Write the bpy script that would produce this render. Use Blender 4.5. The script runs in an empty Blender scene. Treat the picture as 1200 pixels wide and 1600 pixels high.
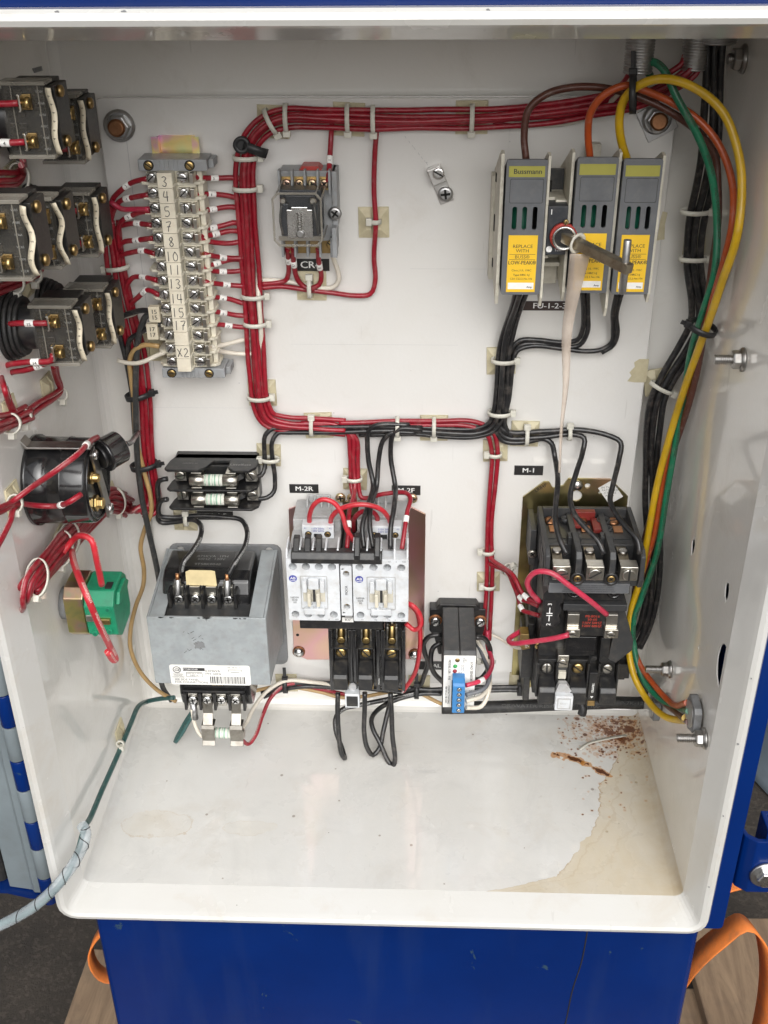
# Open electrical control cabinet, photographed close up.  All building coordinates are millimetres:
# (x to the right, d out of the mounting panel towards the viewer, z up from the cabinet floor).
import bpy, bmesh, math, random
from mathutils import Vector, Matrix
from mathutils.geometry import tessellate_polygon
random.seed(7)
S = 0.001
scene = bpy.context.scene
COL = scene.collection

# ------------------------------------------------------------------ camera, sky, sun, exposure
cam_data = bpy.data.cameras.new('camera')
cam = bpy.data.objects.new('camera', cam_data)
COL.objects.link(cam)
cam_data.sensor_fit = 'HORIZONTAL'
cam_data.sensor_width = 36.0
cam_data.lens = 50.99
cam_data.clip_start = 0.02
cam_data.clip_end = 400.0
CAM_M = Matrix(((0.999334, -0.011401, 0.034666), (0.035743, 0.497403, -0.866783), (-0.007361, 0.867444, 0.49748))).to_4x4()
CAM_M.translation = Vector((0.031429, -0.858841, 0.736545))
cam.matrix_world = CAM_M
scene.camera = cam

world = bpy.data.worlds.new('World')
scene.world = world
world.use_nodes = True
wn = world.node_tree
wn.nodes.clear()
SUN_EL, SUN_AZ = 40.0, 9.0          # azimuth measured from straight out in front of the cabinet towards its right
sky = wn.nodes.new('ShaderNodeTexSky')
sky.sky_type = 'NISHITA'
sky.sun_disc = False
sky.sun_elevation = math.radians(SUN_EL)
sky.sun_rotation = math.radians(180.0 - SUN_AZ)
sky.air_density = 1.0
sky.dust_density = 4.0
sky.ozone_density = 1.0
hsv = wn.nodes.new('ShaderNodeHueSaturation')      # a white, cloud covered sky
hsv.inputs['Saturation'].default_value = 0.12
bg = wn.nodes.new('ShaderNodeBackground')
bg.inputs['Strength'].default_value = 0.15
wo = wn.nodes.new('ShaderNodeOutputWorld')
wn.links.new(sky.outputs[0], hsv.inputs['Color'])
wn.links.new(hsv.outputs[0], bg.inputs[0])
wn.links.new(bg.outputs[0], wo.inputs[0])

sun_data = bpy.data.lights.new('sun', 'SUN')
sun_data.energy = 1.35
sun_data.angle = math.radians(60)
sun_data.color = (1.0, 0.98, 0.945)
sun = bpy.data.objects.new('sun', sun_data)
COL.objects.link(sun)
ce = math.cos(math.radians(SUN_EL))
sun_dir = Vector((math.sin(math.radians(SUN_AZ)) * ce, -math.cos(math.radians(SUN_AZ)) * ce, math.sin(math.radians(SUN_EL))))
sun.rotation_euler = sun_dir.to_track_quat('Z', 'Y').to_euler()

vs = scene.view_settings
vs.view_transform = 'Standard'
vs.look = 'None'
vs.exposure = 0.27
vs.gamma = 1.0
vs.use_curve_mapping = False
scene.cycles.max_bounces = 6
scene.cycles.diffuse_bounces = 4
scene.cycles.glossy_bounces = 3
scene.cycles.transmission_bounces = 4
scene.cycles.transparent_max_bounces = 12

# ------------------------------------------------------------------ materials
MATS = {}
def nd(t, kind, **kw):
    n = t.nodes.new(kind)
    for k, v in kw.items():
        if k in n.inputs.keys():
            n.inputs[k].default_value = v
        else:
            setattr(n, k, v)
    return n
def ramp(t, fac, a, b, ca=(0, 0, 0, 1), cb=(1, 1, 1, 1)):
    r = t.nodes.new('ShaderNodeValToRGB')
    r.color_ramp.elements[0].position = a
    r.color_ramp.elements[1].position = b
    r.color_ramp.elements[0].color = ca
    r.color_ramp.elements[1].color = cb
    t.links.new(fac, r.inputs[0])
    return r.outputs[0]
def mixc(t, fac, a, b, mode='MIX'):
    m = t.nodes.new('ShaderNodeMix')
    m.data_type = 'RGBA'
    m.blend_type = mode
    for i, v in ((0, fac), (6, a), (7, b)):
        if hasattr(v, 'is_output') or hasattr(v, 'links'):
            t.links.new(v, m.inputs[i])
        else:
            m.inputs[i].default_value = v if i == 0 else ((*v, 1.0) if len(v) == 3 else v)
    return m.outputs[2]
def math_(t, op, a, b=0.0, c=None, clamp=False):
    m = t.nodes.new('ShaderNodeMath')
    m.operation = op
    m.use_clamp = clamp
    for i, v in enumerate((a, b) if c is None else (a, b, c)):
        if hasattr(v, 'links'):
            t.links.new(v, m.inputs[i])
        else:
            m.inputs[i].default_value = v
    return m.outputs[0]
def noise(t, vec, scale, detail=3.0, rough=0.55, dist=0.0):
    n = t.nodes.new('ShaderNodeTexNoise')
    n.inputs['Scale'].default_value = scale
    n.inputs['Detail'].default_value = detail
    n.inputs['Roughness'].default_value = rough
    n.inputs['Distortion'].default_value = dist
    t.links.new(vec, n.inputs['Vector'])
    return n.outputs['Fac']
def base(name):
    m = bpy.data.materials.new(name)
    m.use_nodes = True
    t = m.node_tree
    t.nodes.clear()
    o = t.nodes.new('ShaderNodeOutputMaterial')
    p = t.nodes.new('ShaderNodeBsdfPrincipled')
    t.links.new(p.outputs[0], o.inputs[0])
    MATS[name] = m
    return m, t, p
def bump(t, p, h, strength, dist):
    b = t.nodes.new('ShaderNodeBump')
    b.inputs['Strength'].default_value = strength
    b.inputs['Distance'].default_value = dist
    t.links.new(h, b.inputs['Height'])
    t.links.new(b.outputs[0], p.inputs['Normal'])
def mat(name, col, rough=0.5, metal=0.0, var=0.12, scale=60.0, dirt=None, dirt_amt=0.3, bmp=0.0, bscale=600.0, coat=0.0, trans=0.0, alpha=1.0, ior=None):
    """plain surface whose colour and gloss wander a little, with optional grime"""
    m, t, p = base(name)
    geo = t.nodes.new('ShaderNodeNewGeometry')
    pos = geo.outputs['Position']
    n = noise(t, pos, scale, 4.0)
    lo = tuple(c * (1 - var) for c in col)
    hi = tuple(min(1.0, c * (1 + var)) for c in col)
    c = mixc(t, ramp(t, n, 0.3, 0.7), lo, hi)
    if dirt:
        d = noise(t, pos, scale * 2.3, 5.0, 0.65)
        f = math_(t, 'MULTIPLY', ramp(t, d, 0.48, 0.72), dirt_amt)
        c = mixc(t, f, c, dirt)
    t.links.new(c, p.inputs['Base Color'])
    rr = noise(t, pos, scale * 3.1, 3.0)
    r2 = math_(t, 'MULTIPLY_ADD', rr, 0.25 * rough + 0.05, rough * 0.86)
    t.links.new(r2, p.inputs['Roughness'])
    p.inputs['Metallic'].default_value = metal
    p.inputs['Coat Weight'].default_value = coat
    p.inputs['Coat Roughness'].default_value = 0.12
    if ior: p.inputs['IOR'].default_value = ior
    if trans: p.inputs['Transmission Weight'].default_value = trans
    if alpha < 1: p.inputs['Alpha'].default_value = alpha
    if bmp: bump(t, p, noise(t, pos, bscale, 3.0), bmp, 0.0006)
    return m
def wire_mat(name, col, pr=None, rough=0.36, hi=None):
    """insulated wire; pr = colour of the fine lettering printed along it"""
    m, t, p = base(name)
    geo = t.nodes.new('ShaderNodeNewGeometry')
    n = noise(t, geo.outputs['Position'], 35.0, 4.0)
    c = mixc(t, ramp(t, n, 0.3, 0.7), tuple(q * 0.8 for q in col), tuple(min(1, q * 1.15) for q in col))
    d = noise(t, geo.outputs['Position'], 160.0, 4.0, 0.7)
    c = mixc(t, math_(t, 'MULTIPLY', ramp(t, d, 0.50, 0.75), 0.22), c, (0.35, 0.30, 0.26))
    rr = math_(t, 'MULTIPLY_ADD', noise(t, geo.outputs['Position'], 55.0, 4.0, 0.6), 0.35, rough - 0.16)
    t.links.new(rr, p.inputs['Roughness'])
    if pr:
        uv = t.nodes.new('ShaderNodeUVMap')
        uv.uv_map = 'uv'
        sp = t.nodes.new('ShaderNodeSeparateXYZ')
        t.links.new(uv.outputs[0], sp.inputs[0])
        a = math_(t, 'ABSOLUTE', math_(t, 'SUBTRACT', sp.outputs[1], 0.42))
        band = math_(t, 'LESS_THAN', a, 0.085)
        cb = t.nodes.new('ShaderNodeCombineXYZ')
        t.links.new(math_(t, 'MULTIPLY', sp.outputs[0], 1.05), cb.inputs[0])
        t.links.new(math_(t, 'MULTIPLY', sp.outputs[1], 30.0), cb.inputs[1])
        g = math_(t, 'GREATER_THAN', noise(t, cb.outputs[0], 1.0, 1.0), 0.47)
        gap = math_(t, 'GREATER_THAN', noise(t, math_vec(t, sp.outputs[0], 0.028), 1.0, 1.0), 0.47)
        f = math_(t, 'MULTIPLY', math_(t, 'MULTIPLY', band, g), math_(t, 'MULTIPLY', gap, 0.8))
        c = mixc(t, f, c, pr)
    t.links.new(c, p.inputs['Base Color'])
    p.inputs['Coat Weight'].default_value = 0.15
    p.inputs['Coat Roughness'].default_value = 0.25
    return m
def math_vec(t, s, k):
    cb = t.nodes.new('ShaderNodeCombineXYZ')
    t.links.new(math_(t, 'MULTIPLY', s, k), cb.inputs[0])
    return cb.outputs[0]

def paint_white(name, col=(0.79, 0.775, 0.74), smudge=0.35, rough=0.2, peel=0.10):
    m, t, p = base(name)
    geo = t.nodes.new('ShaderNodeNewGeometry')
    pos = geo.outputs['Position']
    big = ramp(t, noise(t, pos, 5.0, 4.0, 0.6), 0.35, 0.75)
    c = mixc(t, big, col, tuple(q * k for q, k in zip(col, (0.95, 0.935, 0.90))))
    sm = math_(t, 'MULTIPLY', ramp(t, noise(t, pos, 17.0, 6.0, 0.68, 0.6), 0.55, 0.78), smudge)
    c = mixc(t, sm, c, (0.50, 0.44, 0.36))
    # fine scratches
    mp = t.nodes.new('ShaderNodeMapping')
    mp.inputs['Scale'].default_value = (220.0, 60.0, 14.0)
    mp.inputs['Rotation'].default_value = (0.3, 0.7, 0.5)
    t.links.new(pos, mp.inputs[0])
    sc = ramp(t, noise(t, mp.outputs[0], 1.0, 2.0, 0.5), 0.715, 0.745)
    c = mixc(t, math_(t, 'MULTIPLY', sc, 0.16), c, (0.30, 0.28, 0.25))
    # specks
    v = t.nodes.new('ShaderNodeTexVoronoi')
    v.inputs['Scale'].default_value = 42.0
    t.links.new(pos, v.inputs['Vector'])
    sep = t.nodes.new('ShaderNodeSeparateColor')
    t.links.new(v.outputs['Color'], sep.inputs[0])
    lim = math_(t, 'MULTIPLY', math_(t, 'SUBTRACT', sep.outputs[0], 0.8), 0.16)
    spk = math_(t, 'LESS_THAN', v.outputs['Distance'], lim)
    c = mixc(t, math_(t, 'MULTIPLY', spk, 0.75), c, (0.13, 0.10, 0.08))
    t.links.new(c, p.inputs['Base Color'])
    rr = math_(t, 'MULTIPLY_ADD', noise(t, pos, 22.0, 4.0), 0.22, rough - 0.08)
    t.links.new(rr, p.inputs['Roughness'])
    p.inputs['Coat Weight'].default_value = 0.7
    p.inputs['Coat Roughness'].default_value = 0.05
    hh = math_(t, 'ADD', noise(t, pos, 260.0, 2.0), math_(t, 'MULTIPLY', noise(t, pos, 12.0, 2.0), 3.0))
    bump(t, p, hh, peel, 0.0012)
    return m, t, p, c

# ------------------------------------------------------------------ mesh building
def V(p):
    return Vector((p[0] * S, -p[1] * S, p[2] * S))
class MB:
    """collects geometry in (x, d, z) millimetres"""
    def __init__(s):
        s.v, s.f, s.sm, s.uv = [], [], [], []
    def add(s, vs_, fs, smooth=False, uvs=None):
        o = len(s.v)
        s.v += [tuple(q) for q in vs_]
        for i, f in enumerate(fs):
            s.f.append(tuple(o + k for k in f))
            s.sm.append(smooth if isinstance(smooth, bool) else smooth[i])
            s.uv.append(uvs[i] if uvs else None)
        return s
    def box(s, x0, x1, d0, d1, z0, z1):
        vs_ = [(x, d, z) for z in (z0, z1) for d in (d0, d1) for x in (x0, x1)]
        return s.add(vs_, [(0, 1, 3, 2), (4, 6, 7, 5), (0, 4, 5, 1), (2, 3, 7, 6), (0, 2, 6, 4), (1, 5, 7, 3)])
    def hexa(s, b, t):
        """b, t: four corners each of the two end faces"""
        return s.add(list(b) + list(t), [(3, 2, 1, 0), (4, 5, 6, 7), (0, 1, 5, 4), (1, 2, 6, 5), (2, 3, 7, 6), (3, 0, 4, 7)])
    def prism(s, poly, plane, a, b, holes=()):
        """polygon (with holes) in plane 'xz', 'xd' or 'dz' pulled from a to b along the third axis"""
        def P3(q, h):
            return {'xz': (q[0], h, q[1]), 'xd': (q[0], q[1], h), 'dz': (h, q[0], q[1])}[plane]
        loops = [list(poly)] + [list(h) for h in holes]
        flat = [q for l in loops for q in l]
        tris = tessellate_polygon([[Vector((q[0], q[1], 0)) for q in l] for l in loops])
        n = len(flat)
        vs_ = [P3(q, a) for q in flat] + [P3(q, b) for q in flat]
        if holes:
            fs = [tuple(t) for t in tris] + [tuple(n + k for k in reversed(t)) for t in tris]
        else:
            fs = [tuple(range(n)), tuple(reversed(range(n, 2 * n)))]
        o = 0
        for l in loops:
            k = len(l)
            fs += [(o + i, o + (i + 1) % k, n + o + (i + 1) % k, n + o + i) for i in range(k)]
            o += k
        return s.add(vs_, fs)
    def frame(s, p, q):
        p, q = Vector(p), Vector(q)
        t = (q - p).normalized()
        u = t.cross(Vector((0, 0, 1)) if abs(t.z) < 0.9 else Vector((1, 0, 0))).normalized()
        return p, q, t, u, t.cross(u)
    def cyl(s, p, q, r, n=16, r2=None, smooth=True):
        p, q, t, u, w = s.frame(p, q)
        r2 = r if r2 is None else r2
        a = [2 * math.pi * i / n for i in range(n)]
        vs_ = [p + (u * math.cos(k) + w * math.sin(k)) * r for k in a] + [q + (u * math.cos(k) + w * math.sin(k)) * r2 for k in a]
        fs = [(i, (i + 1) % n, n + (i + 1) % n, n + i) for i in range(n)] + [tuple(reversed(range(n))), tuple(range(n, 2 * n))]
        return s.add(vs_, fs, [smooth] * n + [False, False])
    def lathe(s, p, q, prof, n=20, smooth=True):
        """profile [(t mm along p->q, radius)]"""
        p, q, t, u, w = s.frame(p, q)
        vs_, fs = [], []
        for h, r in prof:
            for i in range(n):
                k = 2 * math.pi * i / n
                vs_.append(p + t * h + (u * math.cos(k) + w * math.sin(k)) * max(r, 0.01))
        m = len(prof)
        for j in range(m - 1):
            fs += [(j * n + i, j * n + (i + 1) % n, (j + 1) * n + (i + 1) % n, (j + 1) * n + i) for i in range(n)]
        fs += [tuple(reversed(range(n))), tuple(range((m - 1) * n, m * n))]
        return s.add(vs_, fs, [smooth] * (n * (m - 1)) + [False, False])
    def tube(s, pts, r, n=8, res=5.0, closed=False, flat=None):
        pts = spline(pts, res, closed)
        fr = frames(pts, closed)
        vs_, fs, uvs, L = [], [], [], 0.0
        lens = [0.0]
        for i in range(1, len(pts)):
            lens.append(lens[-1] + (pts[i] - pts[i - 1]).length)
        for p, (t, u, w) in zip(pts, fr):
            for i in range(n):
                k = 2 * math.pi * i / n
                a, b = (r, r) if flat is None else flat
                vs_.append(p + u * math.cos(k) * a + w * math.sin(k) * b)
        m = len(pts)
        for j in range(m if closed else m - 1):
            j2 = (j + 1) % m
            la, lb = lens[j], lens[j2] if j2 else lens[j] + 1
            for i in range(n):
                fs.append((j * n + i, j * n + (i + 1) % n, j2 * n + (i + 1) % n, j2 * n + i))
                uvs.append(((la, i / n), (la, (i + 1) / n), (lb, (i + 1) / n), (lb, i / n)))
        k = len(fs)
        if not closed:
            fs += [tuple(reversed(range(n))), tuple(range((m - 1) * n, m * n))]
            uvs += [None, None]
        return s.add(vs_, fs, [True] * k + [False] * (len(fs) - k), uvs)
    def dome(s, p, q, r, h, n=14):
        return s.lathe(p, q, [(h * math.sin(a), r * math.cos(a)) for a in (0, 0.3, 0.6, 0.9, 1.2, 1.45)], n)
    def turn(s, c, ang, axis='d'):
        """rotate everything collected so far about a line through c"""
        ca, sa = math.cos(ang), math.sin(ang)
        o = []
        for x, d, z in s.v:
            x, d, z = x - c[0], d - c[1], z - c[2]
            if axis == 'd': x, z = x * ca - z * sa, x * sa + z * ca
            elif axis == 'x': d, z = d * ca - z * sa, d * sa + z * ca
            else: x, d = x * ca - d * sa, x * sa + d * ca
            o.append((x + c[0], d + c[1], z + c[2]))
        s.v = o
        return s
    def mesh(s, name, org):
        me = bpy.data.meshes.new(name)
        me.from_pydata([V(p) - org for p in s.v], [], s.f)
        me.polygons.foreach_set('use_smooth', s.sm)
        if any(u for u in s.uv):
            l = me.uv_layers.new(name='uv')
            for pl, u in zip(me.polygons, s.uv):
                if u:
                    for li, c in zip(pl.loop_indices, u):
                        l.data[li].uv = c
        bm = bmesh.new()
        bm.from_mesh(me)
        bmesh.ops.recalc_face_normals(bm, faces=bm.faces)
        bm.to_mesh(me)
        bm.free()
        return me
    def build(s, name, m, parent=None, bev=0.0, seg=2):
        if parent is None:
            c = Vector((0, 0, 0))
            for p in s.v: c += V(p)
            org = c / len(s.v)
        else:
            org = ORG[parent.name]
        o = bpy.data.objects.new(name, s.mesh(name, org))
        COL.objects.link(o)
        o.data.materials.append(MATS[m])
        if parent is None: o.location = org
        else: o.parent = parent
        ORG[o.name] = org
        if bev:
            b = o.modifiers.new('bevel', 'BEVEL')
            b.width = bev * S
            b.segments = seg
            b.limit_method = 'ANGLE'
            b.angle_limit = math.radians(35)
            b.harden_normals = False
        return o
ORG = {}
def spline(pts, res, closed=False):
    P = [Vector(p) for p in pts]
    if len(P) == 2 and not closed:
        n = max(1, int((P[1] - P[0]).length / (res * 3)))
        return [P[0].lerp(P[1], i / n) for i in range(n + 1)]
    Q = [P[-1]] + P + [P[0], P[1]] if closed else [P[0] * 2 - P[1]] + P + [P[-1] * 2 - P[-2]]
    out = []
    for i in range(1, len(Q) - 2):
        a, b, c, d = Q[i - 1], Q[i], Q[i + 1], Q[i + 2]
        n = max(2, min(14, int((c - b).length / res) + 1))
        t0, t1, t2, t3 = 0, max((b - a).length, 1e-3) ** .5, 0, 0
        t2 = t1 + max((c - b).length, 1e-3) ** .5
        t3 = t2 + max((d - c).length, 1e-3) ** .5
        for k in range(n):
            t = t1 + (t2 - t1) * k / n
            A1 = a * ((t1 - t) / t1) + b * (t / t1)
            A2 = b * ((t2 - t) / (t2 - t1)) + c * ((t - t1) / (t2 - t1))
            A3 = c * ((t3 - t) / (t3 - t2)) + d * ((t - t2) / (t3 - t2))
            B1 = A1 * ((t2 - t) / t2) + A2 * (t / t2)
            B2 = A2 * ((t3 - t) / (t3 - t1)) + A3 * ((t - t1) / (t3 - t1))
            out.append(B1 * ((t2 - t) / (t2 - t1)) + B2 * ((t - t1) / (t2 - t1)))
    if not closed: out.append(P[-1])
    return out
def frames(pts, closed=False):
    out, u = [], None
    n = len(pts)
    for i in range(n):
        a = pts[(i - 1) % n] if closed else pts[max(i - 1, 0)]
        b = pts[(i + 1) % n] if closed else pts[min(i + 1, n - 1)]
        t = (b - a)
        t = t.normalized() if t.length > 1e-9 else Vector((1, 0, 0))
        if u is None:
            u = Vector((0, 1, 0)) - t * t.y
            if u.length < 0.1: u = Vector((0, 0, 1)) - t * t.z
        u = (u - t * u.dot(t))
        u = u.normalized() if u.length > 1e-6 else t.orthogonal().normalized()
        out.append((t, u, t.cross(u)))
    return out
def tag(o, label, cat, group=None):
    o['label'] = label
    o['category'] = cat
    if group: o['group'] = group
    return o
def thing(name, loc, label, cat, group=None):
    o = bpy.data.objects.new(name, None)
    COL.objects.link(o)
    o.empty_display_size = 0.01
    o.location = V(loc)
    ORG[o.name] = V(loc)
    return tag(o, label, cat, group)
def text(parent, s, pos, size, m='ink', ax='front', ang=0.0, align='CENTER', stretch=1.0, name='lettering', bold=0.0, lean=0.0):
    """flat print: ax 'front' faces the viewer, 'up' lies flat, 'right' faces +x, 'fup' faces up and out by 45 degrees"""
    cu = bpy.data.curves.new('t', 'FONT')
    cu.body = s
    cu.size = size * S
    cu.align_x = align
    cu.align_y = 'CENTER'
    cu.space_line = 0.95
    cu.resolution_u = 2
    cu.shear = lean
    tmp = bpy.data.objects.new('t', cu)
    me = bpy.data.meshes.new_from_object(tmp)
    bpy.data.objects.remove(tmp)
    bpy.data.curves.remove(cu)
    R = {'front': Matrix.Rotation(math.pi / 2, 4, 'X'),
         'up': Matrix.Identity(4),
         'fup': Matrix.Rotation(math.pi / 4, 4, 'X'),
         'right': Matrix.Rotation(math.pi / 2, 4, 'Z') @ Matrix.Rotation(math.pi / 2, 4, 'X')}[ax]
    Mx = Matrix.Translation(V(pos) - ORG[parent.name]) @ R @ Matrix.Rotation(ang, 4, 'Z') @ Matrix.Diagonal((stretch, 1, 1, 1))
    if bold >= .05:                      # heavier type: the same outline again, a hair to the side and proud
        bm = bmesh.new()
        bm.from_mesh(me)
        geo_ = bmesh.ops.duplicate(bm, geom=bm.verts[:] + bm.edges[:] + bm.faces[:])['geom']
        bmesh.ops.translate(bm, vec=(size * S * .035, 0, .00004), verts=[e for e in geo_ if isinstance(e, bmesh.types.BMVert)])
        bm.to_mesh(me)
        bm.free()
    me.transform(Mx)
    me.materials.clear()
    me.materials.append(MATS[m])
    o = bpy.data.objects.new(name, me)
    COL.objects.link(o)
    o.parent = parent
    ORG[o.name] = ORG[parent.name]
    return o
def circ(x, y, r, n=14, a0=0.0):
    return [(x + r * math.cos(a0 + 2 * math.pi * i / n), y + r * math.sin(a0 + 2 * math.pi * i / n)) for i in range(n)]
def rrect(x0, x1, y0, y1, r, n=3):
    o = []
    for cx_, cy_, a in ((x1 - r, y1 - r, 0), (x0 + r, y1 - r, 90), (x0 + r, y0 + r, 180), (x1 - r, y0 + r, 270)):
        o += [(cx_ + r * math.cos(math.radians(a + 90 * i / n)), cy_ + r * math.sin(math.radians(a + 90 * i / n))) for i in range(n + 1)]
    return o
def screw(parent, p, r, m, axis=(0, 1, 0), h=1.6, slot=None, cross=False, name='screw', dome=True):
    h = h * 1.0
    """round screw head; near-black bars set on it paint the shade of a slot or cross"""
    ax = Vector(axis).normalized()
    p = Vector(p)
    mb = MB()
    mb.lathe(p, p + ax, [(0, r), (h * 0.55, r), (h * 0.9, r * 0.86), (h, r * 0.6 if dome else r * 0.8)], 16)
    o = mb.build(name, m, parent)
    up = ax.cross(Vector((1, 0, 0)) if abs(ax.x) < 0.9 else Vector((0, 0, 1))).normalized()
    rt = up.cross(ax)
    sl = MB()
    a0 = random.uniform(0, 3.1) if slot is None else slot
    for a in ((a0, a0 + math.pi / 2) if cross else (a0,)):
        u = up * math.sin(a) + rt * math.cos(a)
        w = ax.cross(u)
        L, H = (r * 0.62, r * 0.15) if cross else (r * 0.93, r * 0.13)
        c = [p + ax * (h * 0.72) + u * (sx * L) + w * (sy * H) for sx, sy in ((-1, -1), (1, -1), (1, 1), (-1, 1))]
        sl.hexa(c, [q + ax * (h * 0.32) for q in c])
    so = sl.build('slot', 'recess_shade', o)
    return o

# ------------------------------------------------------------------ colours
mat('ink', (0.03, 0.03, 0.03), 0.6)
mat('ink_white', (0.78, 0.78, 0.76), 0.6)
mat('ink_grey', (0.23, 0.23, 0.22), 0.6)
mat('ink_red', (0.42, 0.05, 0.03), 0.6)
mat('ink_blue', (0.04, 0.05, 0.32), 0.5)
mat('pencil', (0.09, 0.09, 0.09), 0.7)
mat('recess_shade', (0.015, 0.014, 0.013), 0.8)  # near-black colour painted in for the shade inside slots, bores and wells
mat('label_white', (0.82, 0.81, 0.78), 0.55, dirt=(0.5, 0.45, 0.36), dirt_amt=0.2)
mat('label_black', (0.022, 0.021, 0.021), 0.35, coat=0.2)
mat('label_brown', (0.045, 0.03, 0.026), 0.35)
mat('black_plastic', (0.014, 0.014, 0.015), 0.36, dirt=(0.10, 0.088, 0.07), dirt_amt=0.35, bmp=0.08)
mat('black_gloss', (0.012, 0.012, 0.013), 0.13, dirt=(0.10, 0.09, 0.08), dirt_amt=0.18, coat=0.4)
mat('charcoal', (0.036, 0.037, 0.039), 0.46, dirt=(0.12, 0.105, 0.085), dirt_amt=0.35, bmp=0.1)
mat('charcoal_blue', (0.028, 0.032, 0.040), 0.42, dirt=(0.15, 0.13, 0.11), dirt_amt=0.25, bmp=0.12, bscale=1400)
mat('grey_cover', (0.115, 0.120, 0.128), 0.48, dirt=(0.2, 0.19, 0.17), dirt_amt=0.25, bmp=0.12, bscale=1500)
mat('grey_plastic', (0.30, 0.31, 0.32), 0.48, dirt=(0.20, 0.17, 0.13), dirt_amt=0.35)
mat('light_grey', (0.62, 0.64, 0.66), 0.45, dirt=(0.38, 0.33, 0.26), dirt_amt=0.34, bmp=0.05)
mat('mid_grey_housing', (0.42, 0.42, 0.42), 0.5, dirt=(0.25, 0.21, 0.17), dirt_amt=0.35)
mat('ivory', (0.66, 0.62, 0.51), 0.5, dirt=(0.36, 0.29, 0.20), dirt_amt=0.4)
mat('ivory_dirty', (0.60, 0.57, 0.48), 0.5, dirt=(0.30, 0.26, 0.19), dirt_amt=0.45)
mat('marker_tape', (0.66, 0.59, 0.45), 0.55, dirt=(0.5, 0.40, 0.28), dirt_amt=0.35)
mat('nylon', (0.68, 0.66, 0.58), 0.42, trans=0.12, dirt=(0.42, 0.38, 0.30), dirt_amt=0.3)
mat('tie_pad', (0.53, 0.475, 0.32), 0.5, dirt=(0.38, 0.31, 0.19), dirt_amt=0.4)
mat('black_tie', (0.02, 0.02, 0.021), 0.42)
mat('zinc', (0.48, 0.48, 0.48), 0.36, 1.0, dirt=(0.26, 0.24, 0.22), dirt_amt=0.45)
mat('steel', (0.42, 0.41, 0.395), 0.34, 1.0, dirt=(0.22, 0.18, 0.14), dirt_amt=0.5)
mat('nickel', (0.55, 0.53, 0.48), 0.30, 1.0, dirt=(0.35, 0.28, 0.18), dirt_amt=0.4)
mat('bright_screw', (0.74, 0.74, 0.73), 0.25, 1.0, dirt=(0.4, 0.38, 0.34), dirt_amt=0.3)
mat('brass', (0.60, 0.43, 0.18), 0.3, 1.0, dirt=(0.20, 0.12, 0.05), dirt_amt=0.5)
mat('brass_dark', (0.36, 0.25, 0.11), 0.38, 1.0, dirt=(0.12, 0.07, 0.03), dirt_amt=0.5)
mat('copper', (0.42, 0.21, 0.11), 0.42, 1.0, dirt=(0.2, 0.09, 0.04), dirt_amt=0.5)
mat('rust_bolt', (0.33, 0.14, 0.06), 0.55, 0.6, dirt=(0.12, 0.05, 0.02), dirt_amt=0.6, scale=300)
mat('bare_copper', (0.62, 0.30, 0.14), 0.4, 0.9)
mat('aluminium', (0.66, 0.65, 0.63), 0.34, 1.0, dirt=(0.36, 0.33, 0.30), dirt_amt=0.5)
mat('transformer_grey', (0.315, 0.34, 0.35), 0.42, dirt=(0.22, 0.20, 0.18), dirt_amt=0.35, bmp=0.05)
mat('plate_grey', (0.20, 0.205, 0.21), 0.45, dirt=(0.12, 0.11, 0.10), dirt_amt=0.4)
mat('clear_cover', (0.45, 0.42, 0.36), 0.06, alpha=0.045, dirt=(0.6, 0.55, 0.45), dirt_amt=0.2)
mat('coil_dark', (0.010, 0.014, 0.022), 0.4, dirt=(0.06, 0.06, 0.06), dirt_amt=0.3)
mat('clip_metal', (0.30, 0.285, 0.255), 0.33, 1.0, dirt=(0.14, 0.11, 0.08), dirt_amt=0.5)
mat('smoke_cover', (0.16, 0.15, 0.13), 0.10, alpha=0.10, dirt=(0.5, 0.46, 0.40), dirt_amt=0.2)
mat('cover_edge', (0.27, 0.25, 0.21), 0.22, alpha=0.62)
mat('red_dark', (0.20, 0.018, 0.014), 0.45, dirt=(0.08, 0.03, 0.02), dirt_amt=0.5)
mat('bronze', (0.42, 0.37, 0.29), 0.36, 1.0, dirt=(0.16, 0.11, 0.07), dirt_amt=0.55)
mat('number_tape', (0.74, 0.68, 0.55), 0.55, dirt=(0.5, 0.40, 0.28), dirt_amt=0.3)
mat('red_plastic', (0.38, 0.035, 0.025), 0.42)
mat('green_block', (0.012, 0.235, 0.12), 0.42, dirt=(0.02, 0.11, 0.06), dirt_amt=0.4)
mat('green_inside', (0.01, 0.13, 0.075), 0.4)
mat('blue_terminal', (0.045, 0.20, 0.46), 0.38)
mat('yellow_label', (0.80, 0.50, 0.025), 0.45, var=0.04)
mat('olive_label', (0.33, 0.31, 0.055), 0.5, var=0.06)
mat('led_green', (0.03, 0.30, 0.07), 0.25)
mat('led_red', (0.30, 0.02, 0.03), 0.25)
mat('fuse_paper', (0.74, 0.745, 0.67), 0.5)
mat('cast_grey', (0.20, 0.205, 0.21), 0.5, 0.35, dirt=(0.11, 0.10, 0.09), dirt_amt=0.5)
mat('cord_print', (0.085, 0.085, 0.083), 0.6)
mat('fuse_print', (0.30, 0.48, 0.36), 0.5)
mat('gold_sticker', (0.70, 0.58, 0.33), 0.45)
mat('foil_film', (0.66, 0.56, 0.47), 0.3, alpha=0.5, dirt=(0.5, 0.4, 0.32), dirt_amt=0.3)
mat('orange_strap', (0.74, 0.20, 0.035), 0.7, bmp=0.9, bscale=700, dirt=(0.30, 0.13, 0.06), dirt_amt=0.55, scale=25)
mat('black_rubber', (0.018, 0.018, 0.018), 0.55, dirt=(0.10, 0.09, 0.08), dirt_amt=0.4)
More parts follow.
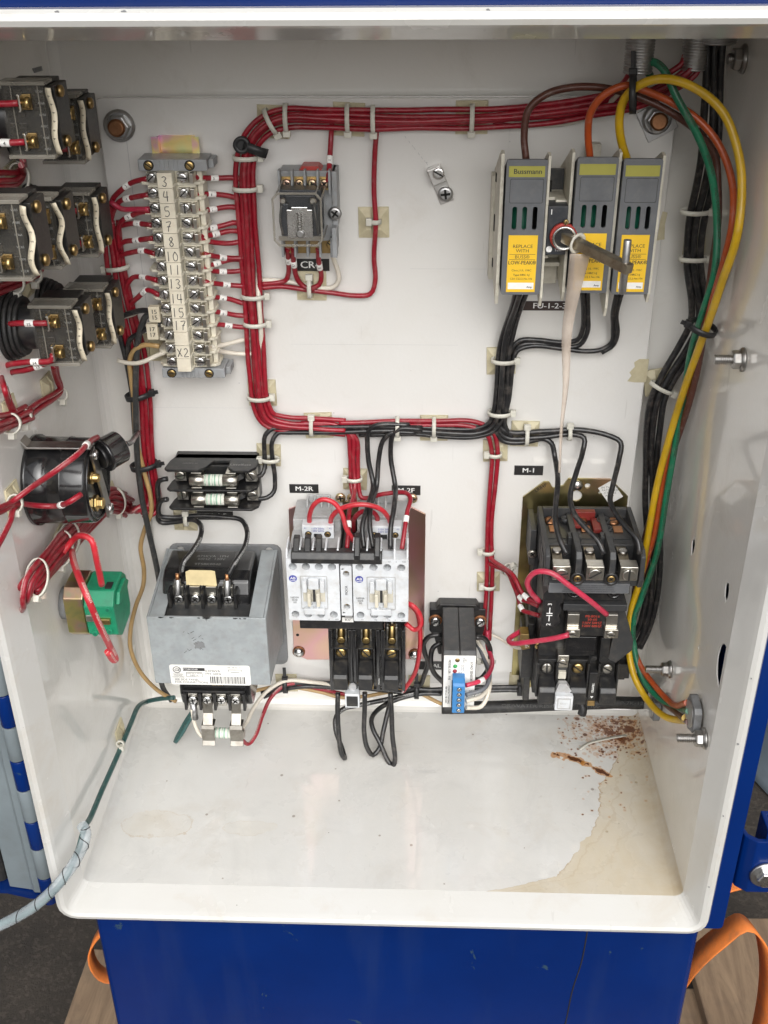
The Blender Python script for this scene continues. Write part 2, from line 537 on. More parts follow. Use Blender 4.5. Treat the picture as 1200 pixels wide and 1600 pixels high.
mat('spiral_wrap', (0.50, 0.56, 0.59), 0.25, alpha=0.42)
mat('paper_scrap', (0.70, 0.69, 0.67), 0.7)
mat('tank_grey', (0.22, 0.27, 0.31), 0.45, dirt=(0.15, 0.16, 0.17), dirt_amt=0.5, scale=12)
mat('door_grey', (0.17, 0.20, 0.215), 0.35, dirt=(0.1, 0.1, 0.1), dirt_amt=0.35, scale=14)
wire_mat('wire_red', (0.275, 0.006, 0.018), (0.62, 0.45, 0.42))
wire_mat('wire_bright_red', (0.52, 0.022, 0.035), (0.7, 0.5, 0.45))
wire_mat('wire_pink_red', (0.50, 0.028, 0.07))
wire_mat('wire_black', (0.014, 0.014, 0.015), (0.34, 0.34, 0.33), 0.33)
wire_mat('wire_dark_grey', (0.035, 0.036, 0.036), None, 0.4)
wire_mat('wire_white', (0.70, 0.645, 0.55))
wire_mat('wire_tan', (0.42, 0.27, 0.11))
wire_mat('wire_teal', (0.022, 0.085, 0.08), (0.3, 0.42, 0.4))
wire_mat('wire_green', (0.012, 0.17, 0.085), (0.03, 0.05, 0.03))
wire_mat('wire_yellow', (0.62, 0.38, 0.008), (0.06, 0.04, 0.01))
wire_mat('wire_orange', (0.45, 0.075, 0.014), (0.12, 0.03, 0.01))
wire_mat('wire_light_orange', (0.72, 0.17, 0.05))
wire_mat('wire_brown', (0.10, 0.030, 0.018), (0.3, 0.2, 0.16))
wire_mat('wire_grey', (0.14, 0.15, 0.165))

def iridescent(name, cols, rough=0.25, scale=26.0, axis=2):
    """yellow chromate plating: metal whose colour drifts through olive, gold, pink and green"""
    m, t, p = base(name)
    geo = t.nodes.new('ShaderNodeNewGeometry')
    n = noise(t, geo.outputs['Position'], scale, 2.0, 0.5, 0.4)
    r = t.nodes.new('ShaderNodeValToRGB')
    e = r.color_ramp.elements
    while len(e) < len(cols): e.new(0.5)
    for i, c in enumerate(cols):
        e[i].position = 0.25 + 0.5 * i / (len(cols) - 1)
        e[i].color = (*c, 1)
    t.links.new(n, r.inputs[0])
    t.links.new(r.outputs[0], p.inputs['Base Color'])
    p.inputs['Metallic'].default_value = 1.0
    p.inputs['Roughness'].default_value = rough
    return m
iridescent('chromate', [(0.30, 0.30, 0.15), (0.46, 0.34, 0.20), (0.58, 0.34, 0.34), (0.60, 0.48, 0.24)], 0.28, 16.0)
iridescent('chromate_yellow', [(0.30, 0.34, 0.16), (0.52, 0.46, 0.18), (0.55, 0.38, 0.28), (0.34, 0.46, 0.28)], 0.34, 60.0)
iridescent('chromate_rainbow', [(0.62, 0.78, 0.42), (0.92, 0.72, 0.30), (0.88, 0.48, 0.62), (0.55, 0.55, 0.85)], 0.36, 45.0)
iridescent('chromate_olive', [(0.22, 0.20, 0.09), (0.42, 0.36, 0.17), (0.30, 0.26, 0.12), (0.45, 0.30, 0.20)], 0.32, 30.0)
iridescent('chromate_screw', [(0.62, 0.50, 0.22), (0.70, 0.45, 0.35), (0.55, 0.58, 0.25)], 0.28, 120.0)

# ------------------------------------------------------------------ ground, pallet, things behind
HC = 665.0           # inner height of the cabinet
GZ = -640.0          # ground level
def ground_mat():
    m, t, p = base('asphalt')
    geo = t.nodes.new('ShaderNodeNewGeometry')
    pos = geo.outputs['Position']
    c = mixc(t, ramp(t, noise(t, pos, 4.0, 6.0, 0.7), 0.3, 0.75), (0.040, 0.032, 0.025), (0.105, 0.084, 0.064))
    v = t.nodes.new('ShaderNodeTexVoronoi')
    v.inputs['Scale'].default_value = 190.0
    t.links.new(pos, v.inputs['Vector'])
    sep = t.nodes.new('ShaderNodeSeparateColor')
    t.links.new(v.outputs['Color'], sep.inputs[0])
    c = mixc(t, math_(t, 'MULTIPLY', math_(t, 'GREATER_THAN', sep.outputs[0], 0.8), 0.2), c, (0.20, 0.165, 0.13))
    c = mixc(t, math_(t, 'MULTIPLY', ramp(t, noise(t, pos, 30.0, 5.0, 0.7), 0.45, 0.75), 0.5), c, (0.05, 0.04, 0.033))
    t.links.new(c, p.inputs['Base Color'])
    p.inputs['Roughness'].default_value = 0.9
    bump(t, p, noise(t, pos, 150.0, 8.0, 0.75), 1.0, 0.012)
ground_mat()
def wood_mat(name, a, b):
    m, t, p = base(name)
    tc = t.nodes.new('ShaderNodeTexCoord')
    mp = t.nodes.new('ShaderNodeMapping')
    mp.inputs['Scale'].default_value = (26.0, 3.0, 26.0)
    t.links.new(tc.outputs['Object'], mp.inputs[0])
    n = noise(t, mp.outputs[0], 2.0, 6.0, 0.7, 1.2)
    c = mixc(t, ramp(t, n, 0.3, 0.7), a, b)
    k = noise(t, tc.outputs['Object'], 9.0, 5.0, 0.7)
    c = mixc(t, math_(t, 'MULTIPLY', ramp(t, k, 0.5, 0.72), 0.6), c, (0.10, 0.075, 0.055))
    t.links.new(c, p.inputs['Base Color'])
    p.inputs['Roughness'].default_value = 0.8
    bump(t, p, n, 0.4, 0.002)
wood_mat('pallet_wood', (0.15, 0.098, 0.060), (0.29, 0.20, 0.122))
g = MB().box(-60000, 60000, -60000, 60000, GZ - 300, GZ).build('ground', 'asphalt')
g['kind'] = 'structure'

pal = thing('wooden_pallet', (0, 60, GZ), 'weathered wooden pallet under the blue pedestal', 'pallet')
for i, (x, w, d0) in enumerate(((-352, 70, -125), (484, 78, -205))):
    b = MB().box(x - w, x + w, d0, 560, GZ + 92, GZ + 112)
    b.turn((x, 0, 0), (0.03, -0.03)[i], 'z')
    b.build('deck_board', 'pallet_wood', pal, 2.0)
for d in (-60, 200, 450):
    MB().box(-415, 550, d - 45, d + 45, GZ + 2, GZ + 91).build('bearer', 'pallet_wood', pal, 2.0)

tk = thing('storage_tank', (867, -672, GZ), 'grey blue steel drum standing behind the cabinet at right', 'drum')
MB().lathe((867, -672, GZ), (867, -672, GZ + 1), [(0, 250), (6, 256), (20, 252), (190, 250), (200, 258), (210, 250), (400, 250), (410, 258), (420, 250), (560, 250), (575, 256), (582, 250), (584, 240)], 40).build('drum_shell', 'tank_grey', tk)
MB().lathe((867, -672, GZ + 570), (867, -672, GZ + 571), [(0, 246), (3, 246), (4, 10)], 40).build('drum_lid', 'tank_grey', tk)

def ribbon(pts, width, thick, updir):
    """flat strap swept along a path; updir = direction across its width"""
    P = spline(pts, 8.0)
    mb, vs_, fs = MB(), [], []
    for i, p in enumerate(P):
        t = (P[min(i + 1, len(P) - 1)] - P[max(i - 1, 0)]).normalized()
        w = Vector(updir(i / (len(P) - 1)) if callable(updir) else updir)
        w = (w - t * w.dot(t)).normalized()
        n = t.cross(w)
        vs_ += [p + w * (a * width / 2) + n * (b * thick / 2) for a, b in ((-1, -1), (1, -1), (1, 1), (-1, 1))]
    for i in range(len(P) - 1):
        fs += [(i * 4 + k, i * 4 + (k + 1) % 4, i * 4 + 4 + (k + 1) % 4, i * 4 + 4 + k) for k in range(4)]
    fs += [(3, 2, 1, 0), tuple((len(P) - 1) * 4 + k for k in range(4))]
    return mb.add(vs_, fs, True)
o = ribbon([(300, 60, -420), (312, 80, -300), (320, 95, -240), (340, 100, -196), (360, 100, -172), (378, 98, -190), (396, 92, -240), (412, 80, -330), (420, 70, GZ + 114)], 30, 2.0, (0.1, 1, 0.35)).build('ratchet_strap', 'orange_strap')
tag(o, 'front loop of orange webbing strap beside the blue pedestal on the right', 'strap', 'orange webbing straps')
o = ribbon([(296, 20, -330), (310, 30, -250), (345, 40, -190), (385, 40, -176), (425, 30, -225), (452, 20, -320), (462, 10, GZ + 114)], 34, 2.0, (0.1, 1, 0.3)).build('ratchet_strap', 'orange_strap')
tag(o, 'rear loop of orange webbing strap, higher and behind the front one', 'strap', 'orange webbing straps')
o = ribbon([(-252, 60, -215), (-300, 80, -225), (-322, 85, -262), (-312, 85, -300), (-262, 70, -310)], 22, 2.0, (0.1, 1, 0.3)).build('ratchet_strap', 'orange_strap')
tag(o, 'short orange strap loop peeking out left of the blue pedestal', 'strap', 'orange webbing straps')

sc_ = MB()
random.seed(3)
pv, pf = [], []
for i in range(9):
    for j in range(7):
        pv.append((-410 + i * 14 + random.uniform(-5, 5), 150 + j * 15 + random.uniform(-5, 5), GZ + 150 - abs(i - 4) * 6 + random.uniform(-9, 12)))
for i in range(8):
    for j in range(6):
        a = i * 7 + j
        pf += [(a, a + 1, a + 8, a + 7)]
sc_.add(pv, pf)
o = sc_.build('paper_scrap', 'paper_scrap')
sm_ = o.modifiers.new('thick', 'SOLIDIFY')
sm_.thickness = 0.0012
o.location.z -= 0.015
tag(o, 'crumpled scrap of white paper at the foot of the pedestal', 'paper')

# ------------------------------------------------------------------ cabinet
paint_white('white_paint', smudge=0.28, col=(0.85, 0.835, 0.80))
paint_white('panel_paint', (0.72, 0.71, 0.69), smudge=0.24, rough=0.16, peel=0.12)
paint_white('rim_paint', (0.60, 0.595, 0.575), smudge=0.5, rough=0.22, peel=0.06)
def blue_paint():
    m, t, p = base('blue_paint')
    geo = t.nodes.new('ShaderNodeNewGeometry')
    pos = geo.outputs['Position']
    c = mixc(t, ramp(t, noise(t, pos, 6.0, 5.0, 0.6), 0.3, 0.75), (0.0004, 0.014, 0.100), (0.0008, 0.020, 0.135))
    f = ramp(t, noise(t, pos, 30.0, 6.0, 0.65, 0.5), 0.685, 0.70)
    c = mixc(t, math_(t, 'MULTIPLY', f, 0.7), c, (0.035, 0.07, 0.09))
    mp = t.nodes.new('ShaderNodeMapping')
    mp.inputs['Scale'].default_value = (9.0, 9.0, 1.2)
    t.links.new(pos, mp.inputs[0])
    st = ramp(t, noise(t, mp.outputs[0], 3.0, 4.0, 0.6), 0.5, 0.8)
    c = mixc(t, math_(t, 'MULTIPLY', st, 0.25), c, (0.03, 0.05, 0.11))
    t.links.new(c, p.inputs['Base Color'])
    p.inputs['Roughness'].default_value = 0.22
    p.inputs['Specular IOR Level'].default_value = 0.35
    bump(t, p, noise(t, pos, 160.0, 2.0), 0.08, 0.001)
blue_paint()

def floor_mat():
    """white sheet steel with a tan tide mark and rust on its right side, both where water once stood"""
    m, t, p, c = paint_white('floor_paint', (0.69, 0.685, 0.665), smudge=0.40, rough=0.26, peel=0.06)
    geo = t.nodes.new('ShaderNodeNewGeometry')
    pos = geo.outputs['Position']
    sp = t.nodes.new('ShaderNodeSeparateXYZ')
    t.links.new(pos, sp.inputs[0])
    X_, D_ = sp.outputs[0], math_(t, 'MULTIPLY', sp.outputs[1], -1.0)
    # grit and grey scuffs
    v = t.nodes.new('ShaderNodeTexVoronoi')
    v.inputs['Scale'].default_value = 95.0
    t.links.new(pos, v.inputs['Vector'])
    sep = t.nodes.new('ShaderNodeSeparateColor')
    t.links.new(v.outputs['Color'], sep.inputs[0])
    spk = math_(t, 'LESS_THAN', v.outputs['Distance'], math_(t, 'MULTIPLY', math_(t, 'SUBTRACT', sep.outputs[1], 0.90), 1.6))
    c = mixc(t, math_(t, 'MULTIPLY', spk, 0.6), c, (0.16, 0.10, 0.06))
    mp = t.nodes.new('ShaderNodeMapping')
    mp.inputs['Scale'].default_value = (12.0, 150.0, 1.0)
    mp.inputs['Rotation'].default_value = (0, 0, 0.35)
    t.links.new(pos, mp.inputs[0])
    sc2 = ramp(t, noise(t, mp.outputs[0], 1.0, 4.0, 0.6), 0.62, 0.70)
    patch = ramp(t, noise(t, pos, 7.0, 3.0), 0.5, 0.65)
    c = mixc(t, math_(t, 'MULTIPLY', math_(t, 'MULTIPLY', sc2, patch), 0.35), c, (0.40, 0.40, 0.39))
    g1 = math_(t, 'MULTIPLY', ramp(t, noise(t, pos, 11.0, 6.0, 0.75, 1.0), 0.5, 0.75), 0.30)
    c = mixc(t, g1, c, (0.42, 0.42, 0.41))
    # tide line: x of the edge as a function of the distance from the back
    r = t.nodes.new('ShaderNodeValToRGB')
    e = r.color_ramp.elements
    pts = [(0.0, 0.235), (0.05, 0.225), (0.092, 0.204), (0.14, 0.191), (0.17, 0.173), (0.20, 0.150), (0.211, 0.118), (0.219, 0.085)]
    while len(e) < len(pts): e.new(0.5)
    for k, (d, x) in enumerate(pts):
        e[k].position = d / 0.22
        e[k].color = (x, x, x, 1)
    t.links.new(math_(t, 'DIVIDE', D_, 0.22), r.inputs[0])
    wob = math_(t, 'MULTIPLY', math_(t, 'SUBTRACT', noise(t, pos, 42.0, 6.0, 0.65), 0.5), 0.022)
    dist = math_(t, 'SUBTRACT', math_(t, 'ADD', X_, wob), r.outputs[0])
    inside = math_(t, 'GREATER_THAN', dist, 0.0)
    edge = math_(t, 'MULTIPLY', inside, math_(t, 'SUBTRACT', 1.0, math_(t, 'DIVIDE', dist, 0.0016), clamp=True))
    tan = math_(t, 'MULTIPLY', inside, math_(t, 'MULTIPLY_ADD', ramp(t, noise(t, pos, 14.0, 6.0, 0.7, 0.8), 0.3, 0.7), 0.26, 0.26))
    far = math_(t, 'MULTIPLY', math_(t, 'SUBTRACT', D_, 0.16), 5.0, clamp=True)
    c = mixc(t, math_(t, 'ADD', tan, math_(t, 'MULTIPLY', far, math_(t, 'MULTIPLY', inside, 0.22))), c, (0.55, 0.42, 0.20))
    c = mixc(t, math_(t, 'MULTIPLY', math_(t, 'MULTIPLY', edge, ramp(t, noise(t, pos, 26.0, 4.0), 0.32, 0.6)), 0.85), c, (0.33, 0.19, 0.07))
    wall_side = math_(t, 'MULTIPLY', math_(t, 'SUBTRACT', 1.0, math_(t, 'DIVIDE', math_(t, 'SUBTRACT', 0.252, X_), 0.022), clamp=True), math_(t, 'MULTIPLY', inside, 0.45))
    c = mixc(t, math_(t, 'MULTIPLY', wall_side, ramp(t, noise(t, pos, 40.0, 5.0, 0.7), 0.3, 0.65)), c, (0.42, 0.29, 0.13))
    for k_, off in ((0.18, 0.012), (0.12, 0.034)):
        ln = math_(t, 'LESS_THAN', math_(t, 'ABSOLUTE', math_(t, 'SUBTRACT', math_(t, 'ADD', dist, math_(t, 'MULTIPLY', noise(t, pos, 21.0, 4.0), 0.02)), off + 0.01)), 0.0011)
        c = mixc(t, math_(t, 'MULTIPLY', ln, k_), c, (0.40, 0.27, 0.12))
    # a small dried puddle at the left
    for cx_, cd_, rx, rd in ((-0.205, 0.150, 0.034, 0.016), (-0.12, 0.152, 0.022, 0.009)):
        a = math_(t, 'DIVIDE', math_(t, 'SUBTRACT', X_, cx_), rx)
        b = math_(t, 'DIVIDE', math_(t, 'SUBTRACT', D_, cd_), rd)
        q = math_(t, 'ADD', math_(t, 'ADD', math_(t, 'MULTIPLY', a, a), math_(t, 'MULTIPLY', b, b)), math_(t, 'MULTIPLY', math_(t, 'SUBTRACT', noise(t, pos, 32.0, 5.0, 0.6), 0.5), 3.4))
        ins = math_(t, 'LESS_THAN', q, 1.0)
        rim = math_(t, 'MULTIPLY', ins, math_(t, 'GREATER_THAN', q, 0.88))
        c = mixc(t, math_(t, 'MULTIPLY', math_(t, 'MULTIPLY', ins, ramp(t, noise(t, pos, 24.0, 5.0), 0.3, 0.7)), 0.22), c, (0.58, 0.49, 0.33))
        c = mixc(t, math_(t, 'MULTIPLY', math_(t, 'MULTIPLY', rim, ramp(t, noise(t, pos, 30.0, 3.0), 0.4, 0.65)), 0.4), c, (0.42, 0.30, 0.16))
    # rust: scattered specks thick in the back right corner
    def around(cx_, cd_, rx, rd):
        a = math_(t, 'DIVIDE', math_(t, 'SUBTRACT', X_, cx_), rx)
        b = math_(t, 'DIVIDE', math_(t, 'SUBTRACT', D_, cd_), rd)
        return math_(t, 'SUBTRACT', 1.0, math_(t, 'SQRT', math_(t, 'ADD', math_(t, 'MULTIPLY', a, a), math_(t, 'MULTIPLY', b, b))), clamp=True)
    zone = math_(t, 'MAXIMUM', around(0.224, 0.014, 0.066, 0.058), math_(t, 'MULTIPLY', around(0.21, 0.08, 0.13, 0.20), 0.13))
    for sc, k, thr in ((330.0, 0.62, 0.30), (170.0, 0.55, 0.62)):
        v = t.nodes.new('ShaderNodeTexVoronoi')
        v.inputs['Scale'].default_value = sc
        t.links.new(pos, v.inputs['Vector'])
        sep = t.nodes.new('ShaderNodeSeparateColor')
        t.links.new(v.outputs['Color'], sep.inputs[0])
        on = math_(t, 'GREATER_THAN', math_(t, 'ADD', math_(t, 'MULTIPLY', sep.outputs[0], 0.72), zone), 0.80 + 0.05 * (sc < 200))
        spot = math_(t, 'LESS_THAN', v.outputs['Distance'], math_(t, 'MULTIPLY_ADD', sep.outputs[1], 0.34, 0.10))
        halo = math_(t, 'LESS_THAN', v.outputs['Distance'], 0.62)
        c = mixc(t, math_(t, 'MULTIPLY', math_(t, 'MULTIPLY', on, halo), 0.34), c, (0.50, 0.23, 0.06))
        c = mixc(t, math_(t, 'MULTIPLY', math_(t, 'MULTIPLY', on, spot), 0.92), c, (0.125, 0.036, 0.010))
    blot = math_(t, 'MULTIPLY', around(0.231, 0.012, 0.036, 0.030), ramp(t, noise(t, pos, 75.0, 5.0, 0.7), 0.40, 0.62))
    c = mixc(t, math_(t, 'MULTIPLY', math_(t, 'GREATER_THAN', blot, 0.22), 0.55), c, (0.40, 0.15, 0.03))
    c = mixc(t, math_(t, 'MULTIPLY', math_(t, 'GREATER_THAN', blot, 0.31), 0.9), c, (0.13, 0.036, 0.010))
    # two rust runs
    for x0, d0, x1, d1 in ((0.163, 0.0475, 0.190, 0.0575), (0.193, 0.0600, 0.212, 0.0760)):
        lx, ld = x1 - x0, d1 - d0
        L2 = lx * lx + ld * ld
        h = math_(t, 'DIVIDE', math_(t, 'ADD', math_(t, 'MULTIPLY', math_(t, 'SUBTRACT', X_, x0), lx), math_(t, 'MULTIPLY', math_(t, 'SUBTRACT', D_, d0), ld)), L2, clamp=True)
        ex = math_(t, 'SUBTRACT', math_(t, 'SUBTRACT', X_, x0), math_(t, 'MULTIPLY', h, lx))
        ed = math_(t, 'SUBTRACT', math_(t, 'SUBTRACT', D_, d0), math_(t, 'MULTIPLY', h, ld))
        dd = math_(t, 'SQRT', math_(t, 'ADD', math_(t, 'MULTIPLY', ex, ex), math_(t, 'MULTIPLY', ed, ed)))
        w1 = math_(t, 'ADD', dd, math_(t, 'MULTIPLY', math_(t, 'SUBTRACT', noise(t, pos, 120.0, 4.0), 0.5), 0.017))
        c = mixc(t, math_(t, 'MULTIPLY', math_(t, 'LESS_THAN', w1, 0.0034), 0.75), c, (0.50, 0.21, 0.035))
        c = mixc(t, math_(t, 'LESS_THAN', w1, 0.0010), c, (0.10, 0.03, 0.01))
    t.links.new(c, p.inputs['Base Color'])
floor_mat()

cab = thing('electrical_cabinet', (0, 100, -16), 'open steel control cabinet, white inside and blue outside', 'cabinet')
NR = 4
def ring(off, d, r):
    return [(x, d, z) for x, z in rrect(-254 - off, 254 + off, -off, HC + off, max(r, 0.5), NR)]
rings = [ring(-9, -21, 2), ring(-6.4, -20.3, 4), ring(-2.6, -17.4, 6), ring(-0.6, -14, 7), ring(0, -11, 7)]
bw = MB()
for a, b in zip(rings, rings[1:]):
    n = len(a)
    bw.add(a + b, [(i, (i + 1) % n, n + (i + 1) % n, n + i) for i in range(n)], True)
bw.add(rings[0], [tuple(range(len(rings[0])))])
bw.build('back_wall', 'white_paint', cab)
# side walls with their rounded corners (0 top right, 1 top left, 2 bottom left, 3 bottom right)
R0, R1 = ring(0, -11, 7), ring(0, 218, 7)
def strip(i0, i1):
    mb, n = MB(), len(R0)
    ids = [i % n for i in range(i0, i1 + 1)]
    k = len(ids)
    mb.add([R0[i] for i in ids] + [R1[i] for i in ids], [(j, j + 1, k + j + 1, k + j) for j in range(k - 1)], [True] * (k - 1))
    return mb
strip(NR, NR + 1).build('ceiling', 'white_paint', cab)
strip(NR + 1, 2 * NR + 1).build('corner_bend', 'white_paint', cab)
strip(2 * NR + 1, 2 * NR + 2).build('left_wall', 'white_paint', cab)
strip(2 * NR + 2, 3 * NR + 2).build('corner_bend', 'floor_paint', cab)
strip(3 * NR + 2, 3 * NR + 3).build('floor', 'floor_paint', cab)
strip(3 * NR + 3, 4 * NR + 3).build('corner_bend', 'floor_paint', cab)
strip(0, NR).build('corner_bend', 'white_paint', cab)
def ragged(d, z, r, k):
    random.seed(k)
    return [(d + r * random.uniform(0.75, 1.2) * math.cos(a), z + 1.7 * r * random.uniform(0.7, 1.25) * math.sin(a)) for a in [2 * math.pi * i / 11 for i in range(11)]]
holes = [ragged(91, 267, 4.8, 1), ragged(192, 290, 4.6, 5), ragged(150, 208, 1.6, 9),
         [(213, 237 - 19)] + [(213 - 15 * math.cos(a), 237 + 19 * math.sin(a)) for a in [-1.3 + 2.6 * i / 12 for i in range(13)]] + [(213, 237 + 19)]]
MB().prism([(-11, 7), (218, 7), (218, HC - 7), (-11, HC - 7)], 'dz', 254, 254.9, holes).build('right_wall', 'white_paint', cab)
prof = [(0, 218, 7), (8, 239, 8), (9.5, 242.5, 9), (12.5, 244, 12), (16, 243, 15), (17.8, 240, 17), (17.8, 228, 17)]
rg = [ring(*q) for q in prof]
rm = MB()
for a, b in zip(rg, rg[1:]):
    n = len(a)
    fl = abs(a[0][1] - 218) < 1
    rm.add(a + b, [(i, (i + 1) % n, n + (i + 1) % n, n + i) for i in range(n)], not fl)
rm.build('rim', 'rim_paint', cab)
sh = MB()
sh.prism(rrect(-274, 290, -30, HC + 22, 4), 'xz', -30, 226, [rrect(-262, 262, -8, HC + 8, 4)])
sh.build('outer_shell', 'blue_paint', cab, 1.5)
MB().box(-262, 262, -29, -23, -8, HC + 8).build('shell_back', 'blue_paint', cab)

# weld beads and scuffs on the lower rim corners
for sx, s in ((-256, 1), (256, 2)):
    random.seed(s)
    w = MB()
    for i in range(9):
        q = i / 8
        w.dome((sx * (1 + 0.022 * q) + random.uniform(-1, 1), 218 + 18 * q, -6.5 * q + 0.4), (sx, 260, 30), random.uniform(1.2, 2.2), 0.9, 8)
    w.build('weld_bead', 'rim_paint', cab)

ped = thing('blue_pedestal', (12, 100, GZ + 112), 'dark blue steel pedestal carrying the cabinet', 'pedestal')
MB().prism(rrect(-250, 273, -60, 222, 5), 'xd', GZ + 113, -31).build('column', 'blue_paint', ped, 1.0)
MB().tube([(178, 222.3, -30), (176, 222.4, -80), (171, 222.3, -120), (168, 222.4, -170), (160, 222.3, -240), (158, 222.3, -330)], 0.55, 6).build('crack', 'recess_shade', ped)

# hinge side of the cabinet door
dr = thing('cabinet_door', (-296, 232, 0), 'open cabinet door at the far left with blue and grey hinge knuckles', 'door')
z = -10.0
for i in range(15):
    h = 34.0 if i % 2 else 31.0
    MB().cyl((-281, 229, z), (-281, 229, z + h - 0.8), 6.6, 18).build('hinge_knuckle', 'blue_paint' if i % 2 == 0 else 'door_grey', dr, 0.6)
    z += h
MB().box(-280, -274.5, 214, 224, -14, HC).build('hinge_leaf', 'blue_paint', dr)
MB().prism([(-287, 214), (-289, 224), (-296, 224), (-299, 221), (-320, 218), (-322, 196), (-318, 196), (-316, 214), (-297, 216)], 'xd', -8, HC).build('door_flange', 'door_grey', dr, 0.8)
MB().prism(rrect(-346, -323, 196, 216, 5), 'xd', -4, HC - 8).build('gasket', 'black_rubber', dr)
MB().box(-900, -324, 190, 194, -8, HC).build('door_panel', 'door_grey', dr, 0.8)
MB().prism([(-286, 226), (-300, 226), (-322, 221), (-360, 221), (-360, 190), (-290, 190)], 'xd', -13, -9).build('bottom_flange', 'blue_paint', dr)

# door clamp on the right
cl = thing('door_clamp', (304, 215, 40), 'blue bent steel door clamp with bolt and washer on the right side', 'clamp')
pl = [(290, 196), (294, 196), (299, 214), (306, 219), (352, 219), (352, 223), (304, 223), (295.5, 216.5)]
MB().prism(pl, 'xd', 12, 70).build('clamp_plate', 'blue_paint', cl, 0.8)
MB().prism([(312, 219), (316, 219), (316, 200), (336, 200), (336, 219), (340, 219), (340, 196), (312, 196)], 'xd', 44, 78).build('clamp_hook', 'blue_paint', cl, 0.8)
MB().lathe((316, 223, 34), (316, 240, 34), [(0, 13), (2, 13), (2.6, 12)], 24).build('washer', 'zinc', cl)
MB().lathe((316, 225.5, 34), (316, 240, 34), [(0, 8.5), (5, 8.5), (6, 7.4)], 6, False).build('bolt_head', 'bright_screw', cl, 0.5)

# chips and scuffs along the rim
random.seed(31)
for x in (-212, -197, -163, -128, 62):
    k = random.uniform(.9, 2.2)
    MB().prism([(x, HC + 16.2), (x + k, HC + 15.9), (x + k * 1.6, HC + 16.6), (x + k * .8, HC + 17.4), (x - .4, HC + 17)], 'xz', 240.2, 242.4).build('paint_chip', 'plate_grey', cab)
for z in (40, 118, 190, 251):
    k = random.uniform(.4, .9)
    MB().prism([(264.5, z), (265.3, z + k), (265, z + 2.4 * k), (264.2, z + 2 * k)], 'xz', 243.6, 244.15).build('paint_chip', 'plate_grey', cab)
o = MB().prism([((-254,26.2,625.2)[1], (-254,26.2,625.2)[2]), ((-254,5.7,624.2)[1], (-254,5.7,624.2)[2]), ((-254,4.4,621)[1], (-254,4.4,621)[2]), ((-254,23.5,621.8)[1], (-254,23.5,621.8)[2])], 'dz', -253.9, -253.4).build('tape_scrap', 'plate_grey')
tag(o, 'small dark grey tape scrap high on the left wall', 'tape scrap')

# ------------------------------------------------------------------ mounting panel and small hardware
pan = thing('mounting_panel', (0, -2, 47), 'white enamelled mounting panel at the back of the cabinet', 'panel')
PZ0, PZ1, PW = 47.0, 600.6, 218.3
pm = MB()
pm.prism(rrect(-PW, PW, PZ0, PZ1, 3), 'xz', -2.2, 0)
pm.build('sheet', 'panel_paint', pan, 1.2, 3)
for n_, b in (('edge_flange', (-PW, -PW + 2, -8, -2.4, PZ0 + 4, PZ1 - 4)), ('edge_flange', (PW - 2, PW, -8, -2.4, PZ0 + 4, PZ1 - 4)), ('edge_flange', (-PW + 5, PW - 5, -8, -2.4, PZ1 - 2, PZ1))):
    MB().box(*b).build(n_, 'panel_paint', pan)
# pencilled layout lines left on the paint
pl_ = MB()
for z, x0, x1 in ((346, -205, -112), (405, -80, 60), (470, 20, 90)):
    pl_.box(x0, x1, 0.02, 0.06, z, z + 0.16)
pl_.box(-198.5, -198.1, 0.02, 0.06, 380, 570)
random.seed(17)
a_, b_ = Vector((15.1,-0,573.3)), Vector((34.8,-0,549.6))
for i in range(9):
    q = a_.lerp(b_, (i + random.uniform(-.3, .3)) / 8)
    pl_.prism([(q.x, q.z), (q.x + .5, q.z - .2), (q.x + 1.4, q.z - 1.9), (q.x + 1.1, q.z - 2)], 'xz', .02, .06)
for i in range(26):
    x, z = random.uniform(-205, 205), random.uniform(70, 590)
    k, an = random.uniform(.3, 1.1), random.uniform(0, 3)
    pl_.prism([(x + k * math.cos(an + j * 1.6) * random.uniform(.5, 1), z + k * math.sin(an + j * 1.6) * random.uniform(.5, 1)) for j in range(4)], 'xz', .02, .06)
pl_.build('pencil_line', 'mid_grey_housing', pan)

def flange_nut(name, p, ax, label, cat, R=11.0, stud=8.0, length=9.0, m='zinc', ms='copper', washer=None, turn=0.2):
    """hexagon flange nut on a threaded stud"""
    p, ax = Vector(p), Vector(ax).normalized()
    t = thing(name, p, label, cat)
    if washer:
        MB().lathe(p, p + ax, [(0, washer), (1.6, washer), (2.0, washer - 0.6)], 22).build('washer', 'zinc', t)
        p = p + ax * 2.0
    MB().lathe(p, p + ax, [(0, R), (1.4, R), (2.6, R * 0.86), (3.0, R * 0.84)], 24).build('flange', m, t)
    MB().lathe(p + ax * 2.8, p + ax * 9, [(0, R * 0.80), (4.4, R * 0.80), (5.6, R * 0.70)], 6, False).build('nut', m, t, 0.5)
    pr, h = [], 0.0
    while h < length:
        pr += [(h, stud * 0.5), (h + 0.35, stud * 0.5), (h + 0.8, stud * 0.41), (h + 1.0, stud * 0.41)]
        h += 1.45
    pr += [(length + 0.6, stud * 0.36)]
    MB().lathe(p + ax * 7.8, p + ax * 30, pr, 16).build('threaded_stud', ms, t)
    return t
flange_nut('flange_nut', (-201.7,2,581.3), (0, 1, 0), 'zinc flange nut on a coppery stud, top left corner of the panel', 'nut', 12.0, 13.0, 3.0)
tn = flange_nut('flange_nut', (203.3,2,585.5), (0, 1, 0), 'zinc nut with square washer on a coppery stud, top right panel corner', 'nut', 11.0, 13.0, 3.0)
c = (203.5,1,585.4)
MB().box(c[0] - 12, c[0] + 12, 0.3, 1.8, c[2] - 13, c[2] + 11).turn(c, 0.5).build('square_washer', 'zinc', tn, 0.3)

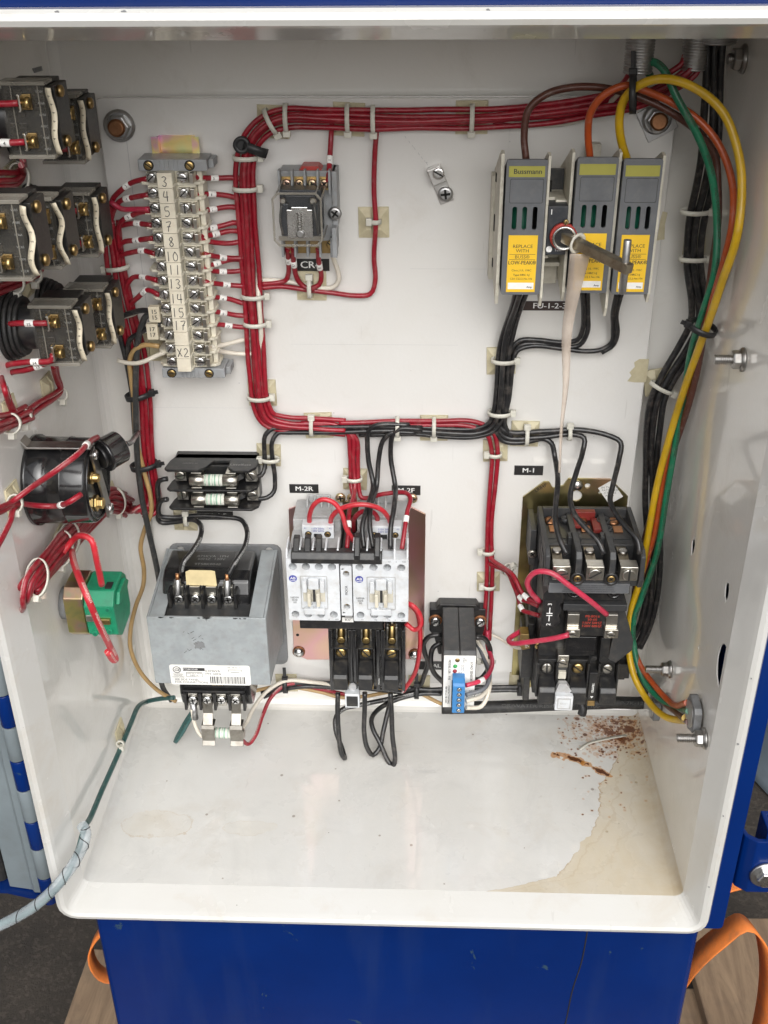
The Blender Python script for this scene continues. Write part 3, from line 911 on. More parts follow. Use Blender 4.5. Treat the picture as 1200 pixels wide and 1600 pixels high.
def side_bolt(p, length, label, R=8.5, m='steel', stud=7.0):
    return flange_nut('wall_bolt', p, (-1, 0, 0), label, 'bolt', R, stud, length, m, m)
side_bolt((254, (254,30,630.7)[1], (254,30,630.7)[2]), 3, 'dull flange bolt on the right wall just under the conduit', 10.0, 'steel', 8.0)
side_bolt((254, (254,141.3,450.2)[1], (254,141.3,450.2)[2]), 12, 'long threaded bolt sticking out of the right wall at mid height', 8.5)
side_bolt((254, (254,81.8,132.7)[1], (254,81.8,132.7)[2]), 14, 'threaded bolt on the right wall just above the conduit locknut', 8.0)
side_bolt((254, (254,203.6,160.5)[1], (254,203.6,160.5)[2]), 14, 'threaded bolt on the right wall, lowest and nearest the rim', 8.5)
flange_nut('flange_nut', (-229, -21, (-255.9,-10,37.2)[2]), (0, 1, 0), 'small grey flange nut low in the back left corner', 'nut', 7.0, 6.0, 1.0)

# ground lug
gl = thing('ground_lug', (42.9,-0,537.5), 'small bare metal ground lug screwed to the upper panel', 'lug')
c = (42.9,-0,537.5)
a_ = math.radians(-68)
l = MB().box(c[0] - 15, c[0] + 15, 0, 2.0, c[2] - 5.5, c[2] + 5.5).turn(c, a_)
l.build('strap', 'aluminium', gl, 0.5)
l = MB().box(c[0] - 15, c[0] - 2, 2.0, 10.0, c[2] - 5.5, c[2] + 5.5).turn(c, a_)
l.build('barrel', 'aluminium', gl, 0.8)
screw(gl, (41.2,10,547.5), 4.6, 'bright_screw', slot=0.5, h=1.5)
screw(gl, (47,2,530.2), 6.0, 'zinc', cross=True, h=2.4)

# engraved labels
def plaque(p0, p1, s, label, m='label_black', size=6.0, dx=0.0):
    t = thing('engraved_label', ((p0[0] + p1[0]) / 2, 0, p1[2]), label, 'label')
    MB().box(p0[0], p1[0], 0, 0.9, p1[2], p0[2]).build('plate', m, t, 0.2)
    text(t, s, ((p0[0] + p1[0]) / 2 + dx, 1.0, (p0[2] + p1[2]) / 2), size, 'ink_white', stretch=1.15, bold=0.08)
    return t
plaque((-71.4,-0,478.1), (-45.3,-0,468.2), 'CR-1', 'black label CR below the clear relay', dx=-1.0, size=8.0)
plaque((-88.1,-0,271.7), (-61.8,-0,262.9), 'M-2R', 'black label M-2R above the left contactor', size=6.4)
plaque((4.2,-0,271.5), (30.1,-0,262), 'M-2F', 'black label M-2F above the right contactor, crossed by wires', size=6.4)
plaque((113,-0,292.8), (138.4,-0,283.5), 'M-1', 'black label M-1 above the motor starter', size=6.4)
plaque((112.4,-0,443.7), (155.1,-0,435.8), 'FU-1-2-3', 'dark brown label FU-1-2 below the fuse disconnect', 'label_brown', 6.6)
plaque((-174.3,-0,242.7), (-141.4,-0,233.7), 'FU-4-5', 'black label FU-4 under the two-pole fuse block', size=6.6)
plaque((30.6,-0,74.4), (59.2,-0,64.6), 'OAL', 'black label half hidden behind the load sensor', size=6.0)

# torn remains of a sticker at the right edge of the panel
o = MB().prism([((205.6,-0,395.4)[0] + a, (206.9,-0,382.8)[2] + b) for a, b in ((-2, -9), (1, -4), (-1, -1), (3, 4), (2, 8), (6, 11), (14, 11), (14, -10), (4, -10))], 'xz', 0, 0.25).build('sticker_remnant', 'tie_pad')
tag(o, 'torn yellowed sticker remnant near the right panel edge', 'sticker')
o = MB().prism([((217.3,-0,506.6)[0] + a, (217.3,-0,506.6)[2] + b) for a, b in ((-3, -13), (3, -12), (2, 0), (3, 9), (-1, 10), (-2, 3))], 'xz', 0, 0.25).build('sticker_remnant', 'tie_pad')
tag(o, 'narrow yellowed tape strip beside the right fuse cover', 'sticker')

# nipples through the ceiling
def nipple(c, R, zb, label, nut=True):
    t = thing('conduit_nipple', (c[0], c[1], zb), label, 'conduit')
    pr, h = [(0, R * 0.86), (0.01, R * 0.93)], 0.6
    while h < HC - zb:
        pr += [(h, R), (h + 0.9, R), (h + 1.2, R * 0.94), (h + 1.7, R * 0.94)]
        h += 2.0
    MB().lathe((c[0], c[1], zb), (c[0], c[1], zb + 1), pr, 24).build('threaded_pipe', 'zinc', t)
    MB().lathe((c[0], c[1], zb - 0.1), (c[0], c[1], zb + 1), [(0, R * 0.84), (0.15, R * 0.8)], 24).build('bore', 'recess_shade', t)
    if nut:
        MB().lathe((c[0], c[1], HC - 4), (c[0], c[1], HC), [(0, R * 1.3), (3.8, R * 1.35)], 8, False).build('locknut', 'zinc', t, 0.4)
    return t
nipple((177.3, 48, 0), 10.0, 624, 'threaded grey conduit nipple above the fuse covers, left of two')
nipple((218, 34, 0), 9.0, 624, 'threaded grey conduit nipple with red wires, beside the black cables')
nipple((231, 30, 0), 15.5, 641, 'wide conduit bushing in the ceiling with black cables', False)

# locknuts of the right wall conduits
def wall_nut(p, R, label):
    t = thing('conduit_locknut', p, label, 'locknut')
    MB().lathe((254, p[1], p[2]), (253, p[1], p[2]), [(0, R * 0.78), (9, R * 0.78)], 22).build('threaded_pipe', 'steel', t)
    n = 10
    mb, vs_, k = MB(), [], 20
    for j, x in ((0, 252), (1, 246)):
        for i in range(k):
            a = 2 * math.pi * i / k
            r = R * (1.12 if (i // 2) % 2 else 0.98)
            vs_.append((x, p[1] + r * math.cos(a), p[2] + r * math.sin(a)))
    mb.add(vs_, [(i, (i + 1) % k, k + (i + 1) % k, k + i) for i in range(k)] + [tuple(range(k)), tuple(range(k, 2 * k))])
    mb.build('nut', 'cast_grey', t, 0.5)
    MB().cyl((245.8, p[1], p[2]), (245.4, p[1], p[2]), R * 0.72, 20).build('bore', 'recess_shade', t)
    return t
wall_nut((246,181.2,166.3), 14.0, 'grey notched locknut where yellow, orange and green wires enter')
wall_nut((246,66.9,77.7), 12.0, 'grey locknut behind the coloured wires at the end of the black cable')

# ------------------------------------------------------------------ terminal strip
STROKES = {'3': [[(0.1, .9), (.5, 1), (.85, .8), (.4, .52), (.85, .3), (.5, 0), (.05, .12)]], '4': [[(.2, 1), (.05, .45), (.9, .45)], [(.7, 1), (.65, 0)]],
           '5': [[(.9, 1), (.2, .98), (.15, .58), (.7, .6), (.85, .25), (.5, 0), (.05, .08)]], '7': [[(.05, .95), (.9, 1), (.5, .45), (.35, 0)], [(.2, .48), (.75, .52)]],
           '8': [[(.5, .52), (.15, .75), (.5, 1), (.8, .76), (.5, .52), (.15, .22), (.5, 0), (.85, .25), (.5, .52)]], '1': [[(.5, 1), (.45, 0)]],
           '0': [[(.5, 1), (.12, .6), (.3, .05), (.75, .1), (.88, .6), (.5, 1)]], 'X': [[(.1, .9), (.9, .05)], [(.85, .95), (.1, 0)]], '2': [[(.1, .8), (.5, 1), (.85, .7), (.1, .02), (.95, .05)]]}
def scrawl(parent, s, x, d, z, h):
    """hand written figures: thin pencil strokes lying on the tape"""
    w = h * 0.55
    x0 = x - (len(s) * w + (len(s) - 1) * w * 0.3) / 2
    mb = MB()
    for k, ch in enumerate(s):
        for st in STROKES[ch]:
            mb.tube([(x0 + k * w * 1.3 + q[0] * w + random.uniform(-.15, .15), d, z - h / 2 + q[1] * h) for q in st], 0.32, 5, 1.5)
    mb.build('handwriting', 'pencil', parent)
ts = thing('terminal_strip', (-160, 0, 385), 'ivory terminal block strip with handwritten numbers on a metal rail', 'terminal strip')
rl = MB().prism([(-177.5, 8), (-172, 8), (-172, 1.5), (-146.5, 1.5), (-146.5, 8), (-141, 8), (-141, 6.8), (-145.3, 6.8), (-145.3, 0.2), (-173.2, 0.2), (-173.2, 6.8), (-177.5, 6.8)], 'xd', 388, 574)
rl.build('rail', 'chromate_rainbow', ts)
TX0, TX1 = -171.2, -150.6
def end_clamp(z0, z1, top):
    o = MB().box(-184, -132, 7, 30, z0, z1)
    o.box(-132, -128, 7, 24, z0 + 1, z1 - 1)
    o = o.build('end_clamp', 'grey_plastic', ts, 0.6)
    r = MB()
    for i in range(5): r.box(-169 + i * 3.4, -167.4 + i * 3.4, 30, 31, z0 + 0.8, z1 - 0.5)
    r.build('rib', 'grey_plastic', o)
    for x in (-176, -145):
        MB().lathe((x, 29.5, (z0 + z1) / 2), (x, 40, (z0 + z1) / 2), [(0, 3.9), (1, 3.9), (1.2, 3.2)], 16).build('screw_well', 'recess_shade', o)
        screw(o, (x, 30.4, (z0 + z1) / 2), 3.1, 'brass', h=1.0)
    return o
end_clamp(553.5, 562, True)
end_clamp(386.5, 395, False)
NUMS = ['3', '4', '5', '7', '8', '10', '11', '13', '14', '15', '17', '', 'X2', '']
for i, s in enumerate(NUMS):
    z = 548.6 - i * 11.32
    # one moulded block: low body, raised middle rib and a wide insulating fin below it
    b = MB().box(-179, -142, 7, 28, z - 3.6, z + 5.4)
    b.box(-168.6, -157.0, 28, 39.5, z - 5.2, z + 5.6)
    b.prism([(-186, 8), (-186, 24), (-183, 28), (-169, 30), (-169, 37), (-156.6, 37), (-155.6, 30), (-139, 28), (-136, 24), (-136, 8)], 'xd', z - 5.6, z - 3.3)
    blk = b.build('terminal_block', 'ivory', ts, 0.45)
    MB().box(-168.2, -157.4, 39.55, 39.95, z - 5.3, z + 5.7).build('number_tape', 'number_tape', blk, 0.1)
    if s: scrawl(blk, s, -162.8 + random.uniform(-.5, .5), 40.2, z + random.uniform(-.5, .5), 7.4)
    for x, sx in ((-174.0, -1), (-150.8, 1)):
        MB().box(x - 4.2, x + 4.2, 28, 32.5, z - 2.6, z + 4.4).build('clamp_plate', 'nickel', blk, 0.3)
        screw(blk, (x, 32.6, z + 0.9), 3.9, 'bright_screw', h=2.2)
    MB().box(-145.2, -142.2, 24, 36, z - 2.8, z + 4.4).build('clamp_cage', 'nickel', blk, 0.3)
MB().box(-141.5, -137.5, 6, 24, 392, 553).build('end_cover', 'ivory', ts, 0.4)

# ------------------------------------------------------------------ plug-in relay
ry = thing('relay', (-59, 0, 490), 'clear square relay in a grey socket with its spring showing', 'relay')
b = MB().box(-79, -37, 0, 22, 489, 552)
for x in (-79.5, -69.8, -60.2, -50.4, -41.6):
    b.box(x, x + 1.8, 22, 30, 536, 554)
    b.box(x, x + 1.8, 22, 30, 488, 503)
b.box(-39.8, -36, 22, 34, 489, 512)
b.box(-39.5, -35.5, 0, 24, 510, 552)
b.build('socket', 'grey_plastic', ry, 0.5)
MB().prism([(-66, 550), (-62, 555), (-50, 555), (-45, 550)], 'xz', 4, 20).build('release_clip', 'red_plastic', ry, 0.5)
for x in (-73.5, -63.8, -54.2, -45):
    screw(ry, (x, 23, 543), 3.8, 'chromate_screw', h=3.0, cross=True)
    MB().box(x - 4, x + 4, 21.8, 23, 538, 548).build('terminal_tab', 'brass', ry)
for x in (-73.5, -63.8, -54.2, -45): MB().box(x - 3.6, x + 3.6, 21.8, 23.4, 489.5, 499).build('terminal_tab', 'brass_dark', ry)
screw(ry, (-41.5, 24, 497), 3.4, 'brass', h=3.0)
screw(ry, (-37.5, 25, 521), 5.2, 'zinc', cross=True, h=2.4)
oc = [(-76, 507), (-47.5, 507), (-43.5, 511.5), (-43.5, 542), (-47.5, 546.5), (-76, 546.5), (-80, 542), (-80, 511.5)]
oi = [(-75.2, 508.6), (-48.4, 508.6), (-45, 512.2), (-45, 541.2), (-48.4, 544.9), (-75.2, 544.9), (-78.5, 541.2), (-78.5, 512.2)]
MB().prism(oc, 'xz', 24, 65.2, ()).build('clear_case', 'clear_cover', ry, 0.8)
MB().prism(oc, 'xz', 65.3, 66.6, [oi]).build('case_edge', 'cover_edge', ry, 0.3)
for x, z in ((-76, 546.2), (-47.5, 546.2), (-43.8, 542), (-43.8, 511.5), (-47.5, 507.3)):
    MB().box(x - .5, x + .5, 24, 65.2, z - .5, z + .5).build('case_corner', 'cover_edge', ry)
cb = MB().box(-77, -46, 24.5, 44, 510, 543)
cb.box(-75.5, -69, 44, 56, 512, 536).box(-52, -47.5, 44, 56, 512, 536).box(-72, -50, 44, 52, 530, 541)
cb.build('coil_frame', 'coil_dark', ry, 0.8)
MB().prism([(-70.5, 511), (-51.5, 511), (-51.5, 532), (-55, 532), (-55, 534), (-67, 534), (-67, 532), (-70.5, 532)], 'xz', 57, 58.2).build('armature_plate', 'bright_screw', ry, 0.4)
MB().box(-77.5, -46, 56, 57, 508.8, 512).build('armature_bar', 'nickel', ry)
sp_ = MB()
sp_.tube([(-61 + 2.1 * math.cos(i * 1.05), 60.5 + 1.6 * math.sin(i * 1.05), 531 - i * 0.21) for i in range(66)], 0.35, 5, 1.2)
sp_.build('spring', 'steel', ry)
MB().lathe((-61, 58.2, 514.5), (-61, 62, 514.5), [(0, 3.2), (1.6, 3.2), (2, 2.2)], 10).build('rivet', 'zinc', ry)
MB().lathe((-73, 56, 538), (-73, 58, 538), [(0, 2.4), (1.4, 1.6)], 10).build('contact', 'nickel', ry)
MB().lathe((-51, 56, 538), (-51, 58, 538), [(0, 2.8), (1.4, 1.8)], 10).build('contact', 'nickel', ry)
lw = MB()
lw.tube([(-50, 57, 537), (-49, 60, 528), (-47.6, 58, 514)], 0.9, 6)
lw.tube([(-74, 57, 536), (-75.5, 58, 524), (-74, 57, 513)], 0.9, 6)
lw.build('lead', 'wire_dark_grey', ry)

# ------------------------------------------------------------------ fuse disconnect
fd = thing('fuse_disconnect', (142, 0, 466), 'three grey fuse covers with yellow labels on an ivory disconnect base', 'fuse holder')
iv = MB()
iv.box(82, 201, 0, 14, 466, 547)
iv.build('base', 'ivory_dirty', fd, 0.6)
def side_plate(x0, x1, d1, zb, zt):
    MB().prism([(0, zb + 12), (10, zb + 10), (d1 - 16, zb - 4), (d1 - 4, zb - 8), (d1, zb), (d1, zt), (d1 - 8, zt + 1), (2, zt - 24), (0, zt - 25)], 'dz', x0, x1).build('side_plate', 'ivory_dirty', fd, 0.4)
side_plate(84.6, 87.2, 68, 471, 574)
side_plate(117.6, 119.6, 70, 470, 573)
side_plate(134.2, 136.4, 68, 474, 575)
side_plate(166.9, 169.0, 69, 462, 575)
side_plate(197.4, 199.6, 69, 473, 573)
for z0, z1 in ((545, 551), (508, 520), (480, 486)):
    MB().box(83.9, 84.7, 22, 27, z0, z1).build('latch_slot', 'recess_shade', fd)
MB().box(152, 163, 0, 10, 547, 569).build('mounting_ear', 'ivory_dirty', fd, 0.4)
mid = MB().box(119.8, 134, 14, 30, 468, 549)
mid.box(119.8, 126, 30, 52, 536, 540).box(126, 134, 30, 58, 537, 539.5).box(119.8, 134, 30, 44, 486, 489)
mid.box(119.8, 123, 30, 60, 497, 499)
mid.build('centre_web', 'ivory_dirty', fd, 0.4)
MB().box(120.5, 125, 30, 36, 536, 548).build('contact_gap', 'recess_shade', fd)
MB().box(119.9, 133.8, 30.1, 33, 541, 556).build('contact_housing', 'charcoal', fd)
def fuse_cover(x0, x1, dz, brand):
    z0, z1 = 474 + dz, 571.5 + dz
    w, h = x1 - x0, z1 - z0
    fx = lambda a: x0 + w * a
    fz = lambda a: z1 - h * a
    slots = [rrect(fx(a), fx(b), fz(.505), fz(.335), 1.5, 2) for a, b in ((.19, .31), (.44, .56), (.70, .82))]
    o = MB().prism(rrect(x0, x1, z0, z1, 1.5, 2), 'xz', 72.5, 75, slots).build('fuse_cover', 'grey_cover', fd)
    MB().box(x0 + 0.2, x1 - 0.2, 15, 72.3, z0 + 0.5, z0 + 3).build('cover_wall', 'grey_cover', o)
    MB().prism([(72.3, z1 - .5), (72.3, z1 - 3), (15, z1 - 29), (15, z1 - 26)], 'dz', x0 + .2, x1 - .2).build('cover_wall', 'grey_cover', o)
    for x in (x0 + 0.2, x1 - 2.2): MB().prism([(15, z0 + 3.1), (72.3, z0 + 3.1), (72.3, z1 - 3.1), (15, z1 - 29.1)], 'dz', x, x + 2).build('cover_wall', 'grey_cover', o)
    MB().cyl((fx(.45), 52, z0 + 8), (fx(.45), 52, z1 - 22), w * 0.30, 18).build('fuse_body', 'green_inside', o)
    gr = MB().prism(rrect(fx(.1), fx(.93), fz(.31), fz(.135), 1.0, 2), 'xz', 75, 75.25, [rrect(fx(.1) + .35, fx(.93) - .35, fz(.31) + .35, fz(.135) - .35, .8, 2)])
    gr.build('panel_line', 'charcoal', o)
    MB().box(fx(.06), fx(.94), 75.05, 75.25, fz(.122), fz(.045)).build('name_strip', 'olive_label', o)
    if brand: text(o, 'Bussmann', (fx(.52), 75.4, fz(.084)), 5.0, 'ink', bold=0.12)
    ly = MB().box(fx(.13), fx(.87), 75.05, 75.3, fz(.978), fz(.545)).build('yellow_label', 'yellow_label', o)
    cx_ = fx(.5)
    for s, a, sz, bd in (('REPLACE\nWITH', .645, 3.5, 0), ('BUSS\u00ae', .708, 3.5, 0), ('LOW-PEAK\u00ae', .752, 3.9, .25), ('Class J UL 198C', .81, 2.1, 0), ('Type HRC I-J', .845, 2.1, .06), ('CSA C22.2 No.106', .875, 2.0, 0)):
        text(ly, s, (cx_, 75.42, fz(a)), sz, 'ink', bold=bd, stretch=0.9 if 'LOW' in s else 1.05)
    MB().box(fx(.17), fx(.83), 75.34, 75.42, fz(.728) - .1, fz(.728) + .15).box(fx(.17), fx(.83), 75.34, 75.42, fz(.688) - .1, fz(.688) + .15).build('rule', 'ink', ly)
    bx_ = MB().box(fx(.17), fx(.83), 75.34, 75.45, fz(.955), fz(.905)).build('rating_box', 'label_white', ly)
    text(ly, 'Amp', (fx(.72), 75.6, fz(.938)), 2.0, 'ink', bold=.06)
    return o
fuse_cover(88.2, 116.8, 0, True)
fuse_cover(137.4, 166.0, 1.5, False)
fuse_cover(169.6, 196.6, 0.5, False)
# operating shaft
hubp = (131.4,73,517.2)
MB().box(119.8, 134.0, 30, 71, 503, 538).build('mechanism_box', 'charcoal_blue', fd, 0.4)
text(fd, 'I', (122.0, 71.3, 534), 5.4, 'ink_white', bold=.15)
text(fd, 'Test', (128.5, 71.3, 506.5), 2.8, 'ink_white')
MB().lathe((hubp[0], 71, hubp[2]), (hubp[0], 90, hubp[2]), [(0, 9.8), (4, 9.8), (4.4, 9)], 28).build('ring_backing', 'red_plastic', fd)
MB().lathe((hubp[0] + 0.6, 75.4, hubp[2] - 0.6), (hubp[0] + 0.6, 90, hubp[2] - 0.6), [(0, 8.8), (2, 8.8), (2.2, 7.2), (0.3, 7.2)], 28).build('ring', 'bright_screw', fd)
MB().lathe((hubp[0] + 0.6, 75.8, hubp[2] - 0.6), (hubp[0] + 0.6, 90, hubp[2] - 0.6), [(0, 7.0), (0.6, 6.9)], 24).build('hub', 'black_plastic', fd)
MB().lathe((122.0, 71, 507), (122.0, 75, 507), [(0, 2.3), (.4, 2.3), (.45, 1.5), (.1, 1.5)], 16).build('off_mark', 'ink_white', fd)
screw(fd, (hubp[0] + 1, 75.5, hubp[2] + 11), 2.0, 'brass')
sa, sb = Vector(hubp), Vector((172.4,122,508))
shf = thing('operating_shaft', hubp, 'square steel disconnect shaft with cross pin sticking out of the red ring', 'shaft')
q = MB()
ax = (sb - sa).normalized()
u_ = ax.cross(Vector((0, 0, 1))).normalized()
w_ = ax.cross(u_)
qs = [u_ * a + w_ * b for a, b in ((-3.6, -3.6), (3.6, -3.6), (3.6, 3.6), (-3.6, 3.6))]
q.hexa([sa - ax * 2 + k for k in qs], [sb + k for k in qs])
q.build('bar', 'bronze', shf, 0.7)
pc = sb - ax * 4.5
MB().cyl(pc + Vector((0, 0, 19)), pc - Vector((0, 0, 19)), 2.7, 14).build('cross_pin', 'zinc', shf, 0.5)
# plastic tie and the long film strip hanging from the shaft
tp = sa.lerp(sb, 0.22)
tw = MB().tube([tp + u_ * 5 * math.cos(a) * 1.25 + w_ * 5 * math.sin(a) * 1.25 for a in [2 * math.pi * i / 12 for i in range(12)]], 1, 6, 3, True, (1.0, 1.8))
tt = tw.build('cable_tie', 'nylon')
tag(tt, 'milky plastic tie wrapped around the square shaft', 'cable tie')
p0 = tp + Vector((2, 5, -6))
pts = [p0, Vector((141.8,80,485.7)), Vector((139.1,78,445.5)), Vector((141.2,78,404)), Vector((140.6,78,365.8)), Vector((141.9,78,327.1))]
P_ = spline(pts, 6.0)
vs_, fs = [], []
for i, p in enumerate(P_):
    k = i / (len(P_) - 1)
    wd = 4.6 * (1 - k) ** 2 + 2.7 - 1.9 * k
    an = 0.5 * math.sin(6 * k)
    vs_ += [p + Vector((-wd * math.cos(an), -wd * math.sin(an), 0)), p + Vector((0, 0.9, 0)), p + Vector((wd * math.cos(an), wd * math.sin(an), 0))]
for i in range(len(P_) - 1):
    fs += [(3 * i, 3 * i + 1, 3 * i + 4, 3 * i + 3), (3 * i + 1, 3 * i + 2, 3 * i + 5, 3 * i + 4)]
fo_ = MB().add(vs_, fs, True).build('film_strip', 'foil_film')
sd = fo_.modifiers.new('thick', 'SOLIDIFY')
sd.thickness = 0.0004
tag(fo_, 'long pale plastic film strip hanging from the disconnect shaft', 'tape strip')

# ------------------------------------------------------------------ two-pole fuse block
fb = thing('fuse_block', (-150, 0, 262), 'black two-pole fuse block with two small cartridge fuses', 'fuse block')
b = MB().box(-186, -113, 0, 14, 262, 304)
b.box(-168, -131, 14, 20, 268, 300)
b.build('base', 'black_plastic', fb, 0.5)
wall = [(-184, 6), (-114, 6), (-111, 20), (-112, 30), (-117, 36), (-188, 36), (-191, 33), (-189, 20)]
notch = [(-184, 6), (-114, 6), (-111, 20), (-112, 30), (-117, 36), (-131, 36), (-136, 31), (-136, 18), (-150, 18), (-156, 31), (-161, 36), (-188, 36), (-191, 33), (-189, 20)]
MB().prism(notch, 'xd', 301.5, 304).build('barrier', 'black_plastic', fb, 0.4)
MB().prism(wall, 'xd', 282, 284.2).build('barrier', 'black_plastic', fb, 0.4)
MB().prism(wall, 'xd', 263.5, 265.6).build('barrier', 'black_plastic', fb, 0.4)
text(fb, 'Littelfuse', (-126, 26, 304.1), 5.0, 'ink_grey', 'up', bold=.1)
text(fb, 'L60030C-2C', (-170, 24, 304.1), 2.6, 'ink_grey', 'up')
def cartridge(parent, c, L, r, nm='cartridge_fuse', top=False, lab=None):
    """ferrule fuse lying along x"""
    o = MB().lathe((c[0] - L / 2, c[1], c[2]), (c[0], c[1], c[2]), [(0, r * .8), (.5, r), (L * .3, r), (L * .3 + .2, r * .93), (L * .7 - .2, r * .93), (L * .7, r), (L - .5, r), (L, r * .8)], 20)
    o = o.build(nm, 'nickel', parent)
    if lab: tag(o, *lab)
    MB().lathe((c[0] - L * .19, c[1], c[2]), (c[0], c[1], c[2]), [(0, r * .95), (L * .38, r * .95)], 20).build('paper_band', 'fuse_paper', o)
    pr = MB()
    for k in range(5): pr.lathe((c[0] - L * .17 + k * L * .075, c[1], c[2]), (c[0], c[1], c[2]), [(0, r * .97), (L * (.015 + .02 * (k % 2)), r * .97)], 20)
    pr.build('print', 'fuse_print', o)
    return o
for z in (292.5, 273.5):
    cartridge(fb, (-149, 33, z), 42, 5.4, lab=None)
    for s in (-1, 1):
        x = -149 + s * 15
        MB().box(x - 4.5, x + 4.5, 19, 22, z - 6, z + 6).box(x - 4.5, x + 4.5, 22, 36, z - 7, z - 5.9).box(x - 4.5, x + 4.5, 22, 33, z + 5.9, z + 7).build('clip', 'nickel', fb, 0.3)
        MB().box(-149 + s * 31 - 5, -149 + s * 31 + 5, 14, 24, z - 6, z + 6).build('terminal_plate', 'nickel', fb, 0.4)
        screw(fb, (-149 + s * 31, 24, z), 4.6, 'nickel', h=2.2)
    MB().box(-167, -163.5, 19, 34, z - 8, z + 4).build('clip_guard', 'black_plastic', fb, 0.3)
    MB().box(-131, -124, 19, 30, z - 2, z + 3).turn((-128, 24, z), 0.5).build('clip_spring', 'charcoal', fb, 0.3)

# ------------------------------------------------------------------ control transformer
tr = thing('transformer', (-153, 0, 70), 'grey control transformer with a white rating sticker', 'transformer')
slot = lambda x, z: rrect(x - 3.4, x + 3.4, z - 8, z + 8, 3.3, 4)
MB().prism(rrect(-204, -99, 70, 208, 7), 'xz', 0.2, 3.2, [slot(-193, 198), slot(-110, 198)]).build('mounting_plate', 'plate_grey', tr, 0.3)
for x in (-193, -110.5):
    MB().lathe((x, 3.2, 191), (x, 9, 191), [(0, 6), (1, 6), (1.1, 5.2)], 16).build('washer', 'rust_bolt', tr)
    MB().dome((x, 4.2, 191), (x, 12, 191), 4.8, 4, 14).build('bolt_head', 'steel', tr)
fx0, fx1 = -206, -102
fr_ = MB().prism([(fx0, 118), (fx1, 118), (fx1, 191), (-150, 191), (-154, 187.5), (-158, 191), (fx0, 191)], 'xz', 92.6, 95)
fr_.build('front_plate', 'transformer_grey', tr, 0.6)
for x0, x1 in ((fx0, fx0 + 2.2), (fx1 - 2.2, fx1)):
    MB().prism([(3.5, 100), (40, 112), (92.4, 118.2), (92.4, 190.8), (3.5, 204)], 'dz', x0, x1).build('side_plate', 'transformer_grey', tr, 0.4)
for x0, x1 in ((fx0 + 2.4, fx0 + 15), (fx1 - 15, fx1 - 2.4)):
    MB().prism([(3.5, 203.6), (92.4, 190.6), (92.4, 188.8), (3.5, 201.8)], 'dz', x0, x1).build('top_flange', 'transformer_grey', tr, 0.3)
MB().box(-195, -112, 12, 88, 120, 186).build('core', 'charcoal', tr, 1.0)
lam = MB()
for i in range(12): lam.box(-201, -106, 20 + i * 4.5, 23.5 + i * 4.5, 122, 185.5 - 0.4 * (i % 2))
lam.build('lamination', 'steel', tr)
tb = MB().prism([(12, 160), (12, 205), (17, 211), (50, 211), (60, 206), (65, 195), (68, 184), (68, 160)], 'dz', -198, -120)
tb.build('coil_cover', 'black_gloss', tr, 2.5, 3)
MB().prism([(-192, 60), (-131, 60), (-131, 74), (-192, 74)], 'xd', 181, 184.5).build('terminal_shelf', 'black_plastic', tr, 0.4)
for i in range(5): MB().box(-191 + i * 14.6, -188.4 + i * 14.6, 60, 75, 184.6, 202).build('terminal_barrier', 'black_plastic', tr, 0.5)
for i in range(4):
    x = -182.4 + i * 14.6
    MB().box(x - 4.6, x + 4.6, 64, 68.4, 185.5, 205).build('terminal_tab', 'nickel', tr, 0.4)
    screw(tr, (x, 68.4, 193), 4.8, 'bright_screw', cross=True, h=3.0)
for i in (0, 3):
    x = -182.4 + i * 14.6
    MB().cyl((x, 70.5, 197), (x, 66, 211), 3.2, 12).build('ring_terminal', 'zinc', tr, 0.3)
    MB().cyl((x, 66.2, 211), (x, 64.5, 216), 1.7, 10).build('bare_strand', 'bare_copper', tr)
MB().prism([(-175, 205.5), (-148, 205), (-148.5, 220), (-152, 220.8), (-171, 221), (-174.5, 219)], 'xz', 66, 66.5).build('gold_sticker', 'gold_sticker', tr)
MB().box(-181, -138, 20, 46, 211.1, 211.4).build('rating_label', 'label_black', tr)
text(tr, '9T58K0048', (-160, 42, 211.6), 5.0, 'ink_grey', 'up')
text(tr, '.075KVA  1PH\n60HZ  120V', (-158, 31, 211.6), 5.0, 'ink_grey', 'up')
# rating sticker on the front plate
st_ = MB().prism(rrect(-191.5, -119.5, 117.5, 139.5, 2), 'xz', 95.1, 95.4).build('rating_sticker', 'label_white', tr)
MB().prism(circ(-185, 134, 3.6, 24), 'xz', 95.4, 95.5, [circ(-185, 134, 3.0, 24)]).build('logo_ring', 'ink', st_)
text(st_, 'GE', (-185, 95.6, 134), 4.4, 'ink', lean=.35, bold=.08)
MB().box(-179.5, -160, 95.4, 95.5, 133, 136.3).build('type_bar', 'ink', st_)
text(st_, '9T58K0048', (-173, 95.62, 134.7), 2.8, 'ink_white', bold=.04)
text(st_, 'INDUSTRIAL\nCONTROL\nTRANSFORMER', (-184.5, 95.6, 127.6), 1.7, 'ink', bold=.02)
MB().prism(rrect(-177, -162.5, 126.2, 131.4, .2, 1), 'xz', 95.4, 95.5, [rrect(-176.7, -162.8, 126.5, 131.1, .2, 1)]).build('stamp_frame', 'ink', st_)
text(st_, 'INSPECTED & TESTED', (-169.8, 95.6, 130.2), 1.4, 'ink')
text(st_, 'N0214', (-169.8, 95.6, 127.9), 2.6, 'ink')
text(st_, '0.075kVA\n1PH  60Hz', (-153, 95.6, 131.6), 3.4, 'ink')
text(st_, 'SEE SIDE PANEL\nFOR CONNECTIONS', (-188, 95.6, 121.6), 3.2, 'ink', align='LEFT')
text(st_, 'X2   X4 X3   X1', (-133, 95.6, 137.2), 1.9, 'ink')
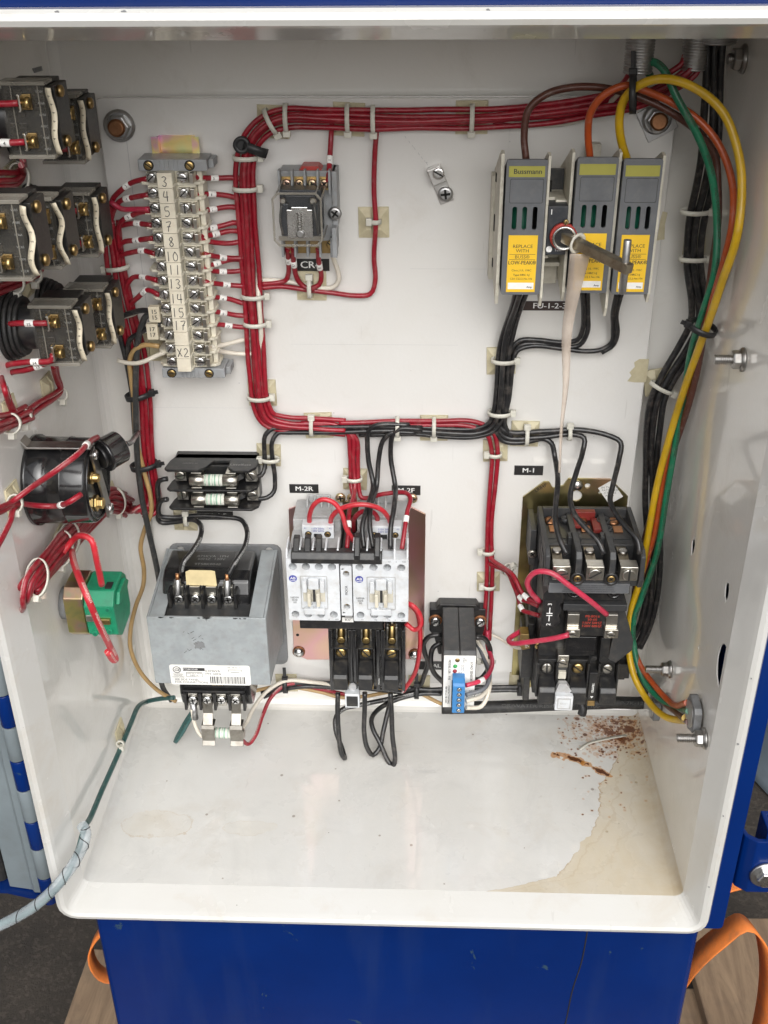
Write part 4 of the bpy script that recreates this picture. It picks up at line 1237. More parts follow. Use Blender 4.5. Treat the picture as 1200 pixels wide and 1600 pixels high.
MB().box(-139, -127, 95.4, 95.5, 134.6, 134.9).box(-139, -138.7, 95.4, 95.5, 132.8, 134.6).box(-127.3, -127, 95.4, 95.5, 132.8, 134.6).box(-137, -129, 95.4, 95.5, 131.8, 132.1).build('winding_diagram', 'ink', st_)
bc = MB()
random.seed(11)
x = -156.0
while x < -125:
    w = random.choice((.3, .3, .6, .9))
    bc.box(x, x + w, 95.4, 95.5, 119.2, 127)
    x += w + random.choice((.35, .5, .8))
bc.build('barcode', 'ink', st_)
# scraped spot and scratches in the paint of the front plate
random.seed(5)
MB().prism([(-163 + random.uniform(3, 6.5) * math.cos(a), 161 + random.uniform(3, 6) * math.sin(a)) for a in [2 * math.pi * i / 16 for i in range(16)]], 'xz', 95.02, 95.1).build('scraped_spot', 'plate_grey', tr)
sr = MB()
for _ in range(14):
    x, z = -163 + random.uniform(-14, 14), 163 + random.uniform(-12, 12)
    a = random.choice((0.7, -0.7)) + random.uniform(-.2, .2)
    l = random.uniform(1, 4)
    sr.prism([(x, z), (x + l * math.cos(a), z + l * math.sin(a)), (x + l * math.cos(a), z + l * math.sin(a) + .4), (x, z + .5)], 'xz', 95.02, 95.1)
for _ in range(9):
    x = random.uniform(-200, -105)
    sr.prism([(x, 190.9), (x + random.uniform(1, 5), 190.9), (x + random.uniform(1, 3), 189.6), (x, 190)], 'xz', 95.02, 95.12)
sr.build('scratch', 'charcoal', tr)
# lower terminals and the fuse in its clips
lb = MB().prism([(20, 72), (20, 116), (72, 116), (76, 108), (78, 92), (74, 78), (66, 72)], 'dz', -190, -124)
lb.build('lower_cover', 'black_gloss', tr, 2.0, 3)
MB().box(-186, -129, 77, 82, 97, 99.5).build('terminal_shelf', 'black_plastic', tr, 0.4)
for i in range(5): MB().box(-185.5 + i * 13.6, -183 + i * 13.6, 77, 84, 78, 97).build('terminal_barrier', 'black_plastic', tr, 0.4)
text(tr, 'OPEN', (-154, 79, 104.5), 4.0, 'brass')
for i in range(4):
    x = -177.8 + i * 13.2
    MB().box(x - 4.4, x + 4.4, 77, 79.5, 80, 94).build('terminal_tab', 'nickel', tr, 0.4)
    screw(tr, (x, 79.6, 88), 4.5, 'bright_screw', cross=True, h=3.0)
MB().cyl((-177.8, 82, 85), (-176.5, 84, 68), 3.1, 12).build('ring_terminal', 'zinc', tr)
for x in (-164.6, -138.2):
    k = MB().prism([(79.8, 90), (81.2, 90), (83, 74), (91, 62), (90, 61), (81.5, 73)], 'dz', x - 4.6, x + 4.6)
    k.prism([(80, 65), (90, 65), (91.5, 62), (91.5, 48), (94, 44), (92.8, 43.4), (90.2, 47.6), (90.2, 61), (88, 63.6), (80, 63.6)], 'dz', x - 6, x + 6)
    k.build('fuse_clip', 'clip_metal', tr, 0.3)
cf = cartridge(tr, (-151.4, 86, 53), 40, 5.2, lab=None)

# ------------------------------------------------------------------ reversing contactor pair
ca = thing('reversing_contactor', (-30, 0, 78), 'pale grey reversing contactor pair on a gold plated backplate', 'contactor')
plate = [((-89.8,1,246.4)[0], (-89.8,1,246.4)[2]), ((-70.2,1,255.4)[0], (-70.2,1,255.4)[2]), ((11.7,1,255.7)[0], (11.7,1,255.7)[2]), ((35,1,242.7)[0], (35,1,242.7)[2]), ((35,1,78.4)[0], (35,1,78.4)[2]), ((-80.2,1,75.3)[0], (-80.2,1,75.3)[2]), ((-93.1,1,82.9)[0], (-93.1,1,82.9)[2])]
MB().prism(plate, 'xz', 0.2, 2.0).build('backplate', 'chromate', ca, 0.3)
for p in ((-87.9,2,85.3), (26.1,2,84.5)):
    MB().lathe(p, (p[0], 9, p[2]), [(0, 6.2), (1.0, 6.2), (1.1, 5)], 18).build('washer', 'rust_bolt', ca)
    MB().dome((p[0], 3, p[2]), (p[0], 9, p[2]), 5.4, 4, 14).build('bolt_head', 'bright_screw', ca)
MB().lathe(((-88.2,2,105.5)[0], 2, (-88.2,2,105.5)[2]), ((-88.2,2,105.5)[0], 3, (-88.2,2,105.5)[2]), [(0, 1.6), (.2, 1.6)], 12).build('plate_hole', 'recess_shade', ca)
def contactor(x0, x1, coil):
    w = x1 - x0
    fx = lambda a: x0 + w * a
    b = MB().box(x0 + 1.5, x1 - 1.5, 2, 38, 180, 257)
    b.prism([(38, 180), (70, 183), (70, 243), (62, 245), (38, 246)], 'dz', x0 + .8, x1 - .8)
    o = b.build('housing', 'mid_grey_housing', ca, 0.7)
    hs = [circ(fx(a), z, 3.5, 18) for a in (.125, .375, .62, .87) for z in (238.2, 189)]
    MB().prism(rrect(x0, x1, 182.5, 246.5, 1.2, 2), 'xz', 76, 85, hs).build('face', 'light_grey', o)
    MB().box(x0 + 0.8, x1 - 0.8, 70.1, 75.9, 183, 246).build('face_backing', 'light_grey', o)
    for a in (.125, .375, .62, .87):
        for z in (238.2, 189): MB().lathe((fx(a), 76.1, z), (fx(a), 80, z), [(0, 3.3), (.4, 2.2)], 14).build('clamp_screw', 'steel', o)
    # terminal fins along the top edge
    for a in (.0, .245, .49, .735, .965):
        MB().prism([(60, 244), (84, 244), (84, 247), (80, 253), (64, 255)], 'dz', fx(a) - .1, fx(a) + 1.4).build('terminal_fin', 'light_grey', o, 0.2)
    # coil terminal block
    cx0, cx1 = fx(.24), fx(.86)
    cbk = MB().box(cx0, cx1, 40, 52, 246, 259)
    cbk.build('coil_block', 'light_grey', o, 0.6)
    bk = MB().box(cx0 + 2, cx1 - 4, 8, 34, 257, 258.5)
    for k in range(4): bk.box(cx0 + 1 + k * 6.4, cx0 + 2.8 + k * 6.4, 10, 20, 258.6, 266)
    bk.box(cx0 + 1, cx0 + 22, 8, 10, 258.6, 266)
    bk.build('coil_tower', 'mid_grey_housing', o, 0.4)
    for k, xx in enumerate((cx0 + 5.5, cx1 - 5.5)):
        MB().lathe((xx, 51.9, 250.5), (xx, 54, 250.5), [(0, 3.0), (.25, 3.0)], 16).build('screw_well', 'recess_shade', o)
        screw(o, (xx, 52.2, 250.5), 2.3, 'brass_dark', cross=True, h=.8)
    MB().box(cx0 + 10.5, cx0 + 17, 52, 53, 247, 251).build('coil_slot', 'black_plastic', o, 0.2)
    text(o, '110V 50Hz\n120V 60Hz', ((cx0 + cx1) / 2, 52.3, 255), 2.5, 'ink_blue')
    text(o, 'A1', (cx0 + 3.0, 52.3, 256.5), 2.0, 'ink_blue')
    text(o, 'A2', (cx1 - 3.0, 52.3, 256.5), 2.0, 'ink_blue')
    # actuator window with white tabs
    ax0, ax1 = fx(.25), fx(.77)
    aw = ax1 - ax0
    MB().prism(rrect(ax0, ax1, 195, 229, .8, 2), 'xz', 85, 85.6, [rrect(ax0 + .7, ax1 - .7, 195.7, 228.3, .6, 2)]).build('window_frame', 'mid_grey_housing', o, 0.1)
    MB().box(ax0 + 2.2, ax1 - 2.2, 85.05, 86, 203, 216).build('actuator_slot', 'ivory_dirty', o, 0.2)
    MB().box(fx(.51) - 1.1, fx(.51) + 1.1, 86, 86.3, 203, 216).build('actuator_gap', 'charcoal', o)
    MB().box(fx(.51) - 4.6, fx(.51) + 4.6, 85, 89, 217, 228).build('upper_hook', 'light_grey', o, 1.0)
    for s in (-1, 1):
        c = fx(.51) + s * 7.6
        MB().box(c - 1.9, c + 1.9, 85, 90.5, 215, 226.5).build('upper_tab', 'light_grey', o, 0.5)
        c = fx(.51) + s * 3.9
        MB().box(c - 1.5, c + 1.5, 86, 92, 201.5, 214.5).build('slider', 'ivory', o, 0.5)
        c = fx(.51) + s * 2.8
        MB().box(c - 1.2, c + 1.2, 85, 88, 196.5, 201).build('lower_leg', 'light_grey', o, 0.3)
    MB().box(fx(.51) - 8.8, fx(.51) + 8.8, 85, 89.5, 191.5, 197.5).build('lower_tab', 'light_grey', o, 0.6)
    lg = MB().cyl((fx(.115), 85, 226), (fx(.115), 85.25, 226), 3.4, 26).build('logo_disc', 'ink_blue', o)
    text(lg, 'AB', (fx(.115), 85.5, 226.4), 3.9, 'ink_white', bold=.14)
    MB().box(fx(.115) - 2.2, fx(.115) + 2.2, 85.3, 85.5, 223.8, 224.2).build('logo_rule', 'ink_white', lg)
    text(o, 'NEMA\nSIZE\n00', (fx(.13), 85.3, 204), 2.7, 'ink')
    for s_, a in ((('4', .74), ('NO', .92)) if coil == 0 else (('L1', .18), ('L2', .42), ('L3', .66), ('2', .78), ('NO', .92))):
        text(o, s_, (fx(a), 85.3, 244.2), 1.9, 'ink', bold=.04)
    for s_, a in ((('6', .8), ('NO', .95)) if coil == 0 else (('T1', .18), ('T2', .42), ('T3', .66), ('3', .78), ('NO', .92))):
        text(o, s_, (fx(a) - 1, 85.3, 184), 1.9, 'ink', bold=.04)
    return o
contactor(-83.0, -38.2, 0)
contactor(-26.6, 20.8, 1)
ib = MB().box(-37.4, -27.4, 4, 76, 184, 240).build('interlock_body', 'charcoal', ca, 0.4)
MB().prism(rrect(-37.2, -27.6, 187, 238.5, 1, 2), 'xz', 76.1, 83.5, [circ(-32.4, 230.5, 2.9, 18), circ(-32.4, 196.5, 2.9, 18)]).build('interlock_face', 'light_grey', ib)
for z in (230.5, 196.5): screw(ib, (-32.4, 77, z), 2.6, 'brass_dark', cross=True, h=1.4)
text(ib, 'MOOR', (-32.4, 83.7, 213.5), 3.2, 'ink', ang=math.pi / 2, bold=.12)
for z, a in ((235.5, 1), (190, -1)):
    MB().prism([(-36, z - 1.2 * a), (-33.6, z), (-36, z + .3 * a)], 'xz', 83.55, 83.7).build('arrow_mark', 'ink', ib)
MB().box(-35, -28.5, 60, 75, 178, 188).build('interlock_foot', 'mid_grey_housing', ib)
# black linking bars
ub = MB().prism([(76, 241.8), (86.5, 242), (87.5, 247), (84, 252), (76, 252)], 'dz', -78.5, -1.5)
for x in (-77, -67.5, -58): ub.prism([(76, 249), (83, 251.8), (74, 260), (68, 260), (68, 255)], 'dz', x, x + 5.2)
ub.build('upper_link_bar', 'black_plastic', ca, 0.8)
for x in (-25, -8):
    MB().prism([(80, 245), (88, 246), (89, 252), (78, 264), (70, 264)], 'dz', x, x + 5.0).build('link_finger', 'black_plastic', ca, 1.0)
MB().box(-76, -2, 52, 72, 164, 179).build('lower_link_bar', 'black_plastic', ca, 0.8)
MB().box(-38, -28, 72, 72.3, 172, 177).build('link_tag', 'label_white', ca)
text(ca, 'RV', (-33, 72.5, 174.5), 3.0, 'ink', stretch=1.4)
for x in (-86.5, -31.0, 23.0):
    screw(ca, (x if x > -80 else -41.5, 8, 263), 4.6, 'chromate_screw', cross=True, h=3)

# ------------------------------------------------------------------ small overload relay under the contactors
ol = thing('overload_relay', (-17, 0, 76), 'black three pole overload relay below the right contactor', 'overload relay')
b = MB().box(-52, 18, 3, 46, 80, 158)
for x in (-52, -33.8, -30.2, -8.8, -4.2, 14.6): b.box(x, x + 3.4, 46, 62, 86, 156)
b.build('body', 'black_gloss', ol, 0.6)
for i, x in enumerate((-41.2, -18.3, 5.4)):
    MB().box(x - 5, x + 5, 46, 49, 134, 150).build('lug_plate', 'nickel', ol, 0.3)
    MB().cyl((x, 52, 137), (x, 48, 152), 3.4, 12).build('lug', 'brass', ol, 0.4)
    MB().cyl((x, 49, 150), (x, 46, 166), 1.5, 8).build('lug_pin', 'nickel', ol)
    MB().lathe((x, 52, 139), (x, 58, 138), [(0, 4), (2.4, 4), (2.8, 3.2)], 14).build('lug_screw', 'brass', ol)
    fr = MB().box(x - 8.6, x - 6.8, 46, 64, 98, 136).box(x + 6.8, x + 8.6, 46, 64, 98, 136)
    fr.box(x - 8.6, x + 8.6, 46, 60, 132.6, 134.4)
    fr.build('pole_frame', 'black_plastic', ol, 0.4)
    screw(ol, (x, 57, 127.5), 4.9, 'brass', h=2.6)
    MB().box(x - 6, x + 6, 46, 57, 120, 132).build('pole_well', 'recess_shade', ol)
    hk = MB().prism([(46, 104), (46, 122), (60, 120), (74, 114), (76, 111), (76, 98), (70, 96), (46, 98)], 'dz', x - 6.5, x + 6.5)
    hk = hk.build('heater_cover', 'black_plastic', ol, 0.8)
    text(hk, ('10', '23', '05')[i], (x, 76.2, 101.5), 3.4, 'charcoal')
    MB().box(x - 6, x + 6, 44, 52, 80, 90).build('load_tab', 'brass', ol, 0.4)
    screw(ol, (x, 52, 84), 4.5, 'brass', cross=True, h=2.4)
for x, s in ((-49, 'T-1'), (-12.5, 'T-2'), (15.5, 'T-3')):
    text(ol, s, (x, 62.4 if x > 0 else 46.4, 86), 2.3, 'ink_white', ang=-math.pi / 2)
text(ol, 'TRIPPED', (-6.5, 62.3, 98), 2.0, 'ink_white', ang=-math.pi / 2)
MB().box(-38, -24.5, 58, 70, 72.5, 88.5).build('reset_button', 'light_grey', ol, 0.6)
MB().box(-36.4, -26, 70.05, 70.4, 74.4, 86.2).build('reset_face', 'black_plastic', ol)
MB().cyl((-31, 58, 92), (-31, 64, 92), 3.6, 14).build('reset_dial', 'mid_grey_housing', ol)

# ------------------------------------------------------------------ load sensor
ls = thing('load_sensor', (66, 0, 98), 'charcoal load sensor block with white face and blue screw terminal', 'sensor')
MB().prism([(40, 146), (46, 146), (49, 151), (84, 151), (87, 146), (93, 146), (93, 120), (88, 112), (84, 92), (49, 92), (45, 112), (40, 120)], 'xz', 0.3, 12).build('base', 'black_plastic', ls, 1.0)
MB().prism([(12, 88), (12, 147), (16, 150.5), (82, 150.5), (85, 147.5), (85, 88)], 'dz', 52, 66.6).build('body_half', 'charcoal', ls, 0.8)
MB().prism([(12, 88), (12, 147), (16, 150.5), (82, 150.5), (85, 147.5), (85, 88)], 'dz', 66.8, 81.4).build('body_half', 'charcoal', ls, 0.8)
for x in (45.5, 88.0):
    MB().lathe((x, 12, 133), (x, 20, 133), [(0, 6.4), (1.2, 6.4), (1.3, 5)], 16).build('washer', 'rust_bolt', ls)
    screw(ls, (x, 13.2, 133), 5.0, 'bright_screw', h=3.6)
fc = MB().box(52.6, 80.8, 85.1, 85.7, 88.5, 147).build('face_label', 'label_white', ls)
text(fc, 'LOAD SENSOR', (77.3, 85.9, 130), 3.2, 'ink', ang=-math.pi / 2, bold=.06)
text(fc, 'MODEL LSR - F10', (57.6, 85.9, 131.5), 3.0, 'ink', ang=-math.pi / 2, bold=.06)
text(fc, 'CONTACT RATING\n400 VA at 240 VAC', (56.4, 85.9, 103), 2.4, 'ink', ang=-math.pi / 2, bold=.06)
text(fc, 'SET\nPOINT', (71.0, 85.9, 142), 1.9, 'ink', ang=-math.pi / 2)
text(fc, 'OUTPUT\nSTATUS', (69.2, 85.9, 134), 1.8, 'ink', ang=-math.pi / 2)
text(fc, 'POWER\nSENSOR', (67.2, 85.9, 126), 1.8, 'ink', ang=-math.pi / 2)
for s_, z in (('NC', 108), ('COM', 102), ('NO', 96)): text(fc, s_, (77.6, 85.9, z), 2.0, 'ink')
MB().dome((64.6, 85.7, 142), (64.6, 90, 142), 2.2, .9).build('set_screw', 'brass_dark', fc)
MB().dome((62.8, 85.7, 135.5), (62.8, 90, 135.5), 2.0, 1.6).build('green_lamp', 'led_green', fc)
MB().dome((62.6, 85.7, 130), (62.6, 90, 130), 2.0, 1.6).build('red_lamp', 'led_red', fc)
bt = MB().prism([(85.8, 92), (85.8, 128), (93, 128), (98, 126), (100, 124), (100, 94), (96, 91)], 'dz', 60.5, 71.5).build('screw_terminal', 'blue_terminal', ls, 0.6)
for i in range(5):
    z = 120.5 - i * 5.9
    MB().lathe((66.5, 99.9, z), (66.5, 104, z), [(0, 2.2), (.2, 2.2)], 14).build('screw_well', 'recess_shade', bt)
    screw(bt, (66.5, 100, z), 1.7, 'bright_screw', h=.6)
    MB().box(60.0, 60.6, 89, 98, z - 2, z + 2).build('wire_port', 'recess_shade', bt)

# ------------------------------------------------------------------ motor starter
ms = thing('motor_starter', (173, 0, 40), 'large black motor starter on an olive gold plate at the lower right', 'motor starter')
plate = [((122,1,261.7)[0], (122,1,261.7)[2]), ((139.8,1,277.6)[0], (139.8,1,277.6)[2]), ((144.4,1,277.6)[0], (144.4,1,277.6)[2]), ((148.2,1,271.2)[0], (148.2,1,271.2)[2]), ((157.1,1,273.9)[0], (157.1,1,273.9)[2]), ((161.1,1,281.1)[0], (161.1,1,281.1)[2]), ((198.4,1,280.9)[0], (198.4,1,280.9)[2]), ((215.4,1,263.6)[0], (215.4,1,263.6)[2]), (216, 60), (212, 46), (128, 46), (122, 60)]
kh = (169.3,1,263.6)
h2, h3 = (178.6,1,274.2), (190.6,1,267.2)
MB().prism(plate, 'xz', 0.2, 2.2, [circ(kh[0], kh[2], 5.4, 18), circ(h2[0], h2[2], 2.6, 14), circ(h3[0], h3[2], 1.8, 12)]).build('backplate', 'chromate_olive', ms, 0.3)
MB().dome((kh[0], 2.2, kh[2] + 11), (kh[0], 12, kh[2] + 11), 5.2, 3.6).build('mounting_screw', 'bright_screw', ms)
q = (198.8,2.4,268.7)
s_ = MB().box(q[0] - 7, q[0] + 7, 2.4, 2.6, q[2] - 11, q[2] + 9).turn(q, 0.62).build('white_sticker', 'label_white', ms)
text(s_, 'IN THE USA\nPATENTED\nOTHERS\nPEND', (q[0], 2.8, q[2]), 3.0, 'ink_grey', ang=0.62 - math.pi / 2 + 1.0)
text(ms, 'LR84P', ((137.3,2,271.6)[0], 2.6, (137.3,2,271.6)[2]), 4.6, 'ink', ang=.6)
X0, X1 = 134.0, 216.5
# rear base
MB().box(X0 - 2, X1 - 4, 2, 30, 84, 246).build('base', 'charcoal', ms, 0.8)
MB().box(X0 - 7, X0 - 2, 2, 40, 214, 250).build('mounting_ear', 'charcoal', ms, 0.6)
screw(ms, (X0 - 4.5, 40, 226), 4.0, 'nickel', cross=True, h=2)
# top block: floor, side walls, partitions
tb = MB().box(X0, X1, 14, 62, 226, 250)
tb.box(X0, X1, 62, 90, 226, 236)
tb.build('arc_block', 'charcoal', ms, 0.8)
for x in (X0, X1 - 4.2):
    MB().prism([(14, 226), (14, 260), (88, 261), (94, 257), (96, 236), (92, 226)], 'dz', x, x + 4.2).build('side_wall', 'charcoal', ms, 0.8)
MB().box(X0 + 4.3, X1 - 4.3, 14, 18, 250, 260).build('rear_wall', 'charcoal', ms, 0.5)
pols = (147.5, 175.2, 203.0)
for x in (159.0, 186.8):
    MB().prism([(18, 250), (18, 256), (56, 257), (60, 261), (92, 261), (96, 256), (96, 236), (66, 236), (66, 250)], 'dz', x, x + 5.2).build('pole_partition', 'charcoal', ms, 0.6)
    MB().box(x - 3, x + 8.2, 54, 64, 250, 257.5).build('cross_bridge', 'charcoal', ms, 0.5)
    MB().lathe((x + 2.6, 94, 237), (x + 2.6, 100, 237), [(0, 6.4), (3, 6.0), (3.2, 4.2), (1.4, 4.0)], 18).build('screw_boss', 'black_plastic', ms)
    screw(ms, (x + 2.6, 95.5, 237), 3.4, 'brass_dark', cross=True, h=1.6)
for i, x in enumerate(pols):
    MB().box(x - 8, x + 8, 18.2, 54, 244, 250.6).build('contact_well', 'black_plastic', ms)
    screw(ms, (x - 3, 26, 251), 5.0, 'copper' if i != 1 else 'copper', axis=(0, .2, 1), h=2.4)
    MB().box(x - 5, x + 3, 34, 44, 250.8, 252).build('contact_bar', 'copper', ms, 0.3)
    MB().prism([(62, 248), (70, 249), (82, 247), (90, 245), (90, 243.6), (82, 245), (70, 247), (62, 246.6)], 'dz', x - 6.0, x + 2.5).build('lug_strap', 'bronze', ms, 0.2)
    MB().box(x - 7.4, x + 7.4, 87, 98.5, 237, 250.5).build('box_lug', 'nickel', ms, 0.7)
    screw(ms, (x, 98.5, 243.6), 5.8, 'nickel', h=2.4, slot=(-.25, -.6, 1.57)[i], dome=False)
    MB().lathe((x - 1.5, 72, 248.6), (x - 1.5, 72, 252), [(0, 4.2), (1.6, 4.2), (2, 3.2)], 14).build('lug_nut', 'steel', ms)
rp = MB().box(163, 184, 18.4, 24, 251, 259.6)
rp.box(164, 171, 24, 38, 251, 254).box(180, 188, 26, 46, 251, 255)
rp.build('red_liner', 'red_dark', ms, 0.5)
for p, r in (((190.5, 30, 256), 6.0), ((192, 44, 256), 4.4), ((158, 26, 255), 4.0)):
    MB().lathe((p[0], p[1], p[2] - 5), p, [(0, r), (5, r), (5.2, r - 1.2), (2, r - 1.3)], 18).build('coil_socket', 'charcoal', ms)
    MB().lathe((p[0], p[1], p[2] - 3), p, [(0, r - 1.1), (.2, r - 1.2)], 18).build('socket_bore', 'recess_shade', ms)
for i in range(5):
    MB().box(X0 - .7, X0, 24 + i * 13, 34 + i * 13, 230, 252).build('vent_rib', 'charcoal', ms, 0.2)
# grey rating strip under the terminals
rs = MB().box(X0 + 5, X1 - 10, 80, 92, 219.6, 229.4).build('rating_strip', 'grey_cover', ms, 0.4)
random.seed(21)
for k in range(4):
    text(rs, ' '.join(''.join(random.choice('AEHIMNORST') for _ in range(random.randint(3, 7))) for _ in range(8)), (X0 + 38.5, 92.3, 227.6 - k * 2.0), 1.6, 'ink')
# coil section
MB().box(X0 + 4, X1 - 8, 30, 66, 110, 224).build('magnet_body', 'black_plastic', ms, 0.8)
cs = MB().box(X0 + 20, X1 - 12, 66, 78, 203, 219).build('coil_top', 'black_plastic', ms, 0.6)
for x in (163, 197):
    MB().lathe((x, 78, 212), (x, 82, 212), [(0, 6.2), (1.2, 6.2), (1.3, 4.8), (.2, 4.6)], 18).build('screw_well', 'black_gloss', cs)
    screw(cs, (x, 78.2, 213), 3.2, 'steel', cross=True, h=.8)
for x in (173, 180, 187.5): MB().cyl((x, 78, 212.5), (x, 78.3, 212.5), 1.1, 10).build('guide_pin', 'mid_grey_housing', cs)
MB().box(X0 + 20, X1 - 8, 66, 84, 196, 202.6).build('coil_shelf', 'charcoal', ms, 0.6)
cl_ = MB().box(X0 + 24, X1 - 15, 66, 82, 168, 195.6).build('coil_body', 'black_plastic', ms, 0.8)
text(cl_, 'PB-B016\n50-60\n110V 50HZ\n120V 60HZ', (180, 82.3, 184), 3.6, 'ink_red', bold=.05)
for x in (163.5, 196.5):
    MB().prism([(66, 190), (80, 194), (84, 192), (85, 180), (83, 180), (82.2, 189), (66, 187)], 'dz', x - 5, x + 5).build('coil_tab', 'nickel', ms, 0.3)
    MB().box(x - 6, x + 6, 80, 89, 171, 180).build('coil_terminal', 'nickel', ms, 0.6)
    screw(ms, (x - .5, 89, 175.4), 3.6, 'nickel', h=1.6, slot=.2)
MB().box(X0 + 26, X1 - 30, 66, 78, 148, 164).build('lower_step', 'black_gloss', ms, 0.6)
MB().box(X0 + 26, X1 - 30, 66, 76, 142, 147.6).build('lower_step', 'black_gloss', ms, 0.6)
MB().prism([(198, 140), (206, 136), (219, 150), (219, 160), (210, 186), (206, 200), (200, 200), (200, 160)], 'xz', 50, 78).build('right_bracket', 'charcoal', ms, 0.8)
MB().box(190, 198, 66, 82, 140, 166).build('holder_leg', 'black_plastic', ms, 0.5)
for x in (185.5, 194): MB().cyl((x, 82, 144), (x, 82.3, 144), 2.6, 12).build('pin_hole', 'recess_shade', ms)
# auxiliary contact on the left
ax_ = MB().prism([(136, 212), (141, 219), (150, 219), (154, 212), (154, 205), (151, 202), (153, 196), (151, 190), (153, 184), (148, 178), (138, 178), (136, 182)], 'xz', 30, 84).build('auxiliary_contact', 'black_plastic', ms, 0.8)
MB().box(138.2, 147, 84, 84.8, 179, 206).build('aux_plate', 'label_black', ax_)
text(ax_, '3', (142.3, 85.1, 203), 5.0, 'ink_white', ang=math.pi / 2, bold=.1)
text(ax_, '2', (142.3, 85.1, 182), 5.0, 'ink_white', ang=math.pi / 2, bold=.1)
MB().box(142, 142.8, 84.9, 85.1, 194, 199.5).box(142, 142.8, 84.9, 85.1, 185.5, 191).box(139.8, 145, 84.9, 85.1, 193.2, 194).box(139.8, 145, 84.9, 85.1, 191, 191.8).build('contact_symbol', 'ink_white', ax_)
# overload section at the bottom
ob = MB().box(X0 + 2, X1 - 4, 6, 58, 84, 138)
ob.box(X0 - 8, X1 + 7, 6, 44, 90, 136)
ob.box(X0 - 4, X0 + 2, 6, 40, 60, 150)
ob.build('overload_body', 'black_plastic', ms, 0.8)
MB().box(X1 - 6, X1 + 9, 30, 52, 98, 114).build('overload_ear', 'black_plastic', ms, 0.5)
for i, x in enumerate((146.0, 174.0, 200.5)):
    f_ = MB().box(x - 9.5, x - 7.6, 58, 78, 96, 134).box(x + 7.6, x + 9.5, 58, 78, 96, 134).box(x - 9.5, x + 9.5, 58, 72, 131, 134.2)
    f_.build('pole_frame', 'black_plastic', ms, 0.5)
    screw(ms, (x, 70, 124), 5.4, 'nickel' if i != 1 else 'brass', h=2.6)
    MB().box(x - 6.8, x + 6.8, 58, 70, 114, 130.5).build('pole_well', 'recess_shade', ms)
    h_ = MB().prism([(58, 93), (58, 118), (70, 116.5), (84, 112), (87, 108), (87, 95), (80, 92)], 'dz', x - 7.4, x + 7.4).build('heater_cover', 'black_plastic', ms, 0.9)
    text(h_, 'W\n44', (x, 87.2, 101), 3.6, 'charcoal')
lt = MB().box(154.5, 164.5, 60, 76, 128, 142).build('reset_clamp', 'nickel', ms, 0.8)
screw(lt, (159, 76, 134), 4.0, 'nickel', h=1.6, slot=.3)
MB().box(154, 166, 58, 74, 116, 126).build('clamp_foot', 'charcoal', ms, 0.5)
MB().box(156, 163, 72, 77, 116, 124).build('reset_stem', 'ivory_dirty', ms, 0.4)
MB().prism([(156, 117), (163, 117), (168.5, 108.2), (153.5, 108.2)], 'xz', 80, 86).build('reset_neck', 'mid_grey_housing', ms, 0.4)
rb = MB().box(153, 169, 80, 92, 92, 108).build('reset_button', 'light_grey', ms, 0.8)
MB().prism(rrect(155, 167, 94, 106, .5, 2), 'xz', 92, 92.4, [rrect(155.8, 166.2, 94.8, 105.2, .5, 2)]).build('reset_frame', 'mid_grey_housing', rb)
text(rb, 'RESET', (161, 92.3, 100), 2.6, 'mid_grey_housing')
MB().box(183.5, 191, 58, 80, 88, 126).build('trip_window', 'black_plastic', ms, 0.4)
text(ms, 'TRIPPED', (187.4, 80.3, 109), 3.0, 'ink_white', ang=-math.pi / 2, bold=.06)
MB().prism([(186, 99.5), (187.4, 97), (188.8, 99.5)], 'xz', 80.1, 80.3).build('trip_arrow', 'ink_white', ms)
MB().box(184, 190.6, 80, 81, 89, 94.5).build('trip_flag', 'brass_dark', ms, 0.2)
q = (127.4,60,137.8)
MB().prism([(q[0] - 5, q[2] + 9), (q[0] + 3, q[2] + 9), (q[0] + 5, q[2] - 7), (q[0] - 2, q[2] - 9), (q[0] - 6, q[2] - 3)], 'xz', 40, 52).build('side_tab', 'brass_dark', ms, 0.5)
text(ms, 'NC', (q[0] + 1, 52.3, q[2] - 3), 4.0, 'ink_white', ang=-math.pi / 2 + .4)
for p in ((138.8,60,140.9), (216.5,60,141)): screw(ms, p, 4.0, 'brass', cross=True, h=2)

